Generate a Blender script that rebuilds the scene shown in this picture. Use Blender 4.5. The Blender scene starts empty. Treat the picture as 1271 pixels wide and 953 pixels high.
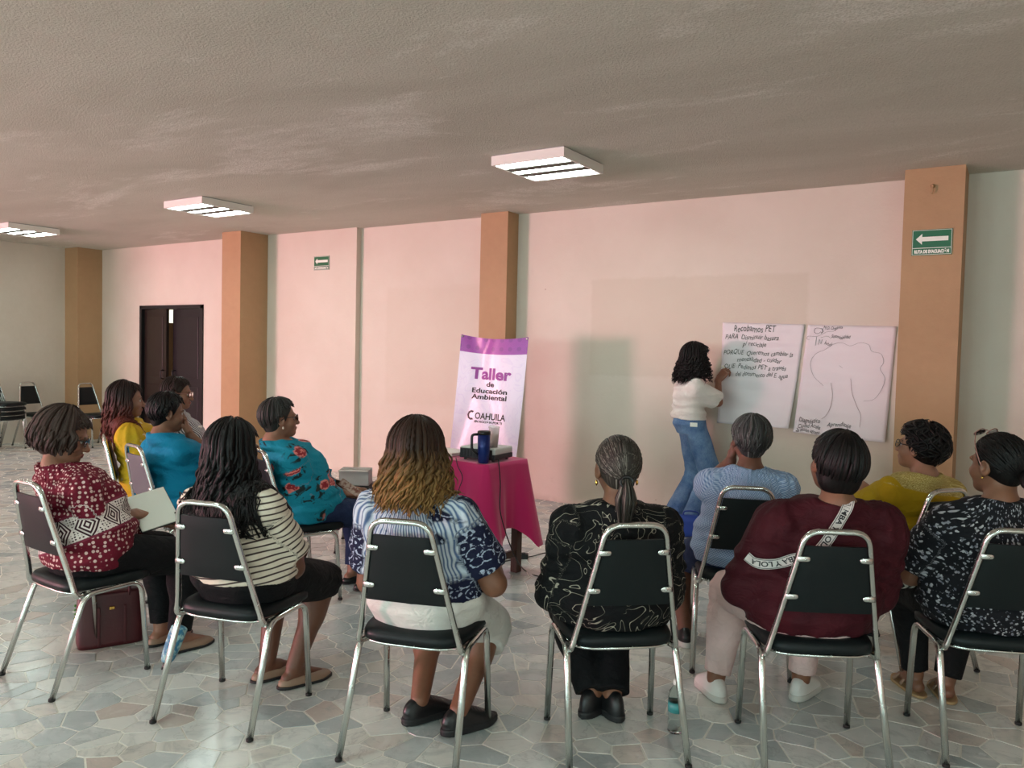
import bpy, bmesh, math, random
import numpy as np
from mathutils import Vector, Matrix

SC = bpy.context.scene
COL = SC.collection

# ------------------------------------------------------------------ camera
IW, IH, FPX = 1271, 953, 984.5
YAW, PITCH, ROLL, CAMZ = math.radians(32.939), math.radians(-2.343), math.radians(1.321), 1.5


def cam_axes():
    f = np.array([-math.sin(YAW) * math.cos(PITCH), math.cos(YAW) * math.cos(PITCH), math.sin(PITCH)])
    r = np.array([math.cos(YAW), math.sin(YAW), 0.0])
    u = np.cross(r, f)
    c, s = math.cos(ROLL), math.sin(ROLL)
    return c * r + s * u, -s * r + c * u, f


CR, CU, CF = cam_axes()
CAM = np.array([0.0, 0.0, CAMZ])


def ray(px, py):
    return CF + (px - IW / 2) / FPX * CR - (py - IH / 2) / FPX * CU


def at_z(px, py, z=0.0):
    d = ray(px, py)
    return CAM + d * ((z - CAMZ) / d[2])


def at_y(px, py, Y):
    d = ray(px, py)
    return CAM + d * (Y / d[1])


def at_depth(px, py, D):
    return CAM + ray(px, py) * D


def cam_depth(P):
    return float((np.asarray(P, float) - CAM) @ CF)


cd = bpy.data.cameras.new('camera')
cam = bpy.data.objects.new('camera', cd)
COL.objects.link(cam)
cd.sensor_fit = 'HORIZONTAL'
cd.sensor_width = 36.0
cd.lens = FPX / IW * 36.0
cd.clip_start = 0.02
cam.matrix_world = Matrix(((CR[0], CU[0], -CF[0], 0), (CR[1], CU[1], -CF[1], 0), (CR[2], CU[2], -CF[2], CAMZ), (0, 0, 0, 1)))
SC.camera = cam

# ------------------------------------------------------------------ light
SC.view_settings.view_transform = 'Standard'
SC.view_settings.look = 'None'
SC.view_settings.gamma = 1.0
SC.view_settings.use_curve_mapping = False
SC.view_settings.exposure = 0.0
SC.cycles.use_denoising = True
SC.cycles.max_bounces = 8
SC.cycles.diffuse_bounces = 5
SC.cycles.glossy_bounces = 4
SC.cycles.transmission_bounces = 6
SC.cycles.caustics_reflective = False
SC.cycles.caustics_refractive = False
SC.cycles.sample_clamp_indirect = 6.0

world = bpy.data.worlds.new('world')
SC.world = world
world.use_nodes = True
wn = world.node_tree
wn.nodes['Background'].inputs['Color'].default_value = (0.75, 0.86, 1.0, 1)
wn.nodes['Background'].inputs['Strength'].default_value = 0.6

# the room: X along the front wall, Y towards it, Z up
WY, WYL, CEIL = 6.906, 6.83, 2.909          # front wall, its proud left stretch, ceiling height
XL, XR, YB = -12.33, 4.6, -9.0              # left wall, right wall, rear wall
LWE = 1.6                                   # the left wall stops here so the door light can pass
XA = -17.0                                  # far side of an unseen bay, added to let that light in


def area_light(name, loc, target, sx, sy, power, color, spread=180):
    ld = bpy.data.lights.new(name, 'AREA')
    ld.shape = 'RECTANGLE'
    ld.size, ld.size_y = sx, sy
    ld.energy = power
    ld.color = color
    ld.spread = math.radians(spread)
    o = bpy.data.objects.new(name, ld)
    COL.objects.link(o)
    o.location = loc
    d = Vector(target) - Vector(loc)
    o.rotation_euler = d.to_track_quat('-Z', 'Y').to_euler()
    return o


# daylight: the sunlit glass doors at the far left end of the rear wall, and the rear windows
DOOR_X, DOOR_W, DOOR_H = -14.7, 2.6, 2.1
area_light('door_daylight', (DOOR_X, YB + 0.03, 0.90), (DOOR_X + 7.5, 6.9, 1.3), DOOR_W, 1.75, 1950, (1.0, 0.46, 0.555))
WINDOWS = ((-7.6, 2.4), (-3.6, 2.4), (0.4, 2.4))
for wx, ww in WINDOWS:
    area_light('window_and_fill_light', (wx, YB + 0.04, 1.65), (wx, 0, 1.2), ww, 1.5, 170, (0.70, 0.98, 0.98))
for wy in (-6.0, -2.4):  # added fill lamps against the solid side wall, no windows built there
    area_light('window_and_fill_light', (XR - 0.04, wy, 1.65), (0, wy + 0.6, 1.0), 2.2, 1.5, 70, (0.70, 1.0, 0.98))

# ------------------------------------------------------------------ materials
def lin(c):
    out = []
    for v in c:
        v = v / 255.0
        out.append(v / 12.92 if v <= 0.04045 else ((v + 0.055) / 1.055) ** 2.4)
    return tuple(out) + (1.0,)


class Mat:
    """a small node-graph writer"""
    def __init__(self, name, color=(200, 200, 200), rough=0.6, metal=0.0, **ins):
        self.m = bpy.data.materials.new(name)
        self.m.use_nodes = True
        self.t = self.m.node_tree
        self.b = self.t.nodes['Principled BSDF']
        self.set('Base Color', lin(color) if len(color) == 3 else color)
        self.set('Roughness', rough)
        self.set('Metallic', metal)
        for k, v in ins.items():
            self.set(k.replace('_', ' '), v)

    def set(self, k, v):
        self.put(self.b.inputs[k], v)
        return self

    def put(self, sock, v):
        if isinstance(v, bpy.types.NodeSocket):
            self.t.links.new(v, sock)
        elif isinstance(v, tuple) and len(v) == 3 and sock.type == 'RGBA':
            sock.default_value = lin(v)
        else:
            sock.default_value = v

    def n(self, kind, out=0, ins=None, **props):
        nd = self.t.nodes.new('ShaderNode' + kind)
        for k, v in props.items():
            setattr(nd, k, v)
        for k, v in (ins or {}).items():
            self.put(nd.inputs[k], v)
        return nd.outputs[out]

    def math(self, op, a, b=0.0, c=0.0, clamp=False):
        return self.n('Math', 0, {0: a, 1: b, 2: c}, operation=op, use_clamp=clamp)

    def mix(self, f, a, b, blend='MIX'):
        nd = self.t.nodes.new('ShaderNodeMix')
        nd.data_type = 'RGBA'
        nd.blend_type = blend
        nd.clamp_factor = True
        self.put(nd.inputs[0], f)
        self.put(nd.inputs[6], a)
        self.put(nd.inputs[7], b)
        return nd.outputs[2]

    def coord(self, which='Object'):
        return self.n('TexCoord', which)

    def attr(self, name, out='Vector'):
        return self.n('Attribute', out, attribute_name=name)

    def sep(self, v):
        nd = self.t.nodes.new('ShaderNodeSeparateXYZ')
        self.put(nd.inputs[0], v)
        return nd.outputs[0], nd.outputs[1], nd.outputs[2]

    def comb(self, x, y, z=0.0):
        return self.n('CombineXYZ', 0, {0: x, 1: y, 2: z})

    def noise(self, v, scale=5.0, detail=3.0, rough=0.55, dist=0.0, out='Fac'):
        return self.n('TexNoise', out, {'Vector': v, 'Scale': scale, 'Detail': detail, 'Roughness': rough, 'Distortion': dist})

    def voro(self, v, scale=5.0, out='Distance', feature='F1', rnd=1.0):
        return self.n('TexVoronoi', out, {'Vector': v, 'Scale': scale, 'Randomness': rnd}, feature=feature)

    def mapv(self, v, scale=(1, 1, 1), rot=(0, 0, 0), loc=(0, 0, 0)):
        return self.n('Mapping', 0, {'Vector': v, 'Scale': scale, 'Rotation': rot, 'Location': loc})

    def ramp(self, f, stops, interp='LINEAR'):
        nd = self.t.nodes.new('ShaderNodeValToRGB')
        nd.color_ramp.interpolation = interp
        els = nd.color_ramp.elements
        while len(els) < len(stops):
            els.new(0.5)
        for e, (p, c) in zip(els, stops):
            e.position = p
            e.color = lin(c) if len(c) == 3 else c
        self.put(nd.inputs[0], f)
        return nd.outputs[0]

    def step(self, v, lo, hi):
        return self.n('MapRange', 0, {0: v, 1: lo, 2: hi, 3: 0.0, 4: 1.0})

    def band(self, v, lo, hi, soft=0.002):
        a = self.step(v, lo - soft, lo + soft)
        b = self.step(v, hi + soft, hi - soft)
        return self.math('MULTIPLY', a, b)

    def bump(self, h, strength=0.3, dist=0.01):
        self.set('Normal', self.n('Bump', 0, {'Height': h, 'Strength': strength, 'Distance': dist}))
        return self


# ------------------------------------------------------------------ objects
def tag(o, label=None, cat=None, group=None, kind=None):
    for k, v in (('label', label), ('category', cat), ('group', group), ('kind', kind)):
        if v:
            o[k] = v
    return o


def link(o, parent=None):
    COL.objects.link(o)
    if parent is not None:
        o.parent = parent
    return o


def empty(name, loc=(0, 0, 0), rz=0.0):
    o = bpy.data.objects.new(name, None)
    COL.objects.link(o)
    o.empty_display_size = 0.1
    o.location = loc
    o.rotation_euler = (0, 0, rz)
    return o


def thing(name, label, cat, loc=(0, 0, 0), rz=0.0, group=None):
    return tag(empty(name, loc, rz), label, cat, group)


def mesh_obj(name, V, F, mat=None, parent=None, smooth=True, mats=None, mi=None):
    me = bpy.data.meshes.new(name)
    if isinstance(V, np.ndarray) and isinstance(F, np.ndarray):
        nv, nf, k = len(V), len(F), F.shape[1]
        me.vertices.add(nv)
        me.vertices.foreach_set('co', np.ascontiguousarray(V, np.float32).ravel())
        me.loops.add(nf * k)
        me.loops.foreach_set('vertex_index', np.ascontiguousarray(F, np.int32).ravel())
        me.polygons.add(nf)
        me.polygons.foreach_set('loop_start', np.arange(nf, dtype=np.int32) * k)
        me.polygons.foreach_set('loop_total', np.full(nf, k, np.int32))
        me.update(calc_edges=True)
    else:
        me.from_pydata([tuple(v) for v in V], [], [tuple(f) for f in F])
        me.update()
    if smooth:
        me.polygons.foreach_set('use_smooth', np.ones(len(me.polygons), bool))
    for m in (mats or ([mat] if mat else [])):
        me.materials.append(m.m if isinstance(m, Mat) else m)
    if mi is not None:
        me.polygons.foreach_set('material_index', np.asarray(mi, np.int32))
    o = bpy.data.objects.new(name, me)
    return link(o, parent)


class MB:
    """collects boxes, tubes and lathes and links them as one mesh"""
    def __init__(self):
        self.V, self.F, self.S = [], [], []

    def add(self, V, F, smooth=True):
        k = len(self.V)
        self.V += [tuple(map(float, v)) for v in V]
        self.F += [tuple(i + k for i in f) for f in F]
        self.S += [smooth] * len(F)
        return self

    def box(self, lo, hi, M=None, bevel=0.0):
        (x0, y0, z0), (x1, y1, z1) = lo, hi
        if bevel <= 0:
            V = [(x, y, z) for z in (z0, z1) for y in (y0, y1) for x in (x0, x1)]
            F = [(0, 2, 3, 1), (4, 5, 7, 6), (0, 1, 5, 4), (2, 6, 7, 3), (0, 4, 6, 2), (1, 3, 7, 5)]
            if M is not None:
                V = [tuple(M @ Vector(v)) for v in V]
            return self.add(V, F, False)
        bm = bmesh.new()
        bmesh.ops.create_cube(bm, size=1.0)
        for v in bm.verts:
            v.co = Vector(((x0 + x1) / 2 + v.co.x * (x1 - x0), (y0 + y1) / 2 + v.co.y * (y1 - y0), (z0 + z1) / 2 + v.co.z * (z1 - z0)))
        bmesh.ops.bevel(bm, geom=bm.edges[:], offset=bevel, segments=2, profile=0.5, affect='EDGES')
        V = [tuple((M @ v.co) if M is not None else v.co) for v in bm.verts]
        F = [tuple(v.index for v in f.verts) for f in bm.faces]
        bm.free()
        return self.add(V, F, False)

    def tube(self, pts, r, sides=8, caps=True, flat=1.0, up=None):
        P = [Vector(p) for p in pts]
        n = len(P)
        R = r if isinstance(r, (list, tuple, np.ndarray)) else [r] * n
        T = [(P[min(i + 1, n - 1)] - P[max(i - 1, 0)]).normalized() for i in range(n)]
        a = Vector(up) if up is not None else (Vector((0, 0, 1)) if abs(T[0].z) < 0.9 else Vector((1, 0, 0)))
        U = (a - T[0] * a.dot(T[0])).normalized()
        V, F = [], []
        for i in range(n):
            U = U - T[i] * U.dot(T[i])
            if U.length < 1e-6:
                U = T[i].orthogonal()
            U.normalize()
            B = T[i].cross(U)
            for s in range(sides):
                t = 2 * math.pi * s / sides
                V.append(P[i] + U * (math.cos(t) * R[i]) + B * (math.sin(t) * R[i] * flat))
        for i in range(n - 1):
            for s in range(sides):
                s2 = (s + 1) % sides
                F.append((i * sides + s, i * sides + s2, (i + 1) * sides + s2, (i + 1) * sides + s))
        if caps:
            F.append(tuple(range(sides - 1, -1, -1)))
            F.append(tuple((n - 1) * sides + s for s in range(sides)))
        return self.add(V, F, True)

    def lathe(self, prof, sides=20, M=None):
        V, F = [], []
        for r, z in prof:
            for s in range(sides):
                t = 2 * math.pi * s / sides
                V.append(Vector((r * math.cos(t), r * math.sin(t), z)))
        for i in range(len(prof) - 1):
            for s in range(sides):
                s2 = (s + 1) % sides
                F.append((i * sides + s, i * sides + s2, (i + 1) * sides + s2, (i + 1) * sides + s))
        F.append(tuple(range(sides - 1, -1, -1)))
        F.append(tuple((len(prof) - 1) * sides + s for s in range(sides)))
        if M is not None:
            V = [M @ v for v in V]
        return self.add(V, F, True)

    def prism(self, poly, h0, h1, M=None):
        n = len(poly)
        V = [Vector((x, y, h0)) for x, y in poly] + [Vector((x, y, h1)) for x, y in poly]
        F = [tuple(range(n - 1, -1, -1)), tuple(range(n, 2 * n))] + [(i, (i + 1) % n, n + (i + 1) % n, n + i) for i in range(n)]
        if M is not None:
            V = [M @ v for v in V]
        return self.add(V, F, False)

    def build(self, name, mat, parent=None, autosmooth=None):
        o = mesh_obj(name, self.V, self.F, mat, parent, smooth=False)
        o.data.polygons.foreach_set('use_smooth', np.array(self.S, bool))
        if autosmooth:
            o.data.set_sharp_from_angle(angle=math.radians(autosmooth))
        return o


def rounded(pts, rad, n=5):
    """polyline with its corners rounded"""
    P = [Vector(p) for p in pts]
    out = [P[0]]
    for i in range(1, len(P) - 1):
        a, b, c = P[i - 1], P[i], P[i + 1]
        r = rad[i] if isinstance(rad, (list, tuple)) else rad
        r = min(r, (a - b).length * 0.49, (c - b).length * 0.49)
        p, q = b + (a - b).normalized() * r, b + (c - b).normalized() * r
        for k in range(n + 1):
            t = k / n
            out.append(p * (1 - t) ** 2 + b * (2 * t * (1 - t)) + q * t * t)
    out.append(P[-1])
    return out


def catmull(pts, n=6):
    P = [np.array(p, float) for p in pts]
    P = [2 * P[0] - P[1]] + P + [2 * P[-1] - P[-2]]
    out = []
    for i in range(1, len(P) - 2):
        for k in range(n):
            t = k / n
            a, b, c, d = P[i - 1], P[i], P[i + 1], P[i + 2]
            out.append(0.5 * (2 * b + (c - a) * t + (2 * a - 5 * b + 4 * c - d) * t * t + (3 * b - a - 3 * c + d) * t ** 3))
    out.append(P[-2])
    return out


def copy_tree(o, parent=None):
    c = o.copy()
    COL.objects.link(c)
    c.parent = parent
    for ch in list(o.children):
        copy_tree(ch, c)
    return c


def text_mesh(body, size, bold=0.0, shear=0.0, spacing=1.0, align='CENTER'):
    """flat lettering as vertices and faces (x right, y up)"""
    cu = bpy.data.curves.new('lettering', 'FONT')
    cu.body, cu.size, cu.offset, cu.shear, cu.space_character = body, size, bold, shear, spacing
    cu.align_x = align
    cu.resolution_u = 3
    o = bpy.data.objects.new('lettering', cu)
    COL.objects.link(o)
    dg = bpy.context.evaluated_depsgraph_get()
    ev = o.evaluated_get(dg)
    me = ev.to_mesh()
    V = [tuple(v.co) for v in me.vertices]
    F = [tuple(p.vertices) for p in me.polygons]
    ev.to_mesh_clear()
    bpy.data.objects.remove(o)
    bpy.data.curves.remove(cu)
    return V, F


def struct(o, label=None):
    tag(o, label, None, None, 'structure')
    return o

# ================================================================== the setting
def paint(name, col, col2, bumpy=0.25):
    m = Mat(name, col, 0.62)
    co = m.coord()
    n1 = m.noise(co, 1.3, 4, 0.6)
    n2 = m.noise(co, 14.0, 4, 0.6)
    f = m.math('ADD', m.math('MULTIPLY', n1, 0.7), m.math('MULTIPLY', n2, 0.3))
    m.set('Base Color', m.mix(m.step(f, 0.35, 0.65), col, col2))
    m.bump(m.math('ADD', m.noise(co, 60.0, 3), m.math('MULTIPLY', n2, 2.0)), bumpy, 0.004)
    return m


M_WALL = paint('cream wall paint', (211, 201, 187), (204, 193, 178))
M_COLUMN = paint('tan column paint', (178, 143, 106), (168, 133, 97))


def front_wall_mat():
    m = Mat('cream wall paint with an old patch', (226, 212, 194), 0.62)
    co = m.coord()
    x, y, z = m.sep(co)
    n2 = m.noise(co, 12.0, 4, 0.6)
    n1 = m.noise(co, 1.2, 4, 0.6)
    base = m.mix(m.step(n1, 0.35, 0.65), (213, 203, 190), (207, 196, 182))
    # the outline of a sheet that was once glued there
    xw = m.math('ADD', x, m.math('MULTIPLY', n2, 0.05))
    zw = m.math('ADD', z, m.math('MULTIPLY', n2, 0.05))
    p1 = m.math('MULTIPLY', m.band(xw, -3.55, -1.53, 0.015), m.band(zw, 1.32, 2.24, 0.015))
    p2 = m.math('MULTIPLY', m.band(xw, -6.2, -4.9, 0.02), m.band(zw, 0.9, 2.22, 0.03))
    base = m.mix(m.math('MULTIPLY', p1, 0.55), base, (199, 187, 170))
    base = m.mix(m.math('MULTIPLY', p2, 0.35), base, (201, 189, 172))
    # scuffs low on the wall and a grubby foot
    sc = m.math('MULTIPLY', m.step(m.noise(m.mapv(co, (1, 1, 2.5)), 6.0, 5, 0.7), 0.62, 0.72), m.step(z, 1.1, 0.2))
    base = m.mix(m.math('MULTIPLY', sc, 0.35), base, (186, 172, 156))
    foot = m.math('MULTIPLY', m.step(z, 0.07, 0.0), m.step(m.noise(co, 7.0, 3), 0.35, 0.6))
    base = m.mix(m.math('MULTIPLY', foot, 0.5), base, (168, 155, 140))
    dots = m.math('MULTIPLY', m.step(m.voro(co, 1.6), 0.022, 0.014), 0.7)
    base = m.mix(dots, base, (150, 110, 92))
    m.set('Base Color', base)
    m.bump(m.math('ADD', m.math('ADD', m.noise(co, 60.0, 3), m.math('MULTIPLY', n2, 2.0)), m.math('MULTIPLY', p1, 1.0)), 0.25, 0.004)
    return m


M_FRONT = front_wall_mat()


def ceiling_mat():
    m = Mat('sprayed ceiling plaster', (205, 200, 182), 0.9)
    co = m.coord()
    big = m.noise(m.mapv(co, (0.5, 1.3, 1)), 0.9, 5, 0.62, 0.6)
    grit = m.noise(co, 85.0, 3, 0.7)
    c = m.mix(m.step(big, 0.35, 0.6), (196, 193, 180), (208, 205, 193))
    patch = m.math('MULTIPLY', m.step(m.noise(m.mapv(co, (0.55, 1.5, 1), (0, 0, 0.35)), 0.75, 6, 0.7, 0.4), 0.55, 0.64), m.step(grit, 0.35, 0.62))
    c = m.mix(m.math('MULTIPLY', patch, 0.75), c, (246, 244, 238))
    c = m.mix(m.math('MULTIPLY', m.step(grit, 0.5, 0.36), 0.3), c, (172, 168, 155))
    m.set('Base Color', c)
    m.bump(grit, 0.7, 0.012)
    return m


M_CEIL = ceiling_mat()


def slab(name, lo, hi, mat, label=None):
    o = MB().box(lo, hi).build(name, mat)
    return struct(o, label)


XS = float(at_y(441.3, 400, WYL)[0])
DX0, DX1 = float(at_y(174.5, 430, WYL)[0]), float(at_y(252.5, 430, WYL)[0])
DZ = 2.045
slab('wall_front', (XS, WY, 0), (XR + 0.15, WY + 0.2, CEIL), M_FRONT, 'cream front wall with a faint patch where a sheet once hung')
wl = MB()
wl.box((XL - 0.15, WYL, 0), (DX0, WYL + 0.276, CEIL)).box((DX1, WYL, 0), (XS, WYL + 0.276, CEIL)).box((DX0, WYL, DZ), (DX1, WYL + 0.276, CEIL))
struct(wl.build('wall_front_left', M_FRONT), 'cream stretch of front wall standing slightly proud, with the dark door')
slab('wall_left', (XL - 0.15, LWE, 0), (XL, WYL, CEIL), M_WALL, 'plain cream end wall behind the spare chairs')
slab('wall_right', (XR, YB - 0.15, 0), (XR + 0.15, WY, CEIL), M_WALL, 'plain cream side wall')
slab('wall_added_bay', (XA - 0.15, YB - 0.15, 0), (XA, LWE + 0.15, CEIL), M_WALL, 'cream wall of the added, unseen side bay')
slab('wall_added_bay_end', (XA, LWE, 0), (XL - 0.15, LWE + 0.15, CEIL), M_WALL, 'cream end wall of the added, unseen side bay')
rear = MB()
edges = [(XA, None)]
opens = [(DOOR_X - DOOR_W / 2, DOOR_X + DOOR_W / 2, 0.0, DOOR_H)] + [(wx - ww / 2, wx + ww / 2, 0.9, 2.4) for wx, ww in WINDOWS]
x = XA
for a, b, z0, z1 in opens:
    rear.box((x, YB - 0.15, 0), (a, YB, CEIL))
    rear.box((a, YB - 0.15, z1), (b, YB, CEIL))
    if z0 > 0:
        rear.box((a, YB - 0.15, 0), (b, YB, z0))
    x = b
rear.box((x, YB - 0.15, 0), (XR, YB, CEIL))
struct(rear.build('wall_rear', M_WALL), 'cream rear wall with windows and glazed doors')
M_ALU = Mat('pale aluminium', (190, 192, 190), 0.35, 0.9)
for i, (a, b, z0, z1) in enumerate(opens):
    fr = MB()
    for u in (a, (a + b) / 2 - 0.02, b - 0.04):
        fr.box((u, YB - 0.12, z0), (u + 0.04, YB - 0.07, z1))
    fr.box((a, YB - 0.12, z0), (b, YB - 0.07, z0 + 0.05)).box((a, YB - 0.12, z1 - 0.05), (b, YB - 0.07, z1))
    struct(fr.build('window_%d' % (i + 1), M_ALU), 'aluminium framed opening in the rear wall')

slab('ceiling', (XA - 0.15, YB - 0.15, CEIL), (XR + 0.15, WY + 0.2, CEIL + 0.15), M_CEIL, 'low sprayed plaster ceiling with rough pale patches')

# columns along the front wall: right x, depth, width
for i, (cx, dpt, cw) in enumerate(((-0.423, 0.36, 0.392), (-4.439, 0.20, 0.331), (-8.182, 0.42, 0.356), (-11.974, 0.376, 0.36))):
    wy = WY if cx > XS else WYL
    o = MB().box((cx - cw, wy - dpt, 0), (cx, wy + 0.01, CEIL)).build('column', M_COLUMN)
    struct(o, ['tan painted column beside the drawn tree sheet', 'tan painted column behind the banner', 'tan painted column beside the dark door', 'tan painted column in the far corner'][i])

# ------------------------------------------------------------------ the floor of broken marble
random.seed(7)
rng = np.random.default_rng(7)


def marble(name, attr):
    m = Mat(name, (190, 190, 184), 0.2)
    co = m.coord('Object') if attr else m.coord('Object')
    g = m.n('NewGeometry', 'Position')
    rnd = m.attr('tone', 'Fac')
    c = m.ramp(rnd, [(0.0, (172, 181, 182)), (0.2, (194, 201, 201)), (0.45, (212, 216, 213)), (0.75, (226, 227, 221)), (0.92, (212, 209, 201)), (0.99, (204, 192, 184)), (1.0, (186, 182, 176))])
    off = m.n('VectorMath', 0, {0: g, 1: m.comb(m.math('MULTIPLY', rnd, 37.0), m.math('MULTIPLY', rnd, 91.0), 0.0)}, operation='ADD')
    v = m.noise(off, 6.0, 6, 0.65, 1.5)
    c = m.mix(m.math('MULTIPLY', m.step(v, 0.52, 0.7), 0.5), c, (150, 158, 160))
    c = m.mix(m.math('MULTIPLY', m.step(v, 0.45, 0.3), 0.5), c, (238, 238, 233))
    vein = m.math('ABSOLUTE', m.math('SUBTRACT', m.noise(off, 3.5, 5, 0.6, 0.8), 0.5))
    c = m.mix(m.math('MULTIPLY', m.step(vein, 0.014, 0.0), 0.3), c, (134, 138, 138))
    m.set('Base Color', c)
    m.set('Roughness', m.math('ADD', m.math('MULTIPLY', m.noise(g, 9.0, 4), 0.20), 0.13))
    return m


M_STONE = marble('broken marble', True)
M_GROUT = Mat('cream terrazzo joint', (205, 200, 188), 0.3)
_gc = M_GROUT.coord()
M_GROUT.set('Base Color', M_GROUT.mix(M_GROUT.noise(_gc, 40.0, 4), (222, 221, 211), (238, 236, 227)))
M_FLOOR = Mat('broken marble further off', (196, 194, 186), 0.25)
_fc = M_FLOOR.coord()
_fe = M_FLOOR.step(M_FLOOR.voro(_fc, 9.0, 'Distance', 'DISTANCE_TO_EDGE'), 0.012, 0.03)
_fcol = M_FLOOR.n('TexVoronoi', 'Color', {'Vector': _fc, 'Scale': 9.0})
M_FLOOR.set('Base Color', M_FLOOR.mix(_fe, (228, 224, 214), M_FLOOR.mix(_fcol, (190, 194, 193), (226, 224, 217))))

floor = struct(MB().box((XA - 0.15, YB - 0.15, -0.1), (XR + 0.15, WY + 0.2, 0.0)).build('floor', M_FLOOR), 'polished floor of broken marble pieces in pale joints')
FX0, FX1, FY0, FY1 = -12.33, 3.6, 0.1, 6.9
joint = MB().box((FX0, FY0, 0.0), (FX1, FY1, 0.002)).build('joint_bed', M_GROUT, floor)


def voronoi_cells():
    dens = 112.0
    n = int((FX1 - FX0 + 1) * (FY1 - FY0 + 1) * dens)
    P = np.column_stack([rng.uniform(FX0 - 0.5, FX1 + 0.5, n), rng.uniform(FY0 - 0.5, FY1 + 0.5, n)])
    # keep a minimum distance so that slivers stay rare
    cell = 0.075
    rad = 0.040 + 0.075 * rng.random(n) ** 2.2
    grid, keep = {}, []
    for i, (x, y) in enumerate(P):
        k = (int(x // cell), int(y // cell))
        ok = True
        for a in (-2, -1, 0, 1, 2):
            for b in (-2, -1, 0, 1, 2):
                for j in grid.get((k[0] + a, k[1] + b), ()):
                    if (P[j][0] - x) ** 2 + (P[j][1] - y) ** 2 < (0.5 * (rad[i] + rad[j])) ** 2 * 1.35:
                        ok = False
        if ok:
            grid.setdefault(k, []).append(i)
            keep.append(i)
    P = P[keep]
    big, bg = 0.22, {}
    for i, (x, y) in enumerate(P):
        bg.setdefault((int(x // big), int(y // big)), []).append(i)
    cells = []
    for i, (x, y) in enumerate(P):
        if not (FX0 < x < FX1 and FY0 < y < FY1):
            continue
        k = (int(x // big), int(y // big))
        nb = [j for a in (-1, 0, 1) for b in (-1, 0, 1) for j in bg.get((k[0] + a, k[1] + b), ()) if j != i]
        nb.sort(key=lambda j: (P[j][0] - x) ** 2 + (P[j][1] - y) ** 2)
        poly = [(FX0, FY0), (FX1, FY0), (FX1, FY1), (FX0, FY1)]
        poly = [(max(FX0, x - 0.4), max(FY0, y - 0.4)), (min(FX1, x + 0.4), max(FY0, y - 0.4)), (min(FX1, x + 0.4), min(FY1, y + 0.4)), (max(FX0, x - 0.4), min(FY1, y + 0.4))]
        rmax = 0.8
        gap = 0.0026 + 0.0026 * ((i * 7919) % 97) / 97.0
        for j in nb:
            dx, dy = P[j][0] - x, P[j][1] - y
            d = math.hypot(dx, dy)
            if d * 0.5 > rmax:
                break
            nx, ny = dx / d, dy / d
            off = d * 0.5 - gap
            out = []
            m = len(poly)
            dist = [(px - x) * nx + (py - y) * ny - off for px, py in poly]
            if max(dist) <= 0:
                continue
            for q in range(m):
                a, b = poly[q], poly[(q + 1) % m]
                da, db = dist[q], dist[(q + 1) % m]
                if da <= 0:
                    out.append(a)
                if da * db < 0:
                    t = da / (da - db)
                    out.append((a[0] + (b[0] - a[0]) * t, a[1] + (b[1] - a[1]) * t))
            poly = out
            if len(poly) < 3:
                break
            rmax = max(math.hypot(px - x, py - y) for px, py in poly)
        if len(poly) >= 3:
            q = []
            for p in poly:
                if not q or math.hypot(p[0] - q[-1][0], p[1] - q[-1][1]) > 0.004:
                    q.append(p)
            if len(q) >= 3:
                cells.append(((x, y), q))
    return cells


def stone_geo(poly, z0, z1, c, k0):
    n = len(poly)
    V = [(px, py, z1) for px, py in poly] + [(px + (px - c[0]) * 0.012, py + (py - c[1]) * 0.012, z0) for px, py in poly]
    F = [tuple(k0 + i for i in range(n))] + [(k0 + i, k0 + n + i, k0 + n + (i + 1) % n, k0 + (i + 1) % n) for i in range(n)]
    return V, F


def shows(c, poly):
    d = np.array([c[0], c[1], 0.0]) - CAM
    z = d @ CF
    if z < 0.3:
        return 0.0
    px, py = IW / 2 + FPX * (d @ CR) / z, IH / 2 - FPX * (d @ CU) / z
    if not (-10 < px < IW + 10 and 0 < py < IH + 25):
        return 0.0
    ar = 0.5 * abs(sum(poly[i][0] * poly[(i + 1) % len(poly)][1] - poly[(i + 1) % len(poly)][0] * poly[i][1] for i in range(len(poly))))
    return ar * (FPX / z) ** 2 * (CAMZ / z)


CELLS = voronoi_cells()
CELLS.sort(key=lambda cp: -shows(*cp))
for c, poly in CELLS[:300]:
    lo = [(px - c[0], py - c[1]) for px, py in poly]
    V, F = stone_geo(lo, 0.0, 0.0035 + random.uniform(-0.0004, 0.0004), (0, 0), 0)
    o = mesh_obj('marble_piece', V, F, M_STONE, floor, smooth=False)
    o.location = (c[0], c[1], 0)
    at = o.data.attributes.new('tone', 'FLOAT', 'FACE')
    at.data.foreach_set('value', np.full(len(F), random.random(), np.float32))
V, F, tones = [], [], []
for c, poly in CELLS[300:]:
    v, f = stone_geo(poly, 0.0, 0.0035 + random.uniform(-0.0004, 0.0004), c, len(V))
    V += v
    F += f
    tones += [random.random()] * len(f)
o = mesh_obj('marble_pieces_further_off', V, F, M_STONE, floor, smooth=False)
o['kind'] = 'stuff'
o.data.attributes.new('tone', 'FLOAT', 'FACE').data.foreach_set('value', np.array(tones, np.float32))

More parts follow.
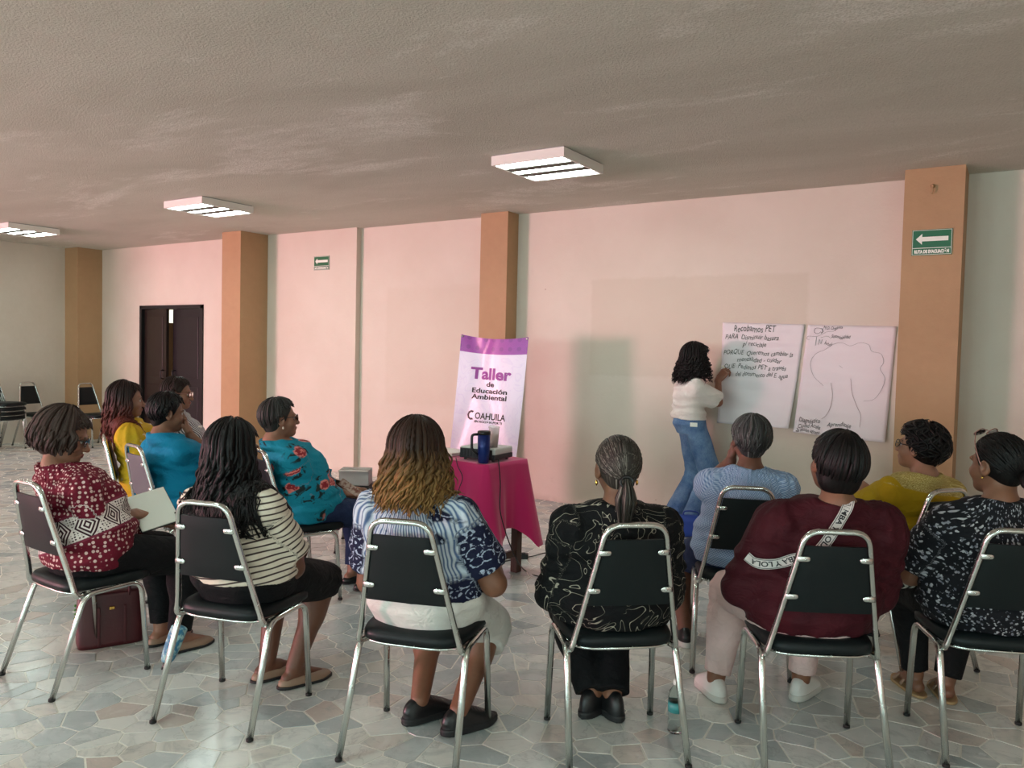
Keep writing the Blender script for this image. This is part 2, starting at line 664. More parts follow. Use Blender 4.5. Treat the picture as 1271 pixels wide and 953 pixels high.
# ------------------------------------------------------------------ the dark double door, one leaf ajar
M_DOOR = Mat('dark brown door', (44, 30, 26), 0.4)
_dc = M_DOOR.mapv(M_DOOR.coord(), (14, 14, 0.7))
M_DOOR.set('Base Color', M_DOOR.mix(M_DOOR.noise(_dc, 3.0, 5), (20, 13, 11), (38, 24, 19)))
M_DOOR2 = Mat('blackish door', (13, 10, 13), 0.4)
M_DOORFR = Mat('black door frame', (16, 13, 14), 0.4)
door = struct(empty('door_1', ((DX0 + DX1) / 2, WYL, 0)), 'dark double door standing ajar beside the tan column')
w2 = (DX1 - DX0) / 2
MB().box((-w2, -0.02, 0), (-w2 + 0.05, 0.2, DZ)).box((w2 - 0.05, -0.02, 0), (w2, 0.2, DZ)).box((-w2, -0.02, DZ - 0.05), (w2, 0.2, DZ)).build('door_frame', M_DOORFR, door)
lw = w2 - 0.055
for s, ang, mt in ((-1, math.radians(-8), M_DOOR), (1, 0.0, M_DOOR2)):
    lf = MB()
    a, b = (0, lw) if s < 0 else (-lw, 0)
    lf.box((a, -0.02, 0.01), (b, 0.02, DZ - 0.055))
    for z0, z1 in ((0.15, 0.9), (1.02, 1.88)):
        lf.box((a + 0.10, -0.028, z0), (b - 0.10, 0.0, z1), bevel=0.004)
    leaf = lf.build('door_leaf', mt, door)
    leaf.location = (s * (w2 - 0.052), 0.05, 0)
    leaf.rotation_euler = (0, 0, ang)
    hx = (b - 0.06) if s < 0 else (a + 0.06)
    MB().tube(rounded([(hx, -0.02, 1.0), (hx, -0.07, 1.0), (hx, -0.07, 1.12), (hx, -0.02, 1.12)], 0.02), 0.009, 8).build('door_handle', M_DOORFR, leaf)
# the passage beyond
slab('wall_passage', (-16.5, 9.4, 0), (-8.6, 9.55, CEIL), M_WALL, 'bright wall of the passage beyond the door')
slab('floor_passage', (-16.5, WY + 0.2, -0.1), (-8.6, 9.4, 0), M_FLOOR, 'floor of the passage beyond the door')
slab('ceiling_passage', (-16.5, WYL + 0.276, CEIL), (-8.6, 9.55, CEIL + 0.1), M_CEIL, 'ceiling of the passage beyond the door')
slab('wall_passage_end', (-16.65, WYL + 0.276, 0), (-16.5, 9.55, CEIL), M_WALL, 'end wall of the passage')
slab('wall_passage_side', (-8.75, WYL + 0.276, 0), (-8.6, 9.4, CEIL), M_WALL, 'side wall of the passage')
area_light('passage_fill_light', (-14.5, 8.2, CEIL - 0.06), (-14.5, 8.2, 0), 2.4, 0.8, 130, (0.9, 1.0, 0.95))  # added lamp under the closed ceiling to brighten the passage, no fixture built
M_WOOD = Mat('brown wood', (120, 82, 52), 0.5)
_wc = M_WOOD.mapv(M_WOOD.coord(), (10, 10, 0.8))
M_WOOD.set('Base Color', M_WOOD.mix(M_WOOD.noise(_wc, 3.0, 5), (96, 64, 40), (140, 98, 62)))
px1 = float(at_y(208.5, 430, 8.3)[0])
cab = thing('cabinet', 'tall brown wooden cabinet seen through the gap of the dark door', 'cabinet', (px1 - 0.45, 8.5, 0))
MB().box((-0.45, -0.2, 0), (0.45, 0.25, 1.86), bevel=0.006).build('body', M_WOOD, cab)
for s in (-1, 1):
    MB().box((s * 0.225 - 0.21, -0.22, 0.08), (s * 0.225 + 0.21, -0.2, 1.80), bevel=0.004).build('cabinet_door', M_WOOD, cab)

# ------------------------------------------------------------------ ceiling lights
M_WHITE = Mat('white enamel', (232, 226, 220), 0.35)
M_LED = Mat('lit tube', (255, 255, 250), 0.4)
M_LED.set('Emission Color', (0.80, 1.0, 0.94, 1)).set('Emission Strength', 36.0)
M_PANEL = Mat('grey louver panel', (96, 93, 86), 0.6)
M_REFL = Mat('satin reflector', (205, 208, 204), 0.25, 0.6)


def ceiling_light(x, y, label):
    t = thing('ceiling_light', label, 'ceiling light', (x, y, CEIL), 0, 'square ceiling lights')
    hs, th = 0.30, 0.075
    h = MB()
    h.box((-hs, -hs, -th), (hs, -hs + 0.018, -0.008)).box((-hs, hs - 0.018, -th), (hs, hs, -0.008))
    h.box((-hs, -hs + 0.018, -th), (-hs + 0.018, hs - 0.018, -0.008)).box((hs - 0.018, -hs + 0.018, -th), (hs, hs - 0.018, -0.008))
    h.build('housing', M_WHITE, t)
    MB().box((-hs + 0.01, -hs + 0.01, -0.03), (hs - 0.01, hs - 0.01, 0.0)).build('back_plate', M_REFL, t)
    for k in (-1, 0, 1):
        yc = k * 0.185
        # a shallow white trough around each tube
        MB().box((-hs + 0.03, yc - 0.040, -th + 0.004), (hs - 0.03, yc + 0.040, -th + 0.022), bevel=0.006).build('tube', M_LED, t)
        if k < 1:
            MB().box((-hs + 0.02, yc + 0.046, -th + 0.003), (hs - 0.02, yc + 0.139, -th + 0.010)).build('reflector_panel', M_PANEL, t)
        for ex in (-hs + 0.022, hs - 0.036):
            MB().box((ex, yc - 0.03, -th + 0.006), (ex + 0.014, yc + 0.03, -0.03)).build('lamp_holder', M_WHITE, t)
    return t


ceiling_light(-3.0, 5.05, 'lit square ceiling light over the fuchsia table and presenter')
ceiling_light(-6.92, 5.04, 'lit square ceiling light between the two leftward tan columns')
ceiling_light(-10.55, 5.0, 'lit square ceiling light near the plain end wall')
for x_ in (-10.55, -6.92, -3.0, 0.9):  # two extra rows out of view, added to brighten the floor
    for y_ in (0.9, -3.2):
        ceiling_light(x_, y_, 'added out-of-view square ceiling light of the row over the near side of the chair circle' if y_ > 0 else 'added out-of-view square ceiling light of the row nearest the rear windows')

# ------------------------------------------------------------------ evacuation signs
M_GREEN = Mat('green sign enamel', (0, 96, 56), 0.35)
M_SIGNW = Mat('white sign print', (236, 238, 228), 0.4)


def evac_sign(px0, py0, px1, py1, Y, label):
    a, b = at_y(px0, py0, Y), at_y(px1, py1, Y)
    w, h = float(b[0] - a[0]), float(a[2] - b[2])
    t = thing('evacuation_sign', label, 'sign', (float(a[0] + w / 2), Y, float(b[2])), 0, 'green evacuation signs')
    MB().box((-w / 2, -0.006, 0), (w / 2, 0, h), bevel=0.0015).build('plate', M_GREEN, t)
    e = 0.0075
    br = MB()
    k = 0.006
    for z0, z1 in ((0.004, 0.004 + k * 0.5), (h - 0.004 - k * 0.5, h - 0.004), (h * 0.27, h * 0.27 + k * 0.7)):
        br.box((-w / 2 + 0.004, -e, z0), (w / 2 - 0.004, -0.005, z1))
    for s in (-1, 1):
        br.box((s * (w / 2 - 0.0055) - 0.0015, -e, 0.004), (s * (w / 2 - 0.0055) + 0.0015, -0.005, h - 0.004))
    br.build('border', M_SIGNW, t)
    R = Matrix(((1, 0, 0, 0), (0, 0, -1, 0), (0, 1, 0, 0), (0, 0, 0, 1)))
    zc, aw = h * 0.63, w * 0.40
    poly = [(-aw, zc), (-aw + h * 0.22, zc - h * 0.21), (-aw + h * 0.22, zc - h * 0.085), (aw, zc - h * 0.085), (aw, zc + h * 0.085), (-aw + h * 0.22, zc + h * 0.085), (-aw + h * 0.22, zc + h * 0.21)]
    MB().prism(poly, 0.005, e, R).build('arrow', M_SIGNW, t)
    V, F = text_mesh('RUTA DE EVACUACIÓN', h * 0.17, 0.0022, 0)
    wd = max(v[0] for v in V) - min(v[0] for v in V)
    s = w * 0.86 / wd
    mesh_obj('lettering', [(v[0] * s, -e, h * 0.085 + v[1]) for v in V], F, M_SIGNW, t, smooth=False)
    return t


evac_sign(1132.5, 286.0, 1181.5, 315.5, WY - 0.36, 'green evacuation sign with white arrow high on the tan column')
evac_sign(390.0, 318.5, 409.0, 334.5, WYL, 'small green evacuation sign with white arrow on the pale wall')
# a stub of plaster and hook high on the column
hk = at_y(1158, 231, WY - 0.36)
t = thing('wall_hook', 'small painted hook stub high on the tan column above the sign', 'hook', (float(hk[0]), WY - 0.36, float(hk[2])))
MB().lathe([(0.016, 0.0), (0.016, 0.006), (0.009, 0.008), (0.008, 0.03), (0.006, 0.032)], 12, Matrix.Rotation(math.radians(90), 4, 'X')).build('peg', M_COLUMN, t)
MB().tube(catmull([(0, -0.024, 0.002), (0.001, -0.027, -0.03), (-0.002, -0.02, -0.06)], 4), 0.006, 8).build('drip', M_COLUMN, t)

# ================================================================== chairs
M_CHROME = Mat('worn chrome', (208, 212, 208), 0.2, 1.0)
_cc = M_CHROME.coord()
M_CHROME.set('Roughness', M_CHROME.math('ADD', M_CHROME.math('MULTIPLY', M_CHROME.noise(_cc, 25.0, 4), 0.3), 0.08))
M_VINYL = Mat('dark green black vinyl', (10, 19, 21), 0.5, Specular_IOR_Level=0.3)
_vc = M_VINYL.coord()
M_VINYL.bump(M_VINYL.noise(_vc, 260.0, 3), 0.25, 0.002)
M_VINYL_G = Mat('grey vinyl', (92, 88, 96), 0.45)
M_VINYL_G.bump(M_VINYL_G.noise(M_VINYL_G.coord(), 260.0, 3), 0.25, 0.002)
M_RUBBER = Mat('black rubber', (22, 20, 19), 0.7)
TR = 0.0132


def back_y(z):
    return -0.135 - 0.113 * (z - 0.408) / 0.497


def make_chair():
    t = empty('banquet_chair')
    # seat pad: rounded trapezoid with a soft top
    n = 40
    V, F = [], []
    rings = [(0.93, 0.422), (1.0, 0.428), (1.0, 0.448), (0.965, 0.462), (0.80, 0.470), (0.4, 0.474)]
    for k, z in rings:
        for i in range(n):
            a = 2 * math.pi * i / n
            c, s = math.cos(a), math.sin(a)
            e = 0.42
            ux = math.copysign(abs(c) ** e, c)
            uy = math.copysign(abs(s) ** e, s)
            hw = 0.208 + 0.012 * uy
            V.append((ux * hw * k, 0.03 + uy * 0.198 * k, z))
    for r in range(len(rings) - 1):
        for i in range(n):
            j = (i + 1) % n
            F.append((r * n + i, r * n + j, (r + 1) * n + j, (r + 1) * n + i))
    F.append(tuple(range(n - 1, -1, -1)))
    F.append(tuple((len(rings) - 1) * n + i for i in range(n)))
    mesh_obj('seat', V, F, M_VINYL, t)
    # under-seat frame rail
    MB().tube([(0.197 * math.copysign(abs(math.cos(a)) ** 0.5, math.cos(a)), 0.03 + 0.185 * math.copysign(abs(math.sin(a)) ** 0.5, math.sin(a)), 0.416) for a in np.linspace(0.001, 2 * math.pi + 0.001, 33)], 0.0065, 6, False).build('seat_frame', M_CHROME, t)
    # back frame: a tapering hoop whose ends curl under the seat
    pts = []
    top = 0.905 - TR
    W = lambda z: 0.198 - 0.085 * (z - 0.408) / 0.45
    L = [(-0.186, -0.09, 0.408), (-0.203, -0.14, 0.407), (-W(0.47), back_y(0.47), 0.47), (-W(0.78), back_y(0.78), 0.78), (-0.108, back_y(top), top)]
    path = L + [(-x, y, z) for x, y, z in L[::-1]]
    MB().tube(rounded(path, [0, 0.03, 0.03, 0.05, 0.098, 0.098, 0.05, 0.03, 0.03, 0], 9), TR, 10, flat=0.8).build('back_frame', M_CHROME, t)
    # back pad
    V, F = [], []
    z0, z1, nu, nv = 0.585, 0.838, 10, 8
    hw = lambda z: W(z) - 0.012
    for side in (-1, 1):
        for j in range(nv + 1):
            for i in range(nu + 1):
                u, v = i / nu * 2 - 1, j / nv
                z = z0 + (z1 - z0) * v
                edge = (1 - u ** 8) * (1 - (2 * v - 1) ** 8)
                y = back_y(z) + side * (0.006 + (0.014 if side > 0 else 0.004) * edge) - 0.010 * (1 - u * u) * 0.6
                V.append((u * hw(z), y, z))
    k = (nu + 1) * (nv + 1)
    for s in (0, 1):
        for j in range(nv):
            for i in range(nu):
                a = s * k + j * (nu + 1) + i
                q = (a, a + 1, a + nu + 2, a + nu + 1)
                F.append(q if s == 0 else q[::-1])
    rim = [i for i in range(nu + 1)] + [(j + 1) * (nu + 1) + nu for j in range(nv)] + [nv * (nu + 1) + i for i in range(nu - 1, -1, -1)] + [j * (nu + 1) for j in range(nv - 1, 0, -1)]
    for i in range(len(rim)):
        a, b = rim[i], rim[(i + 1) % len(rim)]
        F.append((a, k + a, k + b, b))
    o = mesh_obj('backrest', V, F, M_VINYL, t)
    o.data.set_sharp_from_angle(angle=math.radians(50))
    for z in (0.645, 0.79):
        for s in (-1, 1):
            xo, xi = s * (W(z) + 0.004), s * (W(z) - 0.030)
            y = back_y(z) - 0.0145
            b = MB()
            b.tube([(xo, y, z), ((xo + xi) / 2, y - 0.001, z), (xi, y, z), (xi - s * 0.006, y, z), (xi - s * 0.010, y, z)], [0.0105, 0.0105, 0.0105, 0.0085, 0.003], 8, flat=0.22, up=(0, 0, 1))
            b.lathe([(0.0045, 0), (0.004, 0.003), (0.001, 0.004)], 8, Matrix.Translation((xi + s * 0.008, y - 0.002, z)) @ Matrix.Rotation(math.radians(90), 4, 'X'))
            b.build('bracket', M_CHROME, t)
    # each side: one tube bent into front leg, rail and rear leg
    for s in (-1, 1):
        pts = [(s * 0.218, 0.175, 0.012), (s * 0.211, 0.148, 0.418), (s * 0.209, -0.105, 0.413), (s * 0.221, -0.247, 0.012)]
        MB().tube(rounded(pts, [0, 0.06, 0.05, 0], 7), TR, 10, flat=0.85).build('leg_frame', M_CHROME, t)
        for p in ((s * 0.218, 0.1755), (s * 0.221, -0.248)):
            MB().lathe([(0.0125, 0.001), (0.0137, 0.002), (0.0137, 0.012), (0.0125, 0.013)], 10, Matrix.Translation((p[0], p[1], 0.0025))).build('foot_cap', M_RUBBER, t)
    return t


CHAIR = make_chair()
_first = [True]


def chair(x, y, deg, label, group=None, z=0.0, grey=False):
    if _first[0]:
        c = CHAIR
        _first[0] = False
    else:
        c = copy_tree(CHAIR)
    c.location = (x, y, z + 0.003)
    c.rotation_euler = (0, 0, math.radians(deg))
    tag(c, label, 'chair', group)
    if grey:
        for ch in c.children:
            if ch.name.startswith('backrest'):
                ch.data = ch.data.copy()
                ch.data.materials[0] = M_VINYL_G.m
    return c


SEATS = dict(
    P1=(-3.551, 1.944, -1.1), P5=(-2.685, 2.121, 16.2), P7=(-1.897, 2.340, 18.4), P8=(-1.300, 2.772, 41.7),
    P10=(-0.654, 3.150, 30.0), P12=(-0.092, 3.612, 24.8), P9=(-1.151, 3.883, 21.8), P11=(-0.473, 4.389, 51.4),
    P6=(-3.62, 3.27, -20.0), P3=(-4.36, 2.94, -10.0), P2=(-4.92, 3.11, -34.0), P4=(-5.25, 3.62, -40.0))
CG = 'chrome and dark vinyl chairs in the circle'
for k, lab, g in (
        ('P1', 'chrome chair with dark vinyl pads under the woman in the maroon dotted blouse', 0),
        ('P5', 'chrome chair with dark vinyl pads under the long-haired woman in cream stripes', 0),
        ('P7', 'chrome chair with dark vinyl pads under the woman in white capri trousers', 0),
        ('P8', 'chrome chair with dark vinyl pads under the ponytailed woman in black swirls', 0),
        ('P10', 'chrome chair with dark vinyl pads under the woman wearing the lettered strap', 0),
        ('P12', 'chrome chair with dark vinyl pads under the woman with glasses on her head', 0),
        ('P9', 'chrome chair with dark vinyl pads under the grey-haired woman in pale blue', 0),
        ('P11', 'chrome chair with dark vinyl pads under the curly-haired woman in mustard', 0),
        ('P6', 'chrome chair with dark vinyl pads under the woman in the turquoise rose blouse', 0),
        ('P3', 'chrome chair with a grey backrest under the woman in plain turquoise', 1),
        ('P2', 'chrome chair with dark vinyl pads under the woman in spotted yellow', 0),
        ('P4', 'chrome chair with dark vinyl pads under the woman with a name tag', 0)):
    chair(*SEATS[k], lab, CG, grey=bool(g))
kt = at_z(494, 531, 0.905)
KD = 128.0
ka = math.radians(KD)
KX, KY = float(kt[0] - math.sin(ka) * 0.248), float(kt[1] + math.cos(ka) * 0.248)
chair(KX, KY, KD, 'empty chrome chair holding a white box beside the fuchsia table', CG)
# spare chairs along the end wall
for sx_, sy_, deg, lab in ((-11.85, 5.84, -78, 'spare chrome chair against the end wall between the stack and corner column'), (-11.22, 6.33, -80, 'spare chrome chair in front of the tan corner column')):
    chair(sx_, sy_, deg, lab, 'spare chairs by the end wall')
for k in range(4):
    chair(-11.65 + 0.012 * k, 5.25 - 0.0 * k, -70, ['lowest chrome chair of the stack by the end wall', 'second chrome chair from below in the stack by the end wall', 'third chrome chair from below in the stack by the end wall', 'topmost chrome chair of the stack by the end wall'][k], 'stacked spare chairs', z=0.062 * k)

# ================================================================== the table with its fuchsia cloth

TH = 0.775
TA = np.array(at_z(603, 577, TH)[:2])          # near corner of the table top
TB = np.array(at_z(655, 569.5, TH)[:2])        # right corner
ey = (TB - TA) / np.linalg.norm(TB - TA)
ex = np.array([-ey[1], ey[0]])
TL, TD = 0.72, float(np.linalg.norm(TB - TA))


def tp(u, v, z=TH):
    p = TA + ex * u + ey * v
    return (float(p[0]), float(p[1]), z)


M_DARKWOOD = Mat('dark stained wood', (58, 34, 26), 0.45)
_wc = M_DARKWOOD.mapv(M_DARKWOOD.coord(), (16, 16, 1.2))
M_DARKWOOD.set('Base Color', M_DARKWOOD.mix(M_DARKWOOD.noise(_wc, 3.0, 5), (44, 25, 20), (84, 50, 36)))
table = thing('wooden_table', 'dark wooden table with square legs under the fuchsia cloth', 'table', tp(TL / 2, TD / 2, 0.003), math.atan2(ex[1], ex[0]))
MB().box((-TL / 2, -TD / 2, TH - 0.035), (TL / 2, TD / 2, TH - 0.006), bevel=0.004).build('tabletop', M_DARKWOOD, table)
for sx in (-1, 1):
    for sy in (-1, 1):
        cx, cy = sx * (TL / 2 - 0.045), sy * (TD / 2 - 0.045)
        MB().box((cx - 0.027, cy - 0.027, 0), (cx + 0.027, cy + 0.027, TH - 0.035), bevel=0.003).build('leg', M_DARKWOOD, table)
for sx in (-1, 1):
    cx = sx * (TL / 2 - 0.045)
    MB().box((cx - 0.016, -TD / 2 + 0.07, 0.11), (cx + 0.016, TD / 2 - 0.07, 0.155), bevel=0.003).build('stretcher', M_DARKWOOD, table)
for sy in (-1, 1):
    cy = sy * (TD / 2 - 0.045)
    MB().box((-TL / 2 + 0.07, cy - 0.012, TH - 0.11), (TL / 2 - 0.07, cy + 0.012, TH - 0.035), bevel=0.002).build('apron', M_DARKWOOD, table)

M_FUCHSIA = Mat('fuchsia cloth', (196, 14, 96), 0.75)
M_FUCHSIA.set('Sheen Weight', 0.3)
_tc = M_FUCHSIA.coord()
M_FUCHSIA.set('Base Color', M_FUCHSIA.mix(M_FUCHSIA.noise(_tc, 3.0, 3), (186, 10, 88), (206, 20, 106)))
M_FUCHSIA.bump(M_FUCHSIA.noise(M_FUCHSIA.mapv(_tc, (1, 1, 1)), 420.0, 2), 0.15, 0.001)


def make_cloth():
    """a square cloth: flat on the top, hanging in soft folds with lower corners"""
    ns, nr = 208, 16
    rc = 0.02
    hx, hy = TL / 2 + 0.004, TD / 2 + 0.004
    base = []
    seg = [(-hx + rc, -hy), (hx - rc, -hy), (hx, -hy + rc), (hx, hy - rc), (hx - rc, hy), (-hx + rc, hy), (-hx, hy - rc), (-hx, -hy + rc)]
    lens = [math.dist(seg[i], seg[(i + 1) % 8]) for i in range(8)]
    tot = sum(lens)
    # dense samples, extra ones around the corners
    per = []
    for i in range(8):
        k = 40 if i % 2 == 0 and lens[i] > 0.3 else (34 if i % 2 == 0 else 15)
        for j in range(k):
            t = j / k
            a, b = seg[i], seg[(i + 1) % 8]
            p = (a[0] + (b[0] - a[0]) * t, a[1] + (b[1] - a[1]) * t)
            if i % 2 == 0:
                d = (b[0] - a[0], b[1] - a[1])
                nrm = math.atan2(-d[0], d[1])
                cw = 0.0
                dc = min(t, 1 - t) * lens[i]
                cw = math.exp(-(dc / 0.085) ** 2)
            else:
                d0 = (seg[i][0] - seg[i - 1][0], seg[i][1] - seg[i - 1][1])
                n0 = math.atan2(-d0[0], d0[1])
                nrm = n0 + t * math.pi / 2
                cw = 1.0
            per.append((p, nrm, cw, i + t))
    ns = len(per)
    V, F = [], []
    V.append((0, 0, 0.0))
    for k in (0.4, 0.75, 0.97):
        for p, _, _, _ in per:
            V.append((p[0] * k, p[1] * k, 0.0))
    side_drop = {0: 0.44, 2: 0.40, 4: 0.44, 6: 0.42}
    ph = 0.0
    L = [0.0]
    for q in range(1, ns + 1):
        L.append(L[-1] + math.dist(per[q - 1][0], per[q % ns][0]))
    for r in range(nr + 1):
        v = r / nr
        for q, (p, a, cw, sid) in enumerate(per):
            i0 = int(sid) // 2 * 2
            dr = 0.435 if int(sid) % 2 == 0 else 0.43
            drop = dr + 0.17 * cw
            fold = 0.020 * math.sin(L[q] * 26.0 + 0.7) + 0.010 * math.sin(L[q] * 57.0 + 2.1)
            out = 0.003 + v * (0.018 + (0.105 * cw if cw > 0.2 else 0.105 * cw)) + (v ** 1.4) * fold * (1.0 - 0.6 * cw)
            z = -0.002 - drop * v + 0.03 * cw * v * v
            if v < 0.08:
                z = -drop * v
            V.append((p[0] + math.cos(a) * out, p[1] + math.sin(a) * out, z))
    for q in range(ns):
        F.append((0, 1 + q, 1 + (q + 1) % ns))
    R = 3 + nr + 1
    for r in range(R - 1):
        for q in range(ns):
            q2 = (q + 1) % ns
            F.append((1 + r * ns + q, 1 + (r + 1) * ns + q, 1 + (r + 1) * ns + q2, 1 + r * ns + q2))
    o = mesh_obj('tablecloth', V, F, M_FUCHSIA)
    so = o.modifiers.new('thickness', 'SOLIDIFY')
    so.thickness, so.offset = 0.0025, 1.0
    o.location = tp(TL / 2, TD / 2, TH - 0.001)
    o.rotation_euler = (0, 0, math.atan2(ex[1], ex[0]))
    return tag(o, 'fuchsia cloth hanging in folds over the small wooden table', 'tablecloth')


make_cloth()
TZ = TH + 0.004

# projector: two faces towards the camera, the left one dark with vents
pa, pl_, pr_ = at_z(614, 574, TZ), at_z(570, 569.5, TZ), at_z(638, 566, TZ)
PYAW = math.atan2(pa[1] - pl_[1], pa[0] - pl_[0])
pL = float(math.dist(pa[:2], pl_[:2]))
pW = 0.24
M_PROJ = Mat('light grey plastic', (206, 208, 204), 0.4)
M_PROJD = Mat('dark grey plastic', (40, 40, 44), 0.5)
M_BLACK = Mat('black plastic', (16, 16, 18), 0.4)
M_GLASSLENS = Mat('lens glass', (10, 12, 20), 0.05, 0.0, Coat_Weight=1.0)
proj = thing('projector', 'flat grey projector with a dark vented side on the fuchsia cloth', 'projector', (float(pa[0]), float(pa[1]), TZ), PYAW)
MB().box((-pL, 0.0, 0.012), (0, pW, 0.045), bevel=0.006).build('base_shell', M_PROJD, proj)
MB().box((-pL, 0.001, 0.043), (0, pW - 0.001, 0.088), bevel=0.010).build('top_shell', M_PROJ, proj)
vt = MB().box((-pL + 0.006, -0.003, 0.02), (-0.02, 0.004, 0.078), bevel=0.002).build('vent_panel', M_PROJD, proj)
for k in range(9):
    x0 = -pL + 0.02 + k * (pL - 0.06) / 9
    MB().box((x0, -0.006, 0.026), (x0 + 0.006, -0.002, 0.072)).build('vent_slat', M_BLACK, vt)
MB().lathe([(0.034, 0), (0.034, 0.02), (0.026, 0.022), (0.024, 0.012)], 20, Matrix.Translation((-pL + 0.09, pW - 0.004, 0.05)) @ Matrix.Rotation(math.radians(-90), 4, 'X')).build('lens', M_GLASSLENS, proj)
for sx in (-pL + 0.03, -0.03):
    for sy in (0.03, pW - 0.03):
        MB().lathe([(0.010, 0.0), (0.011, 0.003), (0.009, 0.014)], 10, Matrix.Translation((sx, sy, 0.0))).build('foot', M_BLACK, proj)
MB().box((-0.12, 0.05, 0.0875), (-0.05, 0.11, 0.0895), bevel=0.001).build('button_panel', M_PROJD, proj)

# the drink on the projector
cp = at_depth(613, 548, cam_depth((pa[0], pa[1], TZ)) + 0.10)
M_CLEAR = Mat('clear plastic', (236, 232, 228), 0.15, 0.0, Alpha=0.38)
M_DRINK = Mat('pinkish iced drink', (206, 130, 110), 0.3)
M_DRINK.set('Base Color', M_DRINK.mix(M_DRINK.step(M_DRINK.noise(M_DRINK.coord(), 22.0, 3), 0.4, 0.6), (232, 206, 190), (178, 92, 74)))
cup = thing('plastic_cup', 'clear plastic cup of pinkish iced drink standing on the projector', 'cup', (float(cp[0]), float(cp[1]), TZ + 0.0885))
MB().lathe([(0.026, 0.0), (0.036, 0.125), (0.0375, 0.128), (0.0365, 0.13), (0.0345, 0.124), (0.0255, 0.003)], 24).build('cup_wall', M_CLEAR, cup)
MB().lathe([(0.0245, 0.004), (0.0315, 0.085), (0.028, 0.087)], 24).build('drink', M_DRINK, cup)
MB().lathe([(0.038, 0.128), (0.038, 0.134), (0.030, 0.142), (0.008, 0.144)], 24).build('lid', M_CLEAR, cup)

# tumbler
tu = at_z(600, 574.5, TZ)
M_NAVY = Mat('navy blue enamel', (18, 42, 110), 0.3, 0.3)
tumb = thing('tumbler', 'tall navy blue travel tumbler with black lid and handle', 'tumbler', (float(tu[0]), float(tu[1]), TZ), YAW)
MB().lathe([(0.030, 0.0), (0.034, 0.004), (0.040, 0.10), (0.041, 0.185)], 28).build('body', M_NAVY, tumb)
MB().lathe([(0.042, 0.183), (0.043, 0.196), (0.041, 0.206), (0.034, 0.209)], 28).build('lid', M_BLACK, tumb)
MB().tube(rounded([(-0.036, -0.01, 0.185), (-0.078, -0.012, 0.183), (-0.076, -0.012, 0.085), (-0.036, -0.01, 0.055)], 0.022), 0.0085, 8, flat=0.8).build('handle', M_BLACK, tumb)

# a pale laptop lying closed behind the long hair
lp = at_z(556, 569, TZ)
lap = thing('laptop', 'thin pale closed laptop at the end of the fuchsia table', 'laptop', (tp(0.545, 0.20)[0], tp(0.545, 0.20)[1], TZ), math.atan2(ex[1], ex[0]) + math.radians(180))
MB().box((-0.15, -0.10, 0.0), (0.15, 0.10, 0.014), bevel=0.004).build('base', M_PROJ, lap)
MB().box((-0.15, -0.10, 0.0145), (0.15, 0.10, 0.024), bevel=0.004).build('screen_lid', M_WHITE, lap)

# cables
M_CABLE = Mat('black cable', (14, 13, 14), 0.5)


def cable(name, label, pts, r=0.0042):
    o = MB().tube(catmull(pts, 6), r, 6).build(name, M_CABLE)
    return tag(o, label, 'cable')


edge_d = cam_depth(tp(0.02, 0.16))
dn = [at_depth(618, 570, edge_d + 0.06), at_depth(619, 573, edge_d - 0.05), at_depth(621, 600, edge_d - 0.11), at_depth(620.5, 630, edge_d - 0.14), at_depth(625, 652, edge_d - 0.15)]
fl = [at_z(x_, y_, 0.008) for x_, y_ in ((652, 708), (668, 715), (690, 714), (712, 704))]
cable('power_cable', 'black cable hanging from the projector down to the marble floor', [tuple(p) for p in dn] + [tuple(at_depth(633, 676, edge_d - 0.13)), tuple(at_depth(642, 696, edge_d - 0.08))] + [tuple(p) for p in fl])
lf = [at_depth(566, 568, edge_d + 0.04), at_depth(568, 578, edge_d - 0.03), at_depth(574, 592, edge_d - 0.05), at_depth(570, 606, edge_d - 0.05), at_depth(566, 620, edge_d - 0.04)]
cable('data_cable', 'thin black cable looping down the cloth beside the long fair hair', [tuple(p) for p in lf], 0.003)
fl2 = [at_z(x_, y_, 0.006) for x_, y_ in ((624, 697), (640, 694), (662, 690), (680, 686), (700, 692))]
cable('extension_cable', 'black extension cable lying on the floor behind the table leg', [tuple(p) for p in fl2], 0.004)
ps = at_z(632, 695)
strip = thing('power_strip', 'black power strip on the floor by the table leg', 'power strip', (float(ps[0]), float(ps[1]) + 0.05, 0.004), 0.5)
MB().box((-0.11, -0.025, 0), (0.11, 0.025, 0.038), bevel=0.005).build('body', M_BLACK, strip)
for k in range(4):
    MB().lathe([(0.017, 0), (0.017, 0.004), (0.012, 0.0045)], 14, Matrix.Translation((-0.075 + k * 0.05, 0, 0.038))).build('socket', M_PROJD, strip)

# white box with a cable on the empty chair
M_CARD = Mat('white card', (226, 218, 214), 0.7)
bx = at_z(456, 606, 0.475)
wb = thing('white_box', 'small open white box on the seat of the empty chair', 'box', (KX - math.sin(ka) * 0.06, KY + math.cos(ka) * 0.06, 0.4785), math.radians(33))
h_, w_, d_ = 0.115, 0.11, 0.08
MB().box((-w_, -d_, 0), (w_, d_, 0.004)).box((-w_, -d_, 0), (-w_ + 0.004, d_, h_)).box((w_ - 0.004, -d_, 0), (w_, d_, h_)).box((-w_, -d_, 0), (w_, -d_ + 0.004, h_)).box((-w_, d_ - 0.004, 0), (w_, d_, h_)).build('tray', M_CARD, wb)
MB().box((-w_, -d_ - 0.05, h_ - 0.004), (w_, -d_, h_), Matrix.Rotation(math.radians(0), 4, 'X')).build('flap', M_CARD, wb)

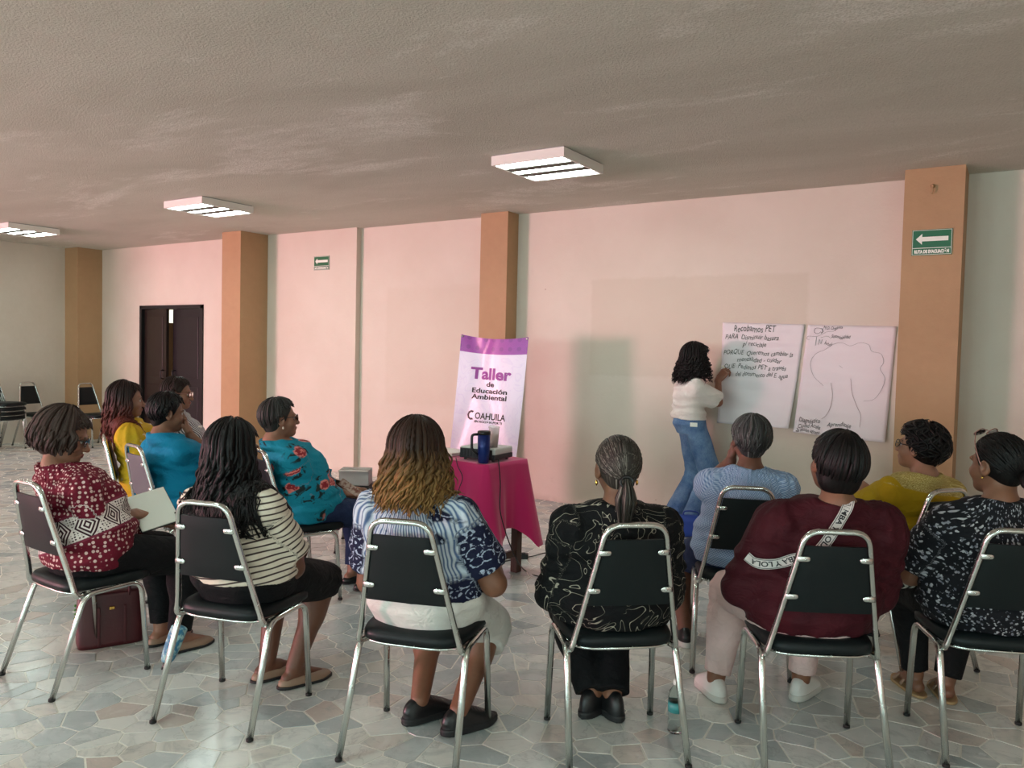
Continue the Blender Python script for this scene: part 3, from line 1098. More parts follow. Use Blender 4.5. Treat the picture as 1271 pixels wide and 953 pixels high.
# ================================================================== banner on a cross stand
BD = cam_depth(at_y(612, 480, 5.98))
BYAW = math.radians(11)
M_BANNER = Mat('lilac white vinyl', (226, 216, 240), 0.32)
b0 = M_BANNER
_uv = b0.attr('uvc')
_u, _v, _w = b0.sep(_uv)
_tri = lambda s, k: b0.math('ABSOLUTE', b0.math('SUBTRACT', b0.math('FRACT', b0.math('MULTIPLY', s, k)), 0.5))
_l1 = b0.math('ABSOLUTE', b0.math('SINE', b0.math('ADD', b0.math('MULTIPLY', _tri(_u, 14.0), 22.0), b0.math('MULTIPLY', _v, 190.0))))
_dots = b0.step(b0.voro(b0.comb(b0.math('MULTIPLY', _u, 11.5), b0.math('MULTIPLY', _v, 11.5), 0.0), 1.0, rnd=0.0), 0.26, 0.22)
_pat = b0.math('MAXIMUM', b0.step(_l1, 0.30, 0.12), b0.math('MULTIPLY', _dots, 0.8))
_bandc = b0.mix(b0.math('MULTIPLY', _pat, 0.55), (150, 58, 158), (96, 28, 112))
_inband = b0.step(_v, 1.425, 1.427)
_swirl = b0.step(b0.math('SINE', b0.math('MULTIPLY', b0.noise(b0.comb(_u, _v, 0.0), 5.0, 1, 0.5, 1.2), 40.0)), 0.72, 0.95)
_body = b0.mix(b0.math('MULTIPLY', _swirl, 0.30), (232, 224, 244), (214, 200, 236))
b0.set('Base Color', b0.mix(_inband, _body, _bandc))
BW, BH = 0.68, 1.58


def banner_pt(u, v):
    """u across (-.5 .. .5)*BW, v up from the hem; a sheet pulled tight at its corners"""
    t = v / BH
    sag = -0.030 * (1 - (2 * u / BW) ** 2) * max(0.0, (t - 0.55) / 0.45) ** 2
    fold = 0.018 * math.exp(-((u * 0.9 + (t - 0.55) * 0.55 - 0.05) / 0.07) ** 2) + 0.012 * math.exp(-((u + 0.16 - (t - 0.7) * 0.35) / 0.05) ** 2)
    return (u + (0.012 * math.sin(t * 3.0)), fold - 0.02 * math.sin(u * 7.0), v + sag)


ban = thing('banner', 'white and purple workshop banner on a slim black cross stand', 'banner')
BL, BR_ = at_depth(570, 415, BD - 0.10), at_depth(655.5, 418, BD + 0.10)
bc = (BL + BR_) / 2
ban.location = (float(bc[0]), float(bc[1]), 0.0)
ban.rotation_euler = (0, 0, BYAW)
BZ0 = float(bc[2]) - BH
TILT = Matrix.Translation((0, 0, BZ0 + BH)) @ Matrix(((1, 0, 0.075, 0), (0, 1, 0, 0), (-0.03, 0, 1, 0), (0, 0, 0, 1))) @ Matrix.Rotation(math.radians(-2.5), 4, 'X') @ Matrix.Translation((0, 0, -BH))
V, F, UVC = [], [], []
nu, nv = 28, 56
for j in range(nv + 1):
    for i in range(nu + 1):
        u, v = (i / nu - 0.5) * BW, j / nv * BH
        V.append(tuple(TILT @ Vector(banner_pt(u, v))))
        UVC.append((u, v, 0))
for j in range(nv):
    for i in range(nu):
        a = j * (nu + 1) + i
        F.append((a, a + 1, a + nu + 2, a + nu + 1))
o = mesh_obj('banner_sheet', V, F, M_BANNER, ban)
o.data.attributes.new('uvc', 'FLOAT_VECTOR', 'POINT').data.foreach_set('vector', np.array(UVC, np.float32).ravel())
sheet = o
M_PURPLE = Mat('purple print', (146, 60, 150), 0.5)
M_INK = Mat('black print', (22, 18, 26), 0.5)


def on_banner(body, size, cy, width, mat, bold, cx=0.0, shear=0.0, name='lettering'):
    V, F = text_mesh(body, size, bold, shear)
    x0, x1 = min(v[0] for v in V), max(v[0] for v in V)
    s = width / (x1 - x0)
    out = []
    for v in V:
        p = banner_pt((v[0] - (x0 + x1) / 2) * s + cx, cy + v[1])
        out.append(tuple(TILT @ Vector((p[0], p[1] - 0.0025, p[2]))))
    return mesh_obj(name, out, F, mat, sheet, smooth=False)


on_banner('Taller', 0.150, 1.185, 0.425, M_PURPLE, 0.005)
on_banner('de', 0.064, 1.115, 0.088, M_INK, 0.0018)
on_banner('Educación', 0.062, 1.053, 0.372, M_INK, 0.0018)
on_banner('Ambiental', 0.062, 0.995, 0.372, M_INK, 0.0018)
on_banner('OAHUILA', 0.083, 0.811, 0.318, M_INK, 0.0018, 0.035)
on_banner('EN ACCIÓN POR TI', 0.027, 0.777, 0.285, M_INK, 0.0012, 0.02)
hexa = []
for k in range(7):
    a = math.radians(60 + k * 40)
    hexa.append((-0.163 + 0.046 * math.cos(a), 0.840 + 0.046 * math.sin(a)))
V, F = [], []
for k, (x_, y_) in enumerate(hexa):
    for q in (1.0, 0.6):
        p = banner_pt(-0.163 + (x_ + 0.163) * q, 0.840 + (y_ - 0.840) * q)
        V.append(tuple(TILT @ Vector((p[0], p[1] - 0.0025, p[2]))))
for k in range(6):
    F.append((2 * k, 2 * k + 1, 2 * k + 3, 2 * k + 2))
mesh_obj('emblem', V, F, M_INK, sheet, smooth=False)
# stand: two crossed poles, two feet, an eyelet pin at each corner
cor = [TILT @ Vector(banner_pt(sx * (BW / 2 - 0.015), v)) for sx in (-1, 1) for v in (0.015, BH - 0.015)]
hub = Vector((0.06, 0.10, 0.62))
for c in cor:
    p = [tuple(c + Vector((0, 0.006, 0))), tuple((c + hub) / 2 + Vector((0, 0.03, 0))), tuple(hub)]
    MB().tube(catmull(p, 5), 0.005, 6).build('stand_pole', M_BLACK, ban)
    MB().lathe([(0.010, 0.0), (0.010, 0.004), (0.004, 0.010)], 10, Matrix.Translation(c + Vector((0, 0.0, 0))) @ Matrix.Rotation(math.radians(90), 4, 'X')).build('eyelet_pin', M_CHROME, ban)
for q in ((-0.28, 0.12, 0.012), (0.36, 0.10, 0.012), (0.05, 0.42, 0.012)):
    MB().tube([tuple(hub), q], [0.007, 0.006], 8).build('stand_leg', M_BLACK, ban)

# ================================================================== the two flip-chart sheets on the wall
M_PAPER = Mat('white paper', (224, 218, 222), 0.75)
M_PENCIL = Mat('graphite line', (120, 112, 118), 0.7)
M_MARK = Mat('dark green black marker', (52, 64, 56), 0.6)
M_MARKB = Mat('black marker', (24, 22, 26), 0.6)


class Sheet:
    def __init__(self, name, label, quad, bow, curl, Y=None):
        self.Q = [np.array(at_y(px, py, WY - 0.010)) for px, py in quad]       # tl, tr, br, bl
        self.bow, self.curl = bow, curl
        self.o = thing(name, label, 'paper sheet', tuple(float(v) for v in (self.Q[3] + self.Q[2]) / 2), 0, 'flip-chart sheets taped to the wall')
        self.base = np.array(self.o.location)
        V, F = [], []
        n, m = 26, 36
        for j in range(m + 1):
            for i in range(n + 1):
                V.append(self.pt(i / n, j / m, 0))
        for j in range(m):
            for i in range(n):
                a = j * (n + 1) + i
                F.append((a, a + n + 1, a + n + 2, a + 1))
        o = mesh_obj('paper', V, F, M_PAPER, self.o)
        so = o.modifiers.new('thickness', 'SOLIDIFY')
        so.thickness, so.offset = 0.0012, -1.0
        self.paper = o

    def pt(self, u, v, lift):
        """u right, v down"""
        tl, tr, br, bl = self.Q
        p = tl * (1 - u) * (1 - v) + tr * u * (1 - v) + br * u * v + bl * (1 - u) * v
        out = self.bow * math.sin(math.pi * min(1, max(0, u))) * v * 0.6 + self.curl * max(0, v - 0.35) ** 2 + 0.004 * math.sin(v * 46.0) * (0.4 if v > 0.62 else 1.0)
        return tuple(p - self.base + np.array([0, -out - lift, 0]))

    def text(self, body, u, v, size, width=None, mat=M_MARK, shear=0.22, name='handwriting', bold=0.0):
        V, F = text_mesh(body, size, bold, shear, align='LEFT')
        x0, x1 = min(p[0] for p in V), max(p[0] for p in V)
        W = float(np.linalg.norm(self.Q[1] - self.Q[0]))
        H = float(np.linalg.norm(self.Q[3] - self.Q[0]))
        s = (width * W) / (x1 - x0) if width else 1.0
        out = []
        for x, y, _ in V:
            uu = u + (x - x0) * s / W
            wob = 0.006 * math.sin(uu * 23 + v * 40) + 0.004 * math.sin(uu * 61.0 + v * 17)
            out.append(self.pt(uu, v - y / H + wob, 0.003))
        return mesh_obj(name, out, F, mat, self.paper, smooth=False)

    def stroke(self, pts, r=0.0022, mat=M_PENCIL, name='drawn_line'):
        P = [self.pt(u, v, 0.0025) for u, v in catmull([(a, b) for a, b in pts], 8)]
        return MB().tube(P, r, 4, flat=0.4, up=(0, 1, 0)).build(name, mat, self.paper)


s1 = Sheet('flip_chart_sheet', 'white paper sheet with handwritten lines that the presenter is writing on', ((897, 400), (999, 402.5), (981, 531), (893, 524)), 0.02, 0.16)
HW = (('Recobamos PET', 0.15, 0.085, 0.082, 0.52), ('PARA  Disminuir basura', 0.045, 0.160, 0.062, 0.67), ('p/ reciclaje', 0.27, 0.225, 0.056, 0.30),
      ('PORQUE  Queremos cambiar la', 0.03, 0.312, 0.058, 0.88), ('mentalidad - cuidar', 0.21, 0.378, 0.056, 0.57), ('QUE  Pedimos PET a través', 0.05, 0.452, 0.058, 0.80), ('del documento del E. agua', 0.20, 0.522, 0.056, 0.68))
for b_, u_, v_, sz_, w_ in HW:
    s1.text(b_, u_, v_, sz_, w_, M_MARK, 0.2, bold=0.0)
s2 = Sheet('flip_chart_sheet', 'white paper sheet with a pencil outline of a large tree', ((1003, 403), (1113, 405), (1099, 549), (985, 536)), 0.012, 0.05)
s2.stroke([(0.27, 0.55), (0.15, 0.47), (0.09, 0.36), (0.13, 0.27), (0.24, 0.22), (0.33, 0.17), (0.42, 0.155), (0.52, 0.18), (0.62, 0.15), (0.72, 0.165), (0.76, 0.22), (0.86, 0.24), (0.90, 0.31), (0.87, 0.37), (0.93, 0.45), (0.90, 0.56), (0.83, 0.64), (0.73, 0.66)])
M_PENCILR = Mat('brown pencil line', (150, 108, 112), 0.7)
s2.stroke([(0.35, 0.52), (0.385, 0.62), (0.38, 0.74), (0.34, 0.82), (0.30, 0.85)], 0.0028, M_PENCILR)
s2.stroke([(0.565, 0.47), (0.60, 0.60), (0.66, 0.70), (0.72, 0.79), (0.72, 0.89)], 0.0022, M_PENCILR)
s2.stroke([(0.42, 0.36), (0.46, 0.38)], 0.0018)
s2.stroke([(0.185, 0.065), (0.17, 0.035), (0.10, 0.03), (0.085, 0.065), (0.13, 0.08), (0.165, 0.06)], 0.0030, M_MARKB, 'marker_line')
s2.stroke([(0.17, 0.03), (0.185, 0.06), (0.165, 0.075)], 0.0055, M_MARKB, 'marker_line')
s2.stroke([(0.04, 0.135), (0.01, 0.13), (0.02, 0.105), (0.12, 0.105), (0.20, 0.075), (0.24, 0.06), (0.31, 0.055)], 0.0022, M_MARK, 'marker_line')
s2.stroke([(0.12, 0.11), (0.12, 0.19)], 0.0024, M_MARK, 'marker_line')
s2.stroke([(0.15, 0.18), (0.155, 0.13), (0.18, 0.17), (0.19, 0.13)], 0.0022, M_MARK, 'marker_line')
s2.stroke([(0.17, 0.115), (0.24, 0.10), (0.29, 0.12)], 0.0020, M_MARK, 'marker_line')
s2.text('M.O. Orgánica', 0.19, 0.035, 0.036, 0.22, M_MARKB, 0.2, bold=0.0)
s2.text('Sustentabilidad', 0.29, 0.115, 0.040, 0.22, M_MARKB, 0.35, bold=0.0)
s2.text('Árbol', 0.22, 0.18, 0.040, 0.09, M_MARKB, 0.1, bold=0.0)
s2.text('Diagnóstico', 0.05, 0.895, 0.055, 0.24, M_MARKB, 0.2)
s2.text('Ciudad Acuña', 0.05, 0.945, 0.050, 0.25, M_MARKB, 0.2, bold=0.0)
s2.text('2a sesión agosto', 0.03, 0.985, 0.044, 0.27, M_MARKB, 0.2, bold=0.0)
s2.text('Aprendizaje', 0.37, 0.905, 0.050, 0.26, M_MARKB, 0.2)

# ================================================================== people: smooth bodies meshed from distance fields
F32 = np.float32


def A3(*v):
    return np.array(v, F32)


def smin(a, b, k):
    h = np.clip(0.5 + 0.5 * (b - a) / k, 0, 1)
    return b + (a - b) * h - k * h * (1 - h)


def smax(a, b, k):
    return -smin(-a, -b, k)


def cone(P, a, b, ra, rb):
    """capsule from a to b with changing radius"""
    a, b = np.asarray(a, F32), np.asarray(b, F32)
    ab = b - a
    t = np.clip(((P - a) @ ab) / max(1e-9, float(ab @ ab)), 0, 1)
    q = P - a - t[:, None] * ab
    return np.sqrt(np.einsum('ij,ij->i', q, q)) - (ra + (rb - ra) * t)


def ell(P, c, r, R=None):
    q = P - np.asarray(c, F32)
    if R is not None:
        q = q @ np.asarray(R, F32)
    r = np.asarray(r, F32)
    k0 = np.sqrt(np.einsum('ij,ij->i', q / r, q / r))
    k1 = np.sqrt(np.einsum('ij,ij->i', q / r ** 2, q / r ** 2)) + 1e-9
    return k0 * (k0 - 1.0) / k1


def rbox(P, c, h, rad, R=None):
    q = P - np.asarray(c, F32)
    if R is not None:
        q = q @ np.asarray(R, F32)
    q = np.abs(q) - (np.asarray(h, F32) - rad)
    o = np.maximum(q, 0)
    return np.sqrt(np.einsum('ij,ij->i', o, o)) + np.minimum(q.max(1), 0) - rad


def wob(P, freq, seed, n=5, aniso=(1, 1, 1)):
    """cheap smooth noise about -1..1"""
    r = np.random.default_rng(seed)
    out = np.zeros(len(P), F32)
    for i in range(n):
        k = r.normal(size=3)
        k = k / np.linalg.norm(k) * freq * r.uniform(0.6, 1.6) * np.asarray(aniso)
        out += np.sin(P @ k.astype(F32) + F32(r.uniform(0, 6.28)))
    return out / n ** 0.5 * 0.7


def rot(axis, deg):
    return np.array(Matrix.Rotation(math.radians(deg), 3, axis), F32)


def mesh_sdf(fn, lo, hi, h, proj=2):
    """surface nets over a sparse grid; returns vertices and quads"""
    B = 6
    lo, hi = np.asarray(lo, float), np.asarray(hi, float)
    nb = np.maximum(1, np.ceil((hi - lo) / (h * B)).astype(int))
    bx, by, bz = np.meshgrid(*[np.arange(k) for k in nb], indexing='ij')
    bc = np.column_stack([bx.ravel(), by.ravel(), bz.ravel()])
    ctr = (lo + (bc + 0.5) * B * h - 0.5 * h).astype(F32)
    d = fn(ctr)
    act = np.abs(d) < B * h * 1.15
    N = nb * B
    vol = np.repeat(np.repeat(np.repeat(d.reshape(nb).astype(F32), B, 0), B, 1), B, 2)
    g = np.arange(B)
    sub = np.array([(i, j, k) for i in g for j in g for k in g])
    ab = bc[act]
    idx = (ab[:, None, :] * B + sub[None]).reshape(-1, 3)
    pts = (lo + idx * h).astype(F32)
    val = np.empty(len(pts), F32)
    for s in range(0, len(pts), 400000):
        val[s:s + 400000] = fn(pts[s:s + 400000])
    vol[idx[:, 0], idx[:, 1], idx[:, 2]] = val
    vol[0], vol[-1], vol[:, 0], vol[:, -1], vol[:, :, 0], vol[:, :, -1] = 1, 1, 1, 1, 1, 1
    ins = vol < 0
    c = ins[:-1, :-1, :-1].astype(np.int8)
    for dx, dy, dz in ((1, 0, 0), (0, 1, 0), (0, 0, 1), (1, 1, 0), (1, 0, 1), (0, 1, 1), (1, 1, 1)):
        c = c + ins[dx:N[0] - 1 + dx, dy:N[1] - 1 + dy, dz:N[2] - 1 + dz]
    cells = np.argwhere((c > 0) & (c < 8))
    vid = np.full(c.shape, -1, np.int32)
    vid[cells[:, 0], cells[:, 1], cells[:, 2]] = np.arange(len(cells))
    acc = np.zeros((len(cells), 3))
    cnt = np.zeros(len(cells))
    cor = [(i, j, k) for i in (0, 1) for j in (0, 1) for k in (0, 1)]
    vals = {o: vol[cells[:, 0] + o[0], cells[:, 1] + o[1], cells[:, 2] + o[2]] for o in cor}
    for a in cor:
        for ax in range(3):
            if a[ax] == 0:
                b = tuple(1 if q == ax else a[q] for q in range(3))
                va, vb = vals[a], vals[b]
                m = (va < 0) != (vb < 0)
                t = va[m] / (va[m] - vb[m])
                p = np.tile(np.array(a, float), (m.sum(), 1))
                p[:, ax] += t
                acc[m] += p
                cnt[m] += 1
    V = (lo + (cells + acc / cnt[:, None]) * h).astype(F32)
    quads = []
    for ax in range(3):
        e1 = [1 if q == ax else 0 for q in range(3)]
        s0 = ins[:N[0] - e1[0], :N[1] - e1[1], :N[2] - e1[2]]
        s1 = ins[e1[0]:, e1[1]:, e1[2]:]
        E = np.argwhere(s0 != s1)
        o = [q for q in range(3) if q != ax]
        E = E[(E[:, o[0]] > 0) & (E[:, o[1]] > 0) & (E[:, o[0]] < N[o[0]] - 1) & (E[:, o[1]] < N[o[1]] - 1)]
        flip = s0[E[:, 0], E[:, 1], E[:, 2]]
        q = []
        for da, db in ((1, 1), (0, 1), (0, 0), (1, 0)):
            k = E.copy()
            k[:, o[0]] -= da
            k[:, o[1]] -= db
            q.append(vid[k[:, 0], k[:, 1], k[:, 2]])
        q = np.column_stack(q)
        if ax == 1:
            flip = ~flip
        q[~flip] = q[~flip][:, ::-1]
        quads.append(q)
    Q = np.concatenate(quads)
    Q = Q[(Q >= 0).all(1)]
    e = F32(h * 0.5)
    for _ in range(proj):
        d0 = fn(V)
        G = np.column_stack([fn(V + A3(*(e if q == ax else 0 for q in range(3)))) - d0 for ax in range(3)]) / e
        g2 = np.einsum('ij,ij->i', G, G) + 0.05
        V = V - G * np.clip(d0 / g2, -h, h)[:, None] * 0.9
    return V, Q


def keep_faces(V, Q, mask_v):
    """drop faces whose vertices all fail the mask, then compact"""
    kf = mask_v[Q].any(1)
    Q = Q[kf]
    used = np.unique(Q)
    m = np.full(len(V), -1, np.int32)
    m[used] = np.arange(len(used))
    return V[used], m[Q]


def join(parts):
    Vs, Qs, k = [], [], 0
    for V, Q in parts:
        Vs.append(V)
        Qs.append(Q + k)
        k += len(V)
    return np.concatenate(Vs), np.concatenate(Qs)


def unit(v):
    v = np.asarray(v, float)
    return v / max(1e-9, np.linalg.norm(v))


def ik(a, b, l1, l2, pole):
    a, b = np.asarray(a, float), np.asarray(b, float)
    d = b - a
    L = np.linalg.norm(d)
    if L > (l1 + l2) * 0.995:
        b = a + d / L * (l1 + l2) * 0.995
        d = b - a
        L = np.linalg.norm(d)
    u = d / L
    x = (l1 * l1 - l2 * l2 + L * L) / (2 * L)
    hgt = math.sqrt(max(0.0, l1 * l1 - x * x))
    p = np.asarray(pole, float)
    p = unit(p - u * (p @ u))
    return a + u * x + p * hgt, b


class Chain:
    """a tube with elliptic sections along a polyline: nodes (c, rx, ry); right vectors given"""
    def __init__(self, nodes, right):
        self.c = [np.asarray(n[0], F32) for n in nodes]
        self.rx = [n[1] for n in nodes]
        self.ry = [n[2] for n in nodes]
        self.right = [np.asarray(unit(r), F32) for r in right]

    def __call__(self, P, off=0.0, k=0.03):
        out = None
        for i in range(len(self.c) - 1):
            a, b = self.c[i], self.c[i + 1]
            ab = b - a
            L = float(np.linalg.norm(ab))
            ax = ab / L
            r = self.right[i] + self.right[i + 1]
            r = r - ax * (r @ ax)
            r = r / np.linalg.norm(r)
            f = np.cross(ax, r)
            q = P - a
            tz = q @ ax
            t = np.clip(tz / L, 0, 1)
            rx = self.rx[i] + (self.rx[i + 1] - self.rx[i]) * t + off
            ry = self.ry[i] + (self.ry[i + 1] - self.ry[i]) * t + off
            x, y = q @ r, q @ f
            z = tz - t * L
            # rounded ends, so that neighbouring segments meet without a notch on the outside of a bend
            r2 = 0.5 * min(self.ry[i], self.ry[i + 1])
            zz = np.where(z < 0, z / (0.018 if i == 0 else r2), z / r2)
            k0 = np.sqrt((x / rx) ** 2 + (y / ry) ** 2 + zz ** 2) + 1e-6
            g = np.sqrt(x * x + y * y + z * z)
            d = np.where(k0 < 0.3, -np.minimum(rx, ry) * (1 - k0), g - g / k0)
            out = d if out is None else smin(out, d, k)
        return out


# ------------------------------------------------------------------ heads
class Head:
    """local frame: x right, y forward, z up, origin in the skull's middle"""
    def __init__(self, c, R, s=1.0, jaw=1.0):
        self.c, self.R, self.s, self.jaw = np.asarray(c, F32), np.asarray(R, F32), s, jaw

    def to(self, P):
        return ((P - self.c) @ self.R) / F32(self.s)

    def out(self, p):
        return self.c + (np.asarray(p, float) * self.s) @ self.R.T

    def sdf(self, P):
        q = self.to(P)
        m = q.copy()
        m[:, 0] = np.abs(m[:, 0])
        d = ell(q, (0, -0.012, 0.028), (0.074, 0.094, 0.088))
        d = smin(d, ell(q, (0, 0.028, -0.035), (0.058 * self.jaw, 0.064, 0.075)), 0.03)
        d = smin(d, ell(q, (0, 0.066, -0.088), (0.024 * self.jaw, 0.022, 0.020)), 0.03)        # chin
        d = smin(d, ell(m, (0.040, 0.055, -0.030), (0.024, 0.026, 0.026)), 0.02)    # cheeks
        d = smin(d, ell(m, (0.026, 0.078, 0.022), (0.026, 0.012, 0.010)), 0.014)    # brow
        d = smax(d, -ell(m, (0.031, 0.094, 0.002), (0.019, 0.014, 0.012)), 0.012)   # eye hollows
        d = smin(d, cone(q, (0, 0.084, 0.008), (0, 0.106, -0.030), 0.008, 0.0125), 0.010)   # nose
        d = smin(d, ell(m, (0.011, 0.098, -0.033), (0.009, 0.011, 0.008)), 0.006)
        d = smin(d, ell(q, (0, 0.088, -0.057), (0.022, 0.012, 0.0065)), 0.005)      # upper lip
        d = smin(d, ell(q, (0, 0.086, -0.067), (0.019, 0.012, 0.0065)), 0.005)      # lower lip
        # ears
        e = ell(m, (0.078, -0.008, -0.004), (0.010, 0.020, 0.032), rot('Z', -18))
        e = smax(e, -ell(m, (0.088, -0.004, 0.000), (0.008, 0.012, 0.020), rot('Z', -18)), 0.006)
        e = smin(e, ell(m, (0.075, 0.000, -0.028), (0.008, 0.010, 0.010)), 0.008)
        d = smin(d, e, 0.006)
        return d * F32(self.s)


# ------------------------------------------------------------------ hands
FINGERS = ((-0.031, 0.084, 0.0082, (0.036, 0.023, 0.019)), (-0.010, 0.090, 0.0085, (0.041, 0.026, 0.020)), (0.011, 0.087, 0.0082, (0.038, 0.024, 0.019)), (0.030, 0.078, 0.0072, (0.029, 0.018, 0.016)))


class Hand:
    """local frame: origin at the wrist, y along the fingers, z out of the back of the hand, thumb towards -x (mirror=-1: +x)"""
    def __init__(self, wrist, fwd, back, mirror=1, curl=(25, 30, 25), spread=1.0, thumb=25, s=1.0):
        y = unit(fwd)
        z = unit(np.asarray(back, float) - y * (np.asarray(back, float) @ y))
        x = np.cross(y, z)
        self.R = np.column_stack([x, y, z]).astype(F32)
        self.c = np.asarray(wrist, F32)
        self.s = s
        self.mirror = mirror
        self.segs = []
        cl = curl if isinstance(curl[0], (tuple, list)) else [curl] * 4
        for (fx, fy, r, ls), cu, k in zip(FINGERS, cl, (-1, -0.3, 0.35, 1)):
            p = np.array([fx, fy, 0.0])
            ang, side = 0.0, math.radians(5.0 * k * spread)
            for i, (l, c) in enumerate(zip(ls, cu)):
                ang += math.radians(c)
                d = np.array([math.sin(side) * math.cos(ang), math.cos(side) * math.cos(ang), -math.sin(ang)])
                q = p + d * l
                self.segs.append((p, q, r * (1 - 0.07 * i), r * (1 - 0.07 * (i + 1))))
                p = q
        a = math.radians(thumb)
        p0, p1 = np.array([-0.022, 0.020, -0.008]), np.array([-0.044, 0.052, -0.018])
        p2 = p1 + 0.034 * np.array([-math.sin(a) * 0.7, math.cos(a), -0.35])
        p3 = p2 + 0.026 * np.array([math.sin(0.1 - a) * 0.2, math.cos(a * 0.4), -0.45])
        self.segs += [(p0, p1, 0.016, 0.012), (p1, p2, 0.0108, 0.0096), (p2, p3, 0.0096, 0.008)]

    def pts(self, i, t=1.0):
        p, q, _, _ = self.segs[i]
        v = (p + (q - p) * t) * self.s
        v = np.array([v[0] * self.mirror, v[1], v[2]])
        return self.c + v @ self.R.T

    def sdf(self, P):
        q = ((P - self.c) @ self.R) / F32(self.s)
        if self.mirror < 0:
            q = q * A3(-1, 1, 1)
        d = rbox(q, (0.0, 0.046, 0.0), (0.041, 0.046, 0.014), 0.013)
        d = smin(d, cone(q, (0, -0.03, 0), (0, 0.03, 0), 0.024, 0.022), 0.02)
        d = smin(d, ell(q, (-0.018, 0.034, -0.010), (0.020, 0.030, 0.014)), 0.015)
        for a, b, ra, rb in self.segs:
            d = smin(d, cone(q, a, b, ra, rb), 0.005)
        return d * F32(self.s)

    def box(self):
        C = [self.c] + [self.pts(i) for i in range(len(self.segs))]
        C = np.array(C)
        return C.min(0) - 0.035, C.max(0) + 0.035


# ------------------------------------------------------------------ materials for people
def skin(name, col):
    m = Mat(name, col, 0.5)
    co = m.coord()
    d = tuple(int(v * 0.86) for v in col)
    m.set('Base Color', m.mix(m.noise(co, 26.0, 4), d, tuple(min(255, int(v * 1.06)) for v in col)))
    m.set('Subsurface Weight', 0.08)
    m.set('Subsurface Radius', (0.02, 0.008, 0.004))
    m.bump(m.noise(co, 220.0, 2), 0.08, 0.002)
    return m


SKIN = skin('brown skin', (130, 86, 64))
SKIN2 = skin('light brown skin', (152, 106, 84))
SKIN3 = skin('deep brown skin', (112, 72, 54))
M_EYEW = Mat('eye white', (176, 168, 160), 0.35)
M_IRIS = Mat('dark iris', (40, 24, 16), 0.15)
M_LIP = Mat('lips', (140, 74, 66), 0.45)
M_BROW = Mat('eyebrow hair', (40, 28, 22), 0.7)


def hairmat(name, root, tip=None, streak=None, shine=0.48, grey=0.0):
    """colour runs with the strands: attribute st = (across, along 0..1, 0)"""
    m = Mat(name, root, shine)
    a, l, _ = m.sep(m.attr('st'))
    n = m.noise(m.comb(m.math('MULTIPLY', a, 90.0), m.math('MULTIPLY', l, 2.0), 0.0), 1.0, 4, 0.7)
    c = m.mix(m.step(n, 0.3, 0.7), tuple(int(v * 0.6) for v in root), tuple(min(255, int(v * 1.25 + 4)) for v in root))
    if tip:
        f = m.step(m.math('ADD', l, m.math('MULTIPLY', m.math('SUBTRACT', n, 0.5), 0.5)), 0.25, 0.85)
        c = m.mix(f, c, m.mix(m.step(n, 0.3, 0.7), tuple(int(v * 0.62) for v in tip), tip))
    if streak:
        n2 = m.noise(m.comb(m.math('MULTIPLY', a, 55.0), m.math('MULTIPLY', l, 1.2), 3.0), 1.0, 3, 0.6)
        c = m.mix(m.math('MULTIPLY', m.step(n2, 0.62 - grey, 0.74 - grey), 0.85), c, streak)
    m.set('Base Color', c)
    m.set('Specular IOR Level', 0.22)
    m.bump(n, 0.5, 0.003)
    return m


def with_attr(o, name, arr):
    o.data.attributes.new(name, 'FLOAT_VECTOR', 'POINT').data.foreach_set('vector', np.ascontiguousarray(arr, np.float32).ravel())
    return o


class Locks:
    """tapered strands gathered into one mesh, with the st attribute"""
    def __init__(self):
        self.V, self.F, self.S = [], [], []
        self.k = 0

    def add(self, pts, r, flat=0.5, out=None, sides=4, a=None, l0=0.0, l1=1.0):
        P = np.asarray(pts, float)
        n = len(P)
        R = np.asarray(r, float) if np.ndim(r) else np.full(n, float(r))
        T = np.gradient(P, axis=0)
        T /= np.linalg.norm(T, axis=1)[:, None] + 1e-9
        O = np.asarray(out, float) if out is not None else np.tile([0, -1.0, 0.2], (n, 1))
        O = O - T * np.einsum('ij,ij->i', O, T)[:, None]
        O /= np.linalg.norm(O, axis=1)[:, None] + 1e-9
        S = np.cross(T, O)
        ang = np.arange(sides) / sides * 2 * math.pi
        ring = P[:, None] + S[:, None] * (np.cos(ang)[None, :, None] * R[:, None, None]) + O[:, None] * (np.sin(ang)[None, :, None] * R[:, None, None] * flat)
        self.V.append(ring.reshape(-1, 3))
        i = np.arange(n - 1)[:, None] * sides
        s = np.arange(sides)[None]
        s2 = (s + 1) % sides
        self.F.append(np.stack([i + s, i + s2, i + sides + s2, i + sides + s], -1).reshape(-1, 4) + self.k)
        a = random.random() if a is None else a
        st = np.zeros((n, sides, 3))
        st[:, :, 0] = a + ang[None] * 0.02
        st[:, :, 1] = np.linspace(l0, l1, n)[:, None]
        self.S.append(st.reshape(-1, 3))
        self.k += n * sides

    def arrays(self):
        return np.concatenate(self.V), np.concatenate(self.F).astype(np.int32), np.concatenate(self.S)

SEATZ = 0.468


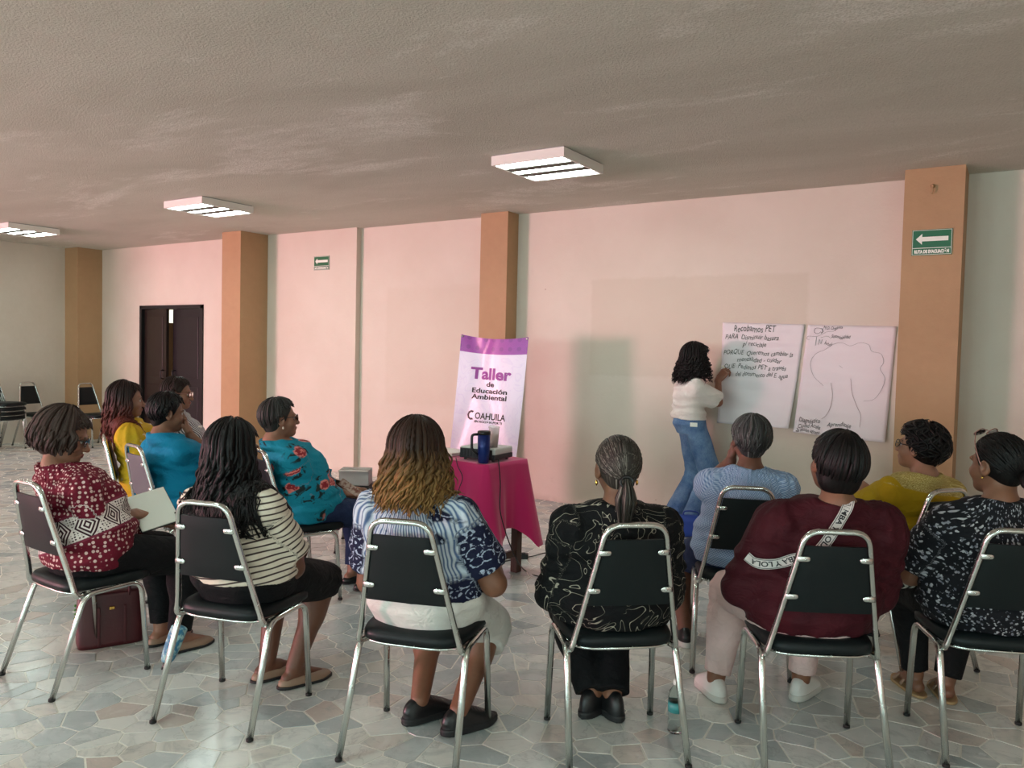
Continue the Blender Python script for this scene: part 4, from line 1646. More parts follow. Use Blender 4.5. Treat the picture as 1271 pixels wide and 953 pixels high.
class Person:
    def __init__(self, label, x, y, deg, head_px, head_y=0.02, head=(0, 0, 0), jaw=1.0, hs=1.0, hip=1.0, belly=1.0, chest=1.0, sh=0.165,
                 arm=1.0, leg=1.0, twist=0.0, sk=None, hands=None, feet=None, standing=False, pelvis=None, spine_bulge=-0.035, arm_len=1.0, leg_len=1.0,
                 shrug=0.0, bust=1.0, dz=0.0):
        self.x, self.y, self.a = x, y, math.radians(deg)
        self.root = thing('person', label, 'person', (x, y, 0.0035), self.a, None)
        self.sk = sk or SKIN
        self.seed = random.randrange(1 << 20)
        c, s = math.cos(self.a), math.sin(self.a)
        self.RW = np.array([[c, -s, 0], [s, c, 0], [0, 0, 1]])
        self.O = np.array([x, y, 0.0035])
        D = cam_depth(self.world((0, head_y, 1.15)))
        hc = self.local(at_depth(head_px[0], head_px[1], D)) + np.array([0, 0, dz])
        yaw, pitch, roll = head
        HR = rot('Z', yaw) @ rot('X', pitch) @ rot('Y', roll)
        self.head = Head(hc, HR, hs, jaw)
        nb = hc + np.array([0, -0.045, -0.148]) * hs + HR[:, 2] * 0.0
        nb = nb + np.array([0, 0, shrug])
        self.nb = nb
        p0 = np.array(pelvis if pelvis is not None else (0.0, -0.150 + 0.150 * hip, SEATZ + 0.085))
        self.p0 = p0
        p1 = (p0 + nb) / 2 + np.array([0, spine_bulge, 0])
        if not standing:
            # the back must stay in front of the chair's backrest
            for t, ry in ((0.18, 0.150 * belly), (0.36, 0.140 * belly), (0.58, 0.132 * chest), (0.72, 0.124 * chest)):
                z = p0[2] * (1 - t) ** 2 + p1[2] * 2 * t * (1 - t) + nb[2] * t * t
                need = (back_y(z) + 0.024 + ry + 0.016 - p0[1] * (1 - t) ** 2 - nb[1] * t * t) / (2 * t * (1 - t))
                p1[1] = max(p1[1], need)
        bz = lambda t: p0 * (1 - t) ** 2 + p1 * 2 * t * (1 - t) + nb * t * t
        self.bz = bz
        xr = lambda t: np.array([math.cos(math.radians(twist * max(0, t))), math.sin(math.radians(twist * max(0, t))), 0])
        tl = lambda t: xr(t)
        dn = np.array([0, 0.01, -0.075])
        prof = [(None, 0.175 * hip, 0.135 * hip), (0.0, 0.196 * hip, 0.150 * hip), (0.18, 0.190 * (hip * 0.4 + belly * 0.6), 0.150 * belly), (0.36, 0.172 * belly, 0.140 * belly), (0.58, 0.168 * chest, 0.132 * chest), (0.74, 0.166 * chest, 0.122 * chest), (0.87, 0.128 * chest, 0.092 * chest), (0.96, 0.078, 0.066), (1.0, 0.060, 0.056)]
        if standing:
            prof[0] = (None, 0.165 * hip, 0.125 * hip)
        nodes, rights = [], []
        for t, rx, ry in prof:
            cpt = p0 + dn if t is None else bz(t)
            nodes.append((cpt, rx, ry))
            rights.append(xr(0 if t is None else t))
        self.torso = Chain(nodes, rights)
        self.rvec = xr(0.85)
        self.fvec = np.array([-self.rvec[1], self.rvec[0], 0])
        self.neck = (nb + np.array([0, 0.012, 0.0]), self.head.out((0, -0.020, -0.05)), 0.053, 0.053)
        if bust:
            bc = bz(0.66)
            self.bust = [(bc + self.rvec * s_ * 0.078 * chest + self.fvec * 0.085 * chest + np.array([0, 0, -0.02])) for s_ in (-1, 1)]
        else:
            self.bust = None
        self.bustr = 0.075 * chest
        # arms
        self.arms = []
        hands = hands or [None, None]
        for i, s_ in enumerate((-1, 1)):
            S = bz(0.81) + self.rvec * s_ * sh + np.array([0, 0, -0.014])
            h = hands[i] or {}
            tgt = h.get('at')
            if tgt is None:
                tgt = self.p0 + np.array([s_ * 0.10, 0.25, 0.10])
            tgt = np.asarray(tgt, float)
            pole = np.asarray(h.get('pole', (s_ * 0.35, -0.6, -0.7)), float)
            E, Wr = ik(S, tgt, 0.275 * arm_len, 0.235 * arm_len, pole)
            fw = h.get('fwd')
            fw = unit(fw) if fw is not None else unit(unit(Wr - E) * 0.8 + np.array([0, 0.1, -0.25]))
            back = h.get('back', (s_ * 0.25, 0.15, 1.0))
            H = Hand(Wr + fw * 0.012, fw, back, mirror=(1 if s_ > 0 else -1), curl=h.get('curl', (28, 34, 26)), thumb=h.get('thumb', 25), s=h.get('s', 0.95), spread=h.get('spread', 1.0))
            self.arms.append(dict(S=S, E=E, W=Wr, H=H, r=(0.053 * arm, 0.043 * arm, 0.041 * arm, 0.027)))
        # legs
        self.legs = []
        feet = feet or [None, None]
        for i, s_ in enumerate((-1, 1)):
            hj = p0 + np.array([s_ * 0.092 * hip, 0.03, -0.02])
            f = feet[i] or {}
            an = np.asarray(f.get('at', (s_ * 0.11, 0.34, 0.085)), float)
            pole = np.asarray(f.get('pole', (s_ * 0.12, 1.0, 0.45)), float)
            K, An = ik(hj, an, 0.405 * leg_len, 0.385 * leg_len, pole)
            fd = unit(np.array(f.get('fwd', (s_ * 0.12, 1.0, 0.0)), float))
            self.legs.append(dict(H=hj, K=K, A=An, f=fd, r=(0.088 * leg, 0.060 * leg, 0.057 * leg, 0.036 * (0.5 + 0.5 * leg))))

    # frames
    def world(self, p):
        return self.RW @ np.asarray(p, float) + self.O

    def local(self, p):
        return (np.asarray(p, float) - self.O) @ self.RW

    def px(self, px, py, p_near=None, dd=0.0):
        """local point on a pixel's ray at the depth of a local point"""
        D = cam_depth(self.world(p_near if p_near is not None else (0, 0, 0.8))) + dd
        return self.local(at_depth(px, py, D))

    # ------------------------------------------------------------ fields
    def limb(self, P, L, keys, off=0.0):
        d = None
        for a, b, i, j in keys:
            e = cone(P, L[a], L[b], L['r'][i] + off, L['r'][j] + off)
            d = e if d is None else smin(d, e, 0.012)
        return d

    def trunk(self, P, off=0.0):
        d = self.torso(P, off)
        for A in self.arms:
            d = smin(d, cone(P, self.nb + np.array([0, -0.012, 0.022]), A['S'] + (self.nb - A['S']) * 0.10 + np.array([0, 0, 0.010]), 0.038 + off * 0.8, 0.042 + off * 0.8), 0.045)
        if self.bust:
            for b in self.bust:
                d = smin(d, ell(P, b, (self.bustr + off, 0.07 + off, self.bustr + off)), 0.05)
        return d

    def body_sdf(self, P):
        d = self.trunk(P, -0.012)
        d = smin(d, cone(P, *self.neck), 0.03)
        for A in self.arms:
            d = smin(d, self.limb(P, A, (('S', 'E', 0, 1), ('E', 'W', 2, 3))), 0.025)
        for L in self.legs:
            d = smin(d, self.limb(P, L, (('H', 'K', 0, 1), ('K', 'A', 2, 3))), 0.02)
            # calf and foot
            c = L['K'] + (L['A'] - L['K']) * 0.3 - L['f'] * 0.018
            d = smin(d, ell(P, c, (L['r'][2] * 0.95,) * 2 + (0.10,)), 0.03)
            heel = L['A'] - L['f'] * 0.035 + np.array([0, 0, -0.045])
            toe = L['A'] + L['f'] * 0.125 + np.array([0, 0, -0.058])
            d = smin(d, cone(P, heel, L['A'] + L['f'] * 0.05 + np.array([0, 0, -0.038]), 0.027, 0.028), 0.02)
            d = smin(d, cone(P, L['A'] + L['f'] * 0.05 + np.array([0, 0, -0.038]), toe, 0.028, 0.019), 0.015)
        return d

    def bbox(self, pad=0.12, legs=True, arms=True, head=True):
        C = [n for n in self.torso.c]
        if head:
            C += [self.head.c, self.head.c + 0.1]
        if arms:
            for A in self.arms:
                C += [A['S'], A['E'], A['W']]
        if legs:
            for L in self.legs:
                C += [L['H'], L['K'], L['A'], L['A'] + L['f'] * 0.16]
        C = np.array([np.asarray(c, float) for c in C])
        return C.min(0) - pad, C.max(0) + pad

    # ------------------------------------------------------------ the body mesh
    def build_body(self, h=0.0112, feet=True):
        hd = self.head
        full = lambda P: smin(smin(self.trunk(P, -0.012), cone(P, *self.neck), 0.03), hd.sdf(P), 0.022)
        nk = hd.out((0, 0, -0.115))
        up = hd.R[:, 2].astype(float)
        lo, hi = self.bbox(0.15 * 1.0, head=False)
        lo[2] = max(lo[2], -0.02)
        V, Q = mesh_sdf(self.body_sdf, lo, hi, h)
        m = ((V - nk) @ up < 0.004)
        for A in self.arms:
            f = unit(A['W'] - A['E'])
            m &= ~(((V - A['W']) @ f > -0.022) & (np.linalg.norm(V - A['W'], axis=1) < 0.12))
        V, Q = keep_faces(V, Q, m)
        parts = [(V, Q)]
        c = np.asarray(hd.c, float)
        V, Q = mesh_sdf(full, c - 0.16 * hd.s, c + 0.15 * hd.s, 0.0046)
        V, Q = keep_faces(V, Q, (V - nk) @ up > -0.012)
        nhead = len(V)
        headV = V
        parts.append((V, Q))
        for A in self.arms:
            H = A['H']
            W, E = A['W'], A['E']
            fn = lambda P: smin(H.sdf(P), cone(P, E, W, A['r'][2], A['r'][3]), 0.012)
            lo, hi = H.box()
            f = unit(W - E)
            V, Q = mesh_sdf(fn, lo - 0.02, hi + 0.01, 0.0040)
            V, Q = keep_faces(V, Q, (V - W) @ f > -0.030)
            parts.append((V, Q))
        # eyes, lids, brows, lips as small pieces of the same mesh
        mats = [self.sk, M_EYEW, M_IRIS, M_LIP, M_BROW]
        V, Q = join(parts)
        mi = np.zeros(len(Q), np.int32)
        n0 = sum(len(p[0]) for p in parts[:1])
        q = hd.to(V[n0:n0 + nhead])
        lip = (ell(q, (0, 0.094, -0.0615), (0.023, 0.016, 0.0105)) < 0)
        b = q.copy()
        b[:, 0] = np.abs(b[:, 0])
        brow = (rbox(b, (0.032, 0.085, 0.0255), (0.019, 0.02, 0.0042), 0.002, rot('Y', 8)) < 0)
        vm = np.zeros(len(V), np.int32)
        vm[n0:n0 + nhead][lip] = 3
        vm[n0:n0 + nhead][brow] = 4
        mi = vm[Q].min(1)
        ex = MB()
        eyes = []
        for s_ in (-1, 1):
            for rr, off, idx in ((0.0112, 0.0, 1), (0.0060, 0.0068, 2)):
                cpt = np.array([s_ * 0.031, 0.0735 + off, 0.002])
                n = 10
                u = np.linspace(0, math.pi, n)
                w = np.linspace(0, 2 * math.pi, 2 * n, endpoint=False)
                vv = np.array([(rr * math.sin(a) * math.cos(b2), rr * math.sin(a) * math.sin(b2), rr * math.cos(a)) for a in u for b2 in w]) + cpt
                f = np.array([(i * 2 * n + j, i * 2 * n + (j + 1) % (2 * n), (i + 1) * 2 * n + (j + 1) % (2 * n), (i + 1) * 2 * n + j) for i in range(n - 1) for j in range(2 * n)])
                eyes.append((np.array([hd.out(p) for p in vv]), f, idx))
        for vv, f, idx in eyes:
            Q = np.concatenate([Q, f + len(V)])
            mi = np.concatenate([mi, np.full(len(f), idx)])
            V = np.concatenate([V, vv])
        self.body = mesh_obj('body', V.astype(np.float32), Q.astype(np.int32), None, self.root, mats=mats, mi=mi)
        return self

    # ------------------------------------------------------------ clothes
    def shirt_sdf(self, P, o):
        off = o.get('off', 0.013)
        d = self.trunk(P, off)
        if o.get('drape'):
            c = self.p0 + np.array([0, 0.08, 0.02])
            d = smin(d, ell(P, c, np.array([0.20, 0.19, 0.13]) * o['drape']), 0.05)
        t = P - self.bz(0)[None].astype(F32)
        hem = o.get('hem', 0.49)
        d = np.maximum(d, (hem + o.get('hemslope', 0.0) * P[:, 1]) - P[:, 2])
        # neckline
        nk = self.nb.astype(F32)
        nr = o.get('neck', 0.088) * 0.80
        nd = ell(P, nk + A3(0, o.get('necky', 0.02), o.get('neckz', 0.03) + 0.024), (nr * o.get('neckw', 1.0), nr, nr * 0.8))
        d = smax(d, -nd, 0.008)
        d = smax(d, P[:, 2] - (nk[2] + 0.020 + 0.20 * np.abs(P[:, 0] - nk[0])), 0.012)
        f = None
        for A in self.arms:
            d = smin(d, self.sleeve(P, A, o, off), o.get('kk', 0.03))
        amp = o.get('fold', 0.0065)
        w = wob(P, 24.0, self.seed, 6, (0.8, 0.8, 1.3)) * amp + wob(P, 55.0, self.seed + 1, 5, (1, 1, 1.4)) * amp * 0.45
        # sharper wrinkles
        w = w + (np.abs(wob(P, 46.0, self.seed + 2, 4, (0.6, 0.6, 1.5))) - 0.45) * amp * 0.9
        # creases across the waist
        z = (P[:, 2] - self.p0[2]) / 0.42
        w = w + amp * 0.9 * np.exp(-((z - 0.32) / 0.2) ** 2) * np.sin(P[:, 2] * 95.0 + P[:, 0] * 14 + 2.0 * np.sin(P[:, 0] * 17.0 + self.seed))
        g = o.get('gather')
        if g:
            ang = np.arctan2(P[:, 0] - nk[0], -(P[:, 1] - nk[1]))
            dist = np.linalg.norm((P - nk) * A3(1, 1, 0.6), axis=1)
            w = w + g * np.sin(ang * o.get('gn', 26)) * np.exp(-((dist - nr) / 0.10) ** 2)
        return d + w

    def sleeve(self, P, A, o, off):
        sl = o.get('sleeve', 0.7)
        S, E, W = A['S'], A['E'], A['W']
        r = A['r']
        puff, flare = o.get('puff', 0.0), o.get('flare', 0.006)
        so = off + o.get('soff', 0.004)
        if sl <= 1.0:
            cut = S + (E - S) * sl
            d = cone(P, S, cut, r[0] + so + puff, r[0] + (r[1] - r[0]) * sl + so + flare)
            n = unit(E - S).astype(F32)
            d = np.maximum(d, (P - cut.astype(F32)) @ n)
        else:
            cut = E + (W - E) * (sl - 1)
            d = cone(P, S, E, r[0] + so + puff, r[1] + so + puff * 0.7)
            e = cone(P, E, cut, r[2] + so + puff * 0.6, r[2] + (r[3] - r[2]) * (sl - 1) + so + flare)
            n = unit(W - E).astype(F32)
            e = np.maximum(e, (P - cut.astype(F32)) @ n)
            d = smin(d, e, 0.02)
            # elbow creases
            de = np.linalg.norm(P - E.astype(F32), axis=1)
            d = d + 0.004 * np.exp(-(de / 0.08) ** 2) * np.sin(((P - E.astype(F32)) @ n) * 130.0)
        if puff:
            d = d + 0.006 * np.exp(-(np.linalg.norm(P - S.astype(F32), axis=1) / 0.12) ** 2) * np.sin(np.arctan2(P[:, 1] - S[1], P[:, 0] - S[0]) * 9)
        return d

    def tc(self, V):
        """pattern coordinates: torso (around, up, 0) and sleeves (around, along, 1)"""
        V = V.astype(float)
        dt = self.trunk(V.astype(F32))
        out = np.zeros((len(V), 3))
        ax = unit(self.nb - self.p0)
        c = self.p0 + np.outer((V - self.p0) @ ax, ax)
        q = V - c
        ang = np.arctan2(q @ self.rvec, -(q @ self.fvec))
        out[:, 0] = ang * 0.17
        out[:, 1] = (V - self.p0) @ ax
        for i, A in enumerate(self.arms):
            da = np.minimum(cone(V.astype(F32), A['S'], A['E'], A['r'][0], A['r'][1]), cone(V.astype(F32), A['E'], A['W'], A['r'][2], A['r'][3]))
            S, E, W = A['S'], A['E'], A['W']
            u1, u2 = unit(E - S), unit(W - E)
            L1 = np.linalg.norm(E - S)
            a1, a2 = (V - S) @ u1, (V - E) @ u2
            fore = a2 > 0
            along = np.where(fore, L1 + a2, np.minimum(a1, L1))
            s_ = -1 if i == 0 else 1
            side = self.rvec * s_
            q = np.where(fore[:, None], V - E - np.outer(a2, u2), V - S - np.outer(a1, u1))
            uu = np.where(fore[:, None], u2[None], u1[None])
            s1 = side - uu * (uu @ side)[:, None]
            s1 /= np.linalg.norm(s1, axis=1)[:, None] + 1e-6
            s2 = np.cross(uu, s1)
            an = np.arctan2(np.einsum('ij,ij->i', q, s2), np.einsum('ij,ij->i', q, s1))
            m = (da < dt) & (along > 0.03)
            out[m, 0] = an[m] * 0.062 + 3.0 * s_
            out[m, 1] = along[m]
            out[m, 2] = 1.0
        return out

    def build_shirt(self, mat, name='blouse', h=0.0085, **o):
        self.so = o
        fn = lambda P: self.shirt_sdf(P, o)
        self.shirt_fn = fn
        lo, hi = self.bbox(0.17, legs=False, head=False)
        lo[2] = max(lo[2], o.get('hem', 0.49) - 0.06)
        V, Q = mesh_sdf(fn, lo, hi, h, 1)
        ob = mesh_obj(name, V, Q.astype(np.int32), mat, self.root)
        with_attr(ob, 'tc', self.tc(V))
        with_attr(ob, 'tp', V)
        self.shirt = ob
        return ob

    def pants_sdf(self, P, o):
        off = o.get('off', 0.012)
        d = self.torso(P, -0.001)
        d = np.maximum(d, P[:, 2] - min(self.p0[2] + o.get('waist', 0.08), self.so.get('hem', 0.49) + 0.03))
        cutf = o.get('length', 0.93)
        for L in self.legs:
            H, K, An = L['H'], L['K'], L['A']
            r = L['r']
            e = cone(P, H, K, r[0] + off, r[1] + off + o.get('knee', 0.006))
            if cutf > 0.02:
                c = K + (An - K) * cutf
                rr = r[2] + (r[3] - r[2]) * cutf
                e2 = cone(P, K, c, r[2] + off + o.get('knee', 0.006), rr + off + o.get('flare', 0.004))
                e2 = smin(e2, ell(P, K + (An - K) * 0.3 - L['f'] * 0.018, (r[2] + off,) * 2 + (0.11,)), 0.03) if o.get('calf', 1) else e2
                n = unit(An - K).astype(F32)
                e2 = np.maximum(e2, (P - c.astype(F32)) @ n)
                e = smin(e, e2, 0.02)
            else:
                c = H + (K - H) * o.get('short', 0.95)
                e = np.maximum(e, (P - c.astype(F32)) @ unit(K - H).astype(F32))
            d = smin(d, e, 0.035)
        amp = o.get('fold', 0.004)
        w = wob(P, 30.0, self.seed + 5, 6) * amp
        for L in self.legs:
            dk = np.linalg.norm(P - L['K'].astype(F32), axis=1)
            w = w + amp * 1.2 * np.exp(-(dk / 0.10) ** 2) * np.sin(((P - L['K'].astype(F32)) @ unit(L['A'] - L['K']).astype(F32)) * 120.0)
        return d + w

    def build_pants(self, mat, name='trousers', h=0.009, **o):
        fn = lambda P: self.pants_sdf(P, o)
        C = [self.p0 + 0.3, self.p0 - np.array([0.3, 0.3, 0.1])]
        for L in self.legs:
            C += [L['H'], L['K'], L['A']]
        C = np.array(C)
        lo, hi = C.min(0) - 0.13, C.max(0) + 0.13
        lo[2] = max(lo[2], 0.0)
        hi[2] = min(hi[2], self.p0[2] + o.get('waist', 0.08) + 0.04)
        V, Q = mesh_sdf(fn, lo, hi, h, 1)
        ob = mesh_obj(name, V, Q.astype(np.int32), mat, self.root)
        leg = np.zeros((len(V), 3))
        leg[:, 0] = V[:, 0]
        leg[:, 1] = V[:, 2]
        with_attr(ob, 'tc', leg)
        return ob

    def build_shoes(self, kind, mat, sole=None, h=0.0055, name='shoe'):
        for L in self.legs:
            f = L['f']
            A = L['A']
            g = np.array([A[0], A[1], 0.0])
            gz = A[2] - 0.085
            R = np.column_stack([np.cross(f, [0, 0, 1]), f, [0, 0, 1]]).astype(F32)
            c0 = (g + np.array([0, 0, gz])).astype(F32)

            def up(P, kind=kind):
                q = (P - c0) @ R
                x, y, z = q[:, 0], q[:, 1], q[:, 2]
                wdt = 0.039 + 0.012 * np.clip((y + 0.02) / 0.12, 0, 1) - 0.012 * np.clip((y - 0.11) / 0.05, 0, 1)
                top = np.where(y < 0.03, 0.098, 0.098 - (y - 0.03) * 0.42)
                if kind == 'flat':
                    top = np.where(y < 0.075, 0.052 - 0.1 * np.clip(y, 0, 1) * 0.15, 0.048 - (y - 0.075) * 0.10)
                if kind == 'boot':
                    top = np.where(y < 0.03, 0.115, 0.115 - (y - 0.03) * 0.62)
                dy = np.maximum(np.abs(y - 0.052) - 0.108, 0)
                e = np.sqrt((x / wdt) ** 2 + (np.clip(np.abs(y - 0.052) - 0.06, 0, 1) / 0.068) ** 2 + (np.clip(z, 0, 1) / top) ** 4 + 1e-6)
                d = (e - 1) * 0.034
                d = np.maximum(d, 0.012 - z)
                if kind == 'flat':
                    d = np.maximum(d, -(ell(q, (0, 0.03, 0.075), (0.026, 0.058, 0.05))))
                elif kind in ('sneaker',):
                    d = np.maximum(d, -(ell(q, (0, 0.0, 0.125), (0.030, 0.042, 0.04))))
                    d = d + 0.0016 * np.sin(np.clip(y, 0.03, 0.1) * 380) * (z > 0.045) * (np.abs(x) < 0.022)
                return d

            def so(P, kind=kind):
                q = (P - c0) @ R
                x, y, z = q[:, 0], q[:, 1], q[:, 2]
                wdt = 0.042 + 0.011 * np.clip((y + 0.02) / 0.12, 0, 1) - 0.012 * np.clip((y - 0.11) / 0.05, 0, 1)
                e = np.sqrt((x / wdt) ** 2 + (np.clip(np.abs(y - 0.052) - 0.06, 0, 1) / 0.074) ** 2 + 1e-6)
                th = 0.03 if kind in ('sneaker', 'boot') else 0.014
                d = np.maximum((e - 1) * 0.036, np.maximum(z - th, 0.001 - z))
                if kind in ('sneaker', 'boot'):
                    d = d + 0.0007 * np.sin(z * 520)
                return d
            lo, hi = g + np.array([-0.22, -0.22, gz - 0.01]), g + np.array([0.22, 0.22, gz + 0.16])
            if kind != 'sandal':
                V, Q = mesh_sdf(up, lo, hi, h, 1)
                s_ = mesh_obj(name, V, Q.astype(np.int32), mat, self.root)
            else:
                V, Q = mesh_sdf(so, lo, hi, h, 1)
                s_ = mesh_obj('sandal', V, Q.astype(np.int32), sole or mat, self.root)
                for yy, zz in ((0.03, 0.062), (0.10, 0.050)):
                    pts = [R @ np.array([xx, yy + 0.012 * abs(xx) / 0.04, zz * math.cos(xx / 0.046 * 1.35)]) + c0 for xx in np.linspace(-0.043, 0.043, 9)]
                    MB().tube([tuple(p) for p in pts], 0.012, 6, flat=0.3, up=tuple(f)).build('strap', mat, s_)
                continue
            V, Q = mesh_sdf(so, lo, hi, h, 1)
            mesh_obj('sole', V, Q.astype(np.int32), sole or mat, s_)

    # ------------------------------------------------------------ hair
    HC = np.array([0, -0.016, 0.032])

    def scalp(self, az, pol, t=0.012):
        """point on the head at azimuth (0 front, 90 right, 180 back) and polar angle from the crown, head frame"""
        a, p = np.radians(az), np.radians(pol)
        r = np.array([0.074, 0.094, 0.088]) + t
        tuck = 1 - 0.09 * np.clip((np.asarray(pol, float) - 98) / 50, 0, 1) ** 1.3
        d = np.stack([np.sin(p) * np.sin(a) * tuck, np.sin(p) * np.cos(a) * tuck, np.cos(p)], -1)
        return self.HC + d * r

    def cap(self, t=0.014, amp=0.002, freq=60, nape=1.0, line=(0.036, 0.5), ears=True, low=-0.085, extra=None, h=0.005, vol=(1, 1, 1), nz=-0.04):
        hd = self.head

        def fn(P):
            q = hd.to(P)
            d = ell(q, self.HC, (np.array([0.074, 0.094, 0.088]) + t) * np.array(vol))
            if nape:
                d = smin(d, ell(q, (0, -0.050, nz), (0.060 * nape, 0.048 * nape, 0.058)), 0.03)
            if extra:
                d = extra(q, d)
            cut = (q[:, 1] - (line[0] + line[1] * (q[:, 2] - 0.02))) * 0.85
            d = smax(d, cut, 0.01)
            d = np.maximum(d, low - q[:, 2])
            if ears:
                m = q.copy()
                m[:, 0] = np.abs(m[:, 0])
                d = smax(d, -ell(m, (0.088, -0.002, -0.008), (0.026, 0.026, 0.036)), 0.006)
            return d * hd.s + wob(q, freq, self.seed + 9, 6) * amp
        c = np.asarray(hd.c, float)
        V, Q = mesh_sdf(fn, c - 0.20 * hd.s, c + 0.19 * hd.s, h, 1)
        q = hd.to(V).astype(float) - self.HC
        st = np.zeros((len(V), 3))
        st[:, 0] = np.arctan2(q[:, 0], q[:, 1]) * 0.16
        st[:, 1] = np.clip((0.11 - q[:, 2]) * 1.6, 0, 0.6) * 0.5
        return V, Q.astype(np.int32), st

    def hair(self, mat, cap=None, locks=None, name='hair'):
        Vs, Qs, Ss, k = [], [], [], 0
        for part in ([cap] if cap else []) + ([locks.arrays()] if locks else []):
            V, Q, S = part
            Vs.append(V)
            Qs.append(Q + k)
            Ss.append(S)
            k += len(V)
        o = mesh_obj(name, np.concatenate(Vs).astype(np.float32), np.concatenate(Qs).astype(np.int32), mat, self.root)
        with_attr(o, 'st', np.concatenate(Ss))
        return o

    def cap_locks(self, n=220, t=0.016, r=0.008, back=128, side=104, front=52, amp=0.004, wave=0.0, crown=(0, -0.02), flick=0.0, jitter=0.004, nseg=9, azr=(0, 360), part=0.0):
        L = Locks()
        rr = np.random.default_rng(self.seed + 3)
        for i in range(n):
            az = rr.uniform(*azr)
            b = abs(((az + 180) % 360) - 180)            # 0 front .. 180 back
            end = np.interp(b, [0, 35, 70, 95, 130, 180], [front, front + 8, front + 26, side, (side + back) / 2 + 6, back]) * rr.uniform(0.86, 1.03)
            st = rr.uniform(6, 60) if rr.random() < 0.75 else rr.uniform(30, max(31, end - 25))
            if b > 80 and i % 3 == 0:
                st = rr.uniform(80, max(82, end - 30))
            pol = np.linspace(st, max(end, st + 16), nseg)
            azs = az + rr.normal(0, 5) * np.linspace(0, 1, nseg) + wave * np.sin(np.linspace(0, 9, nseg) + rr.uniform(0, 6))
            p = self.scalp(azs, pol, t)
            lift = rr.uniform(-0.2, 1.0) * jitter + amp * np.linspace(0, 1, nseg) ** 2 * rr.uniform(0.2, 1.4) + flick * np.linspace(0, 1, nseg) ** 4
            o = p - self.HC
            o /= np.linalg.norm(o, axis=1)[:, None]
            p = p + o * lift[:, None]
            w = r * rr.uniform(0.6, 1.25) * np.sin(np.linspace(0.35, math.pi - 0.12, nseg)) ** 0.6
            L.add(np.array([self.head.out(v) for v in p]), w, 0.42, o @ self.head.R.T.astype(float), a=az / 360 + rr.normal(0, 0.02), l0=st / 300, l1=end / 300)
        return L

    def long_locks(self, L, n, length, az=(95, 265), t=0.016, r=0.0085, wave=0.010, wl=0.11, spread=0.0, taper=0.35, curl=0.0, drop_pol=98, push=0.012, var=0.15, inner=True, face=0.0, back_y=None, lsc=1.0, tuck=0.0):
        """strands that leave the head and fall over the back"""
        rr = np.random.default_rng(self.seed + 11)
        n1, n2 = 7, 18
        P = np.zeros((n, n1 + n2, 3))
        O = np.zeros_like(P)
        info = []
        hd = self.head
        for i in range(n):
            a = rr.uniform(*az)
            b = abs(((a + 180) % 360) - 180)
            st = rr.uniform(5, 40)
            dp = drop_pol * (1.0 if b > 90 else np.interp(b, [30, 90], [0.75, 1.0])) * rr.uniform(0.93, 1.05)
            lay = rr.uniform(-0.012, 0.010) if inner else rr.uniform(-0.002, 0.010)
            p = self.scalp(np.full(n1, a), np.linspace(st, dp, n1), t + lay)
            o = p - self.HC
            o /= np.linalg.norm(o, axis=1)[:, None]
            P[i, :n1] = np.array([hd.out(v) for v in p])
            O[i, :n1] = o @ hd.R.T.astype(float)
            e = P[i, n1 - 1]
            d0 = unit(P[i, n1 - 1] - P[i, n1 - 2])
            ln = length * rr.uniform(1 - var, 1.0)
            s = np.linspace(0, 1, n2 + 1)[1:]
            dirs = d0[None] * np.exp(-s * 7)[:, None] + np.array([0, 0, -1.0]) * (1 - np.exp(-s * 7))[:, None]
            outv = O[i, n1 - 1] * np.array([1, 1, 0])
            pos = e + np.cumsum(dirs, 0) * ln / n2
            pos += outv[None] * (spread * s[:, None] - tuck * (s[:, None] ** 2))
            ph = rr.uniform(0, 6.28)
            am = wave * rr.uniform(0.5, 1.4) * np.minimum(1, s * 3)
            lat = np.cross(outv, [0, 0, 1.0])
            arc = s * ln
            pos += lat[None] * (am * np.sin(arc / wl * 6.28 + ph))[:, None] + unit(outv)[None] * (am * 0.8 * np.cos(arc / wl * 6.28 + ph + 0.5))[:, None]
            P[i, n1:] = pos
            O[i, n1:] = unit(outv + np.array([0, 0, 0.05]))
            info.append((a, r * rr.uniform(0.6, 1.3), dp))
        # keep outside the clothes and the neck
        for _ in range(4):
            q = P[:, n1:].reshape(-1, 3).astype(F32)
            d = np.minimum(self.shirt_fn(q), cone(q, *self.neck))
            bad = d < push
            if bad.any():
                b = q[bad]
                e = F32(0.006)
                fnn = lambda X: np.minimum(self.shirt_fn(X), cone(X, *self.neck))
                d0 = fnn(b)
                G = np.column_stack([fnn(b + A3(*(e if k == ax else 0 for k in range(3)))) - d0 for ax in range(3)]) / e
                G /= np.linalg.norm(G, axis=1)[:, None] + 1e-6
                q[bad] = b + G * np.clip(push - d0, 0, 0.05)[:, None]
                P[:, n1:] = q.reshape(n, n2, 3)
        for i in range(n):
            a, rad, dp = info[i]
            s = np.linspace(0, 1, n1 + n2)
            w = rad * np.minimum(1, 0.45 + s * 3) * (1 - (1 - taper) * s ** 3)
            w[-1] *= 0.25
            L.add(P[i], w, 0.45, O[i], a=a / 360, l0=0.05, l1=1.0)
        return L

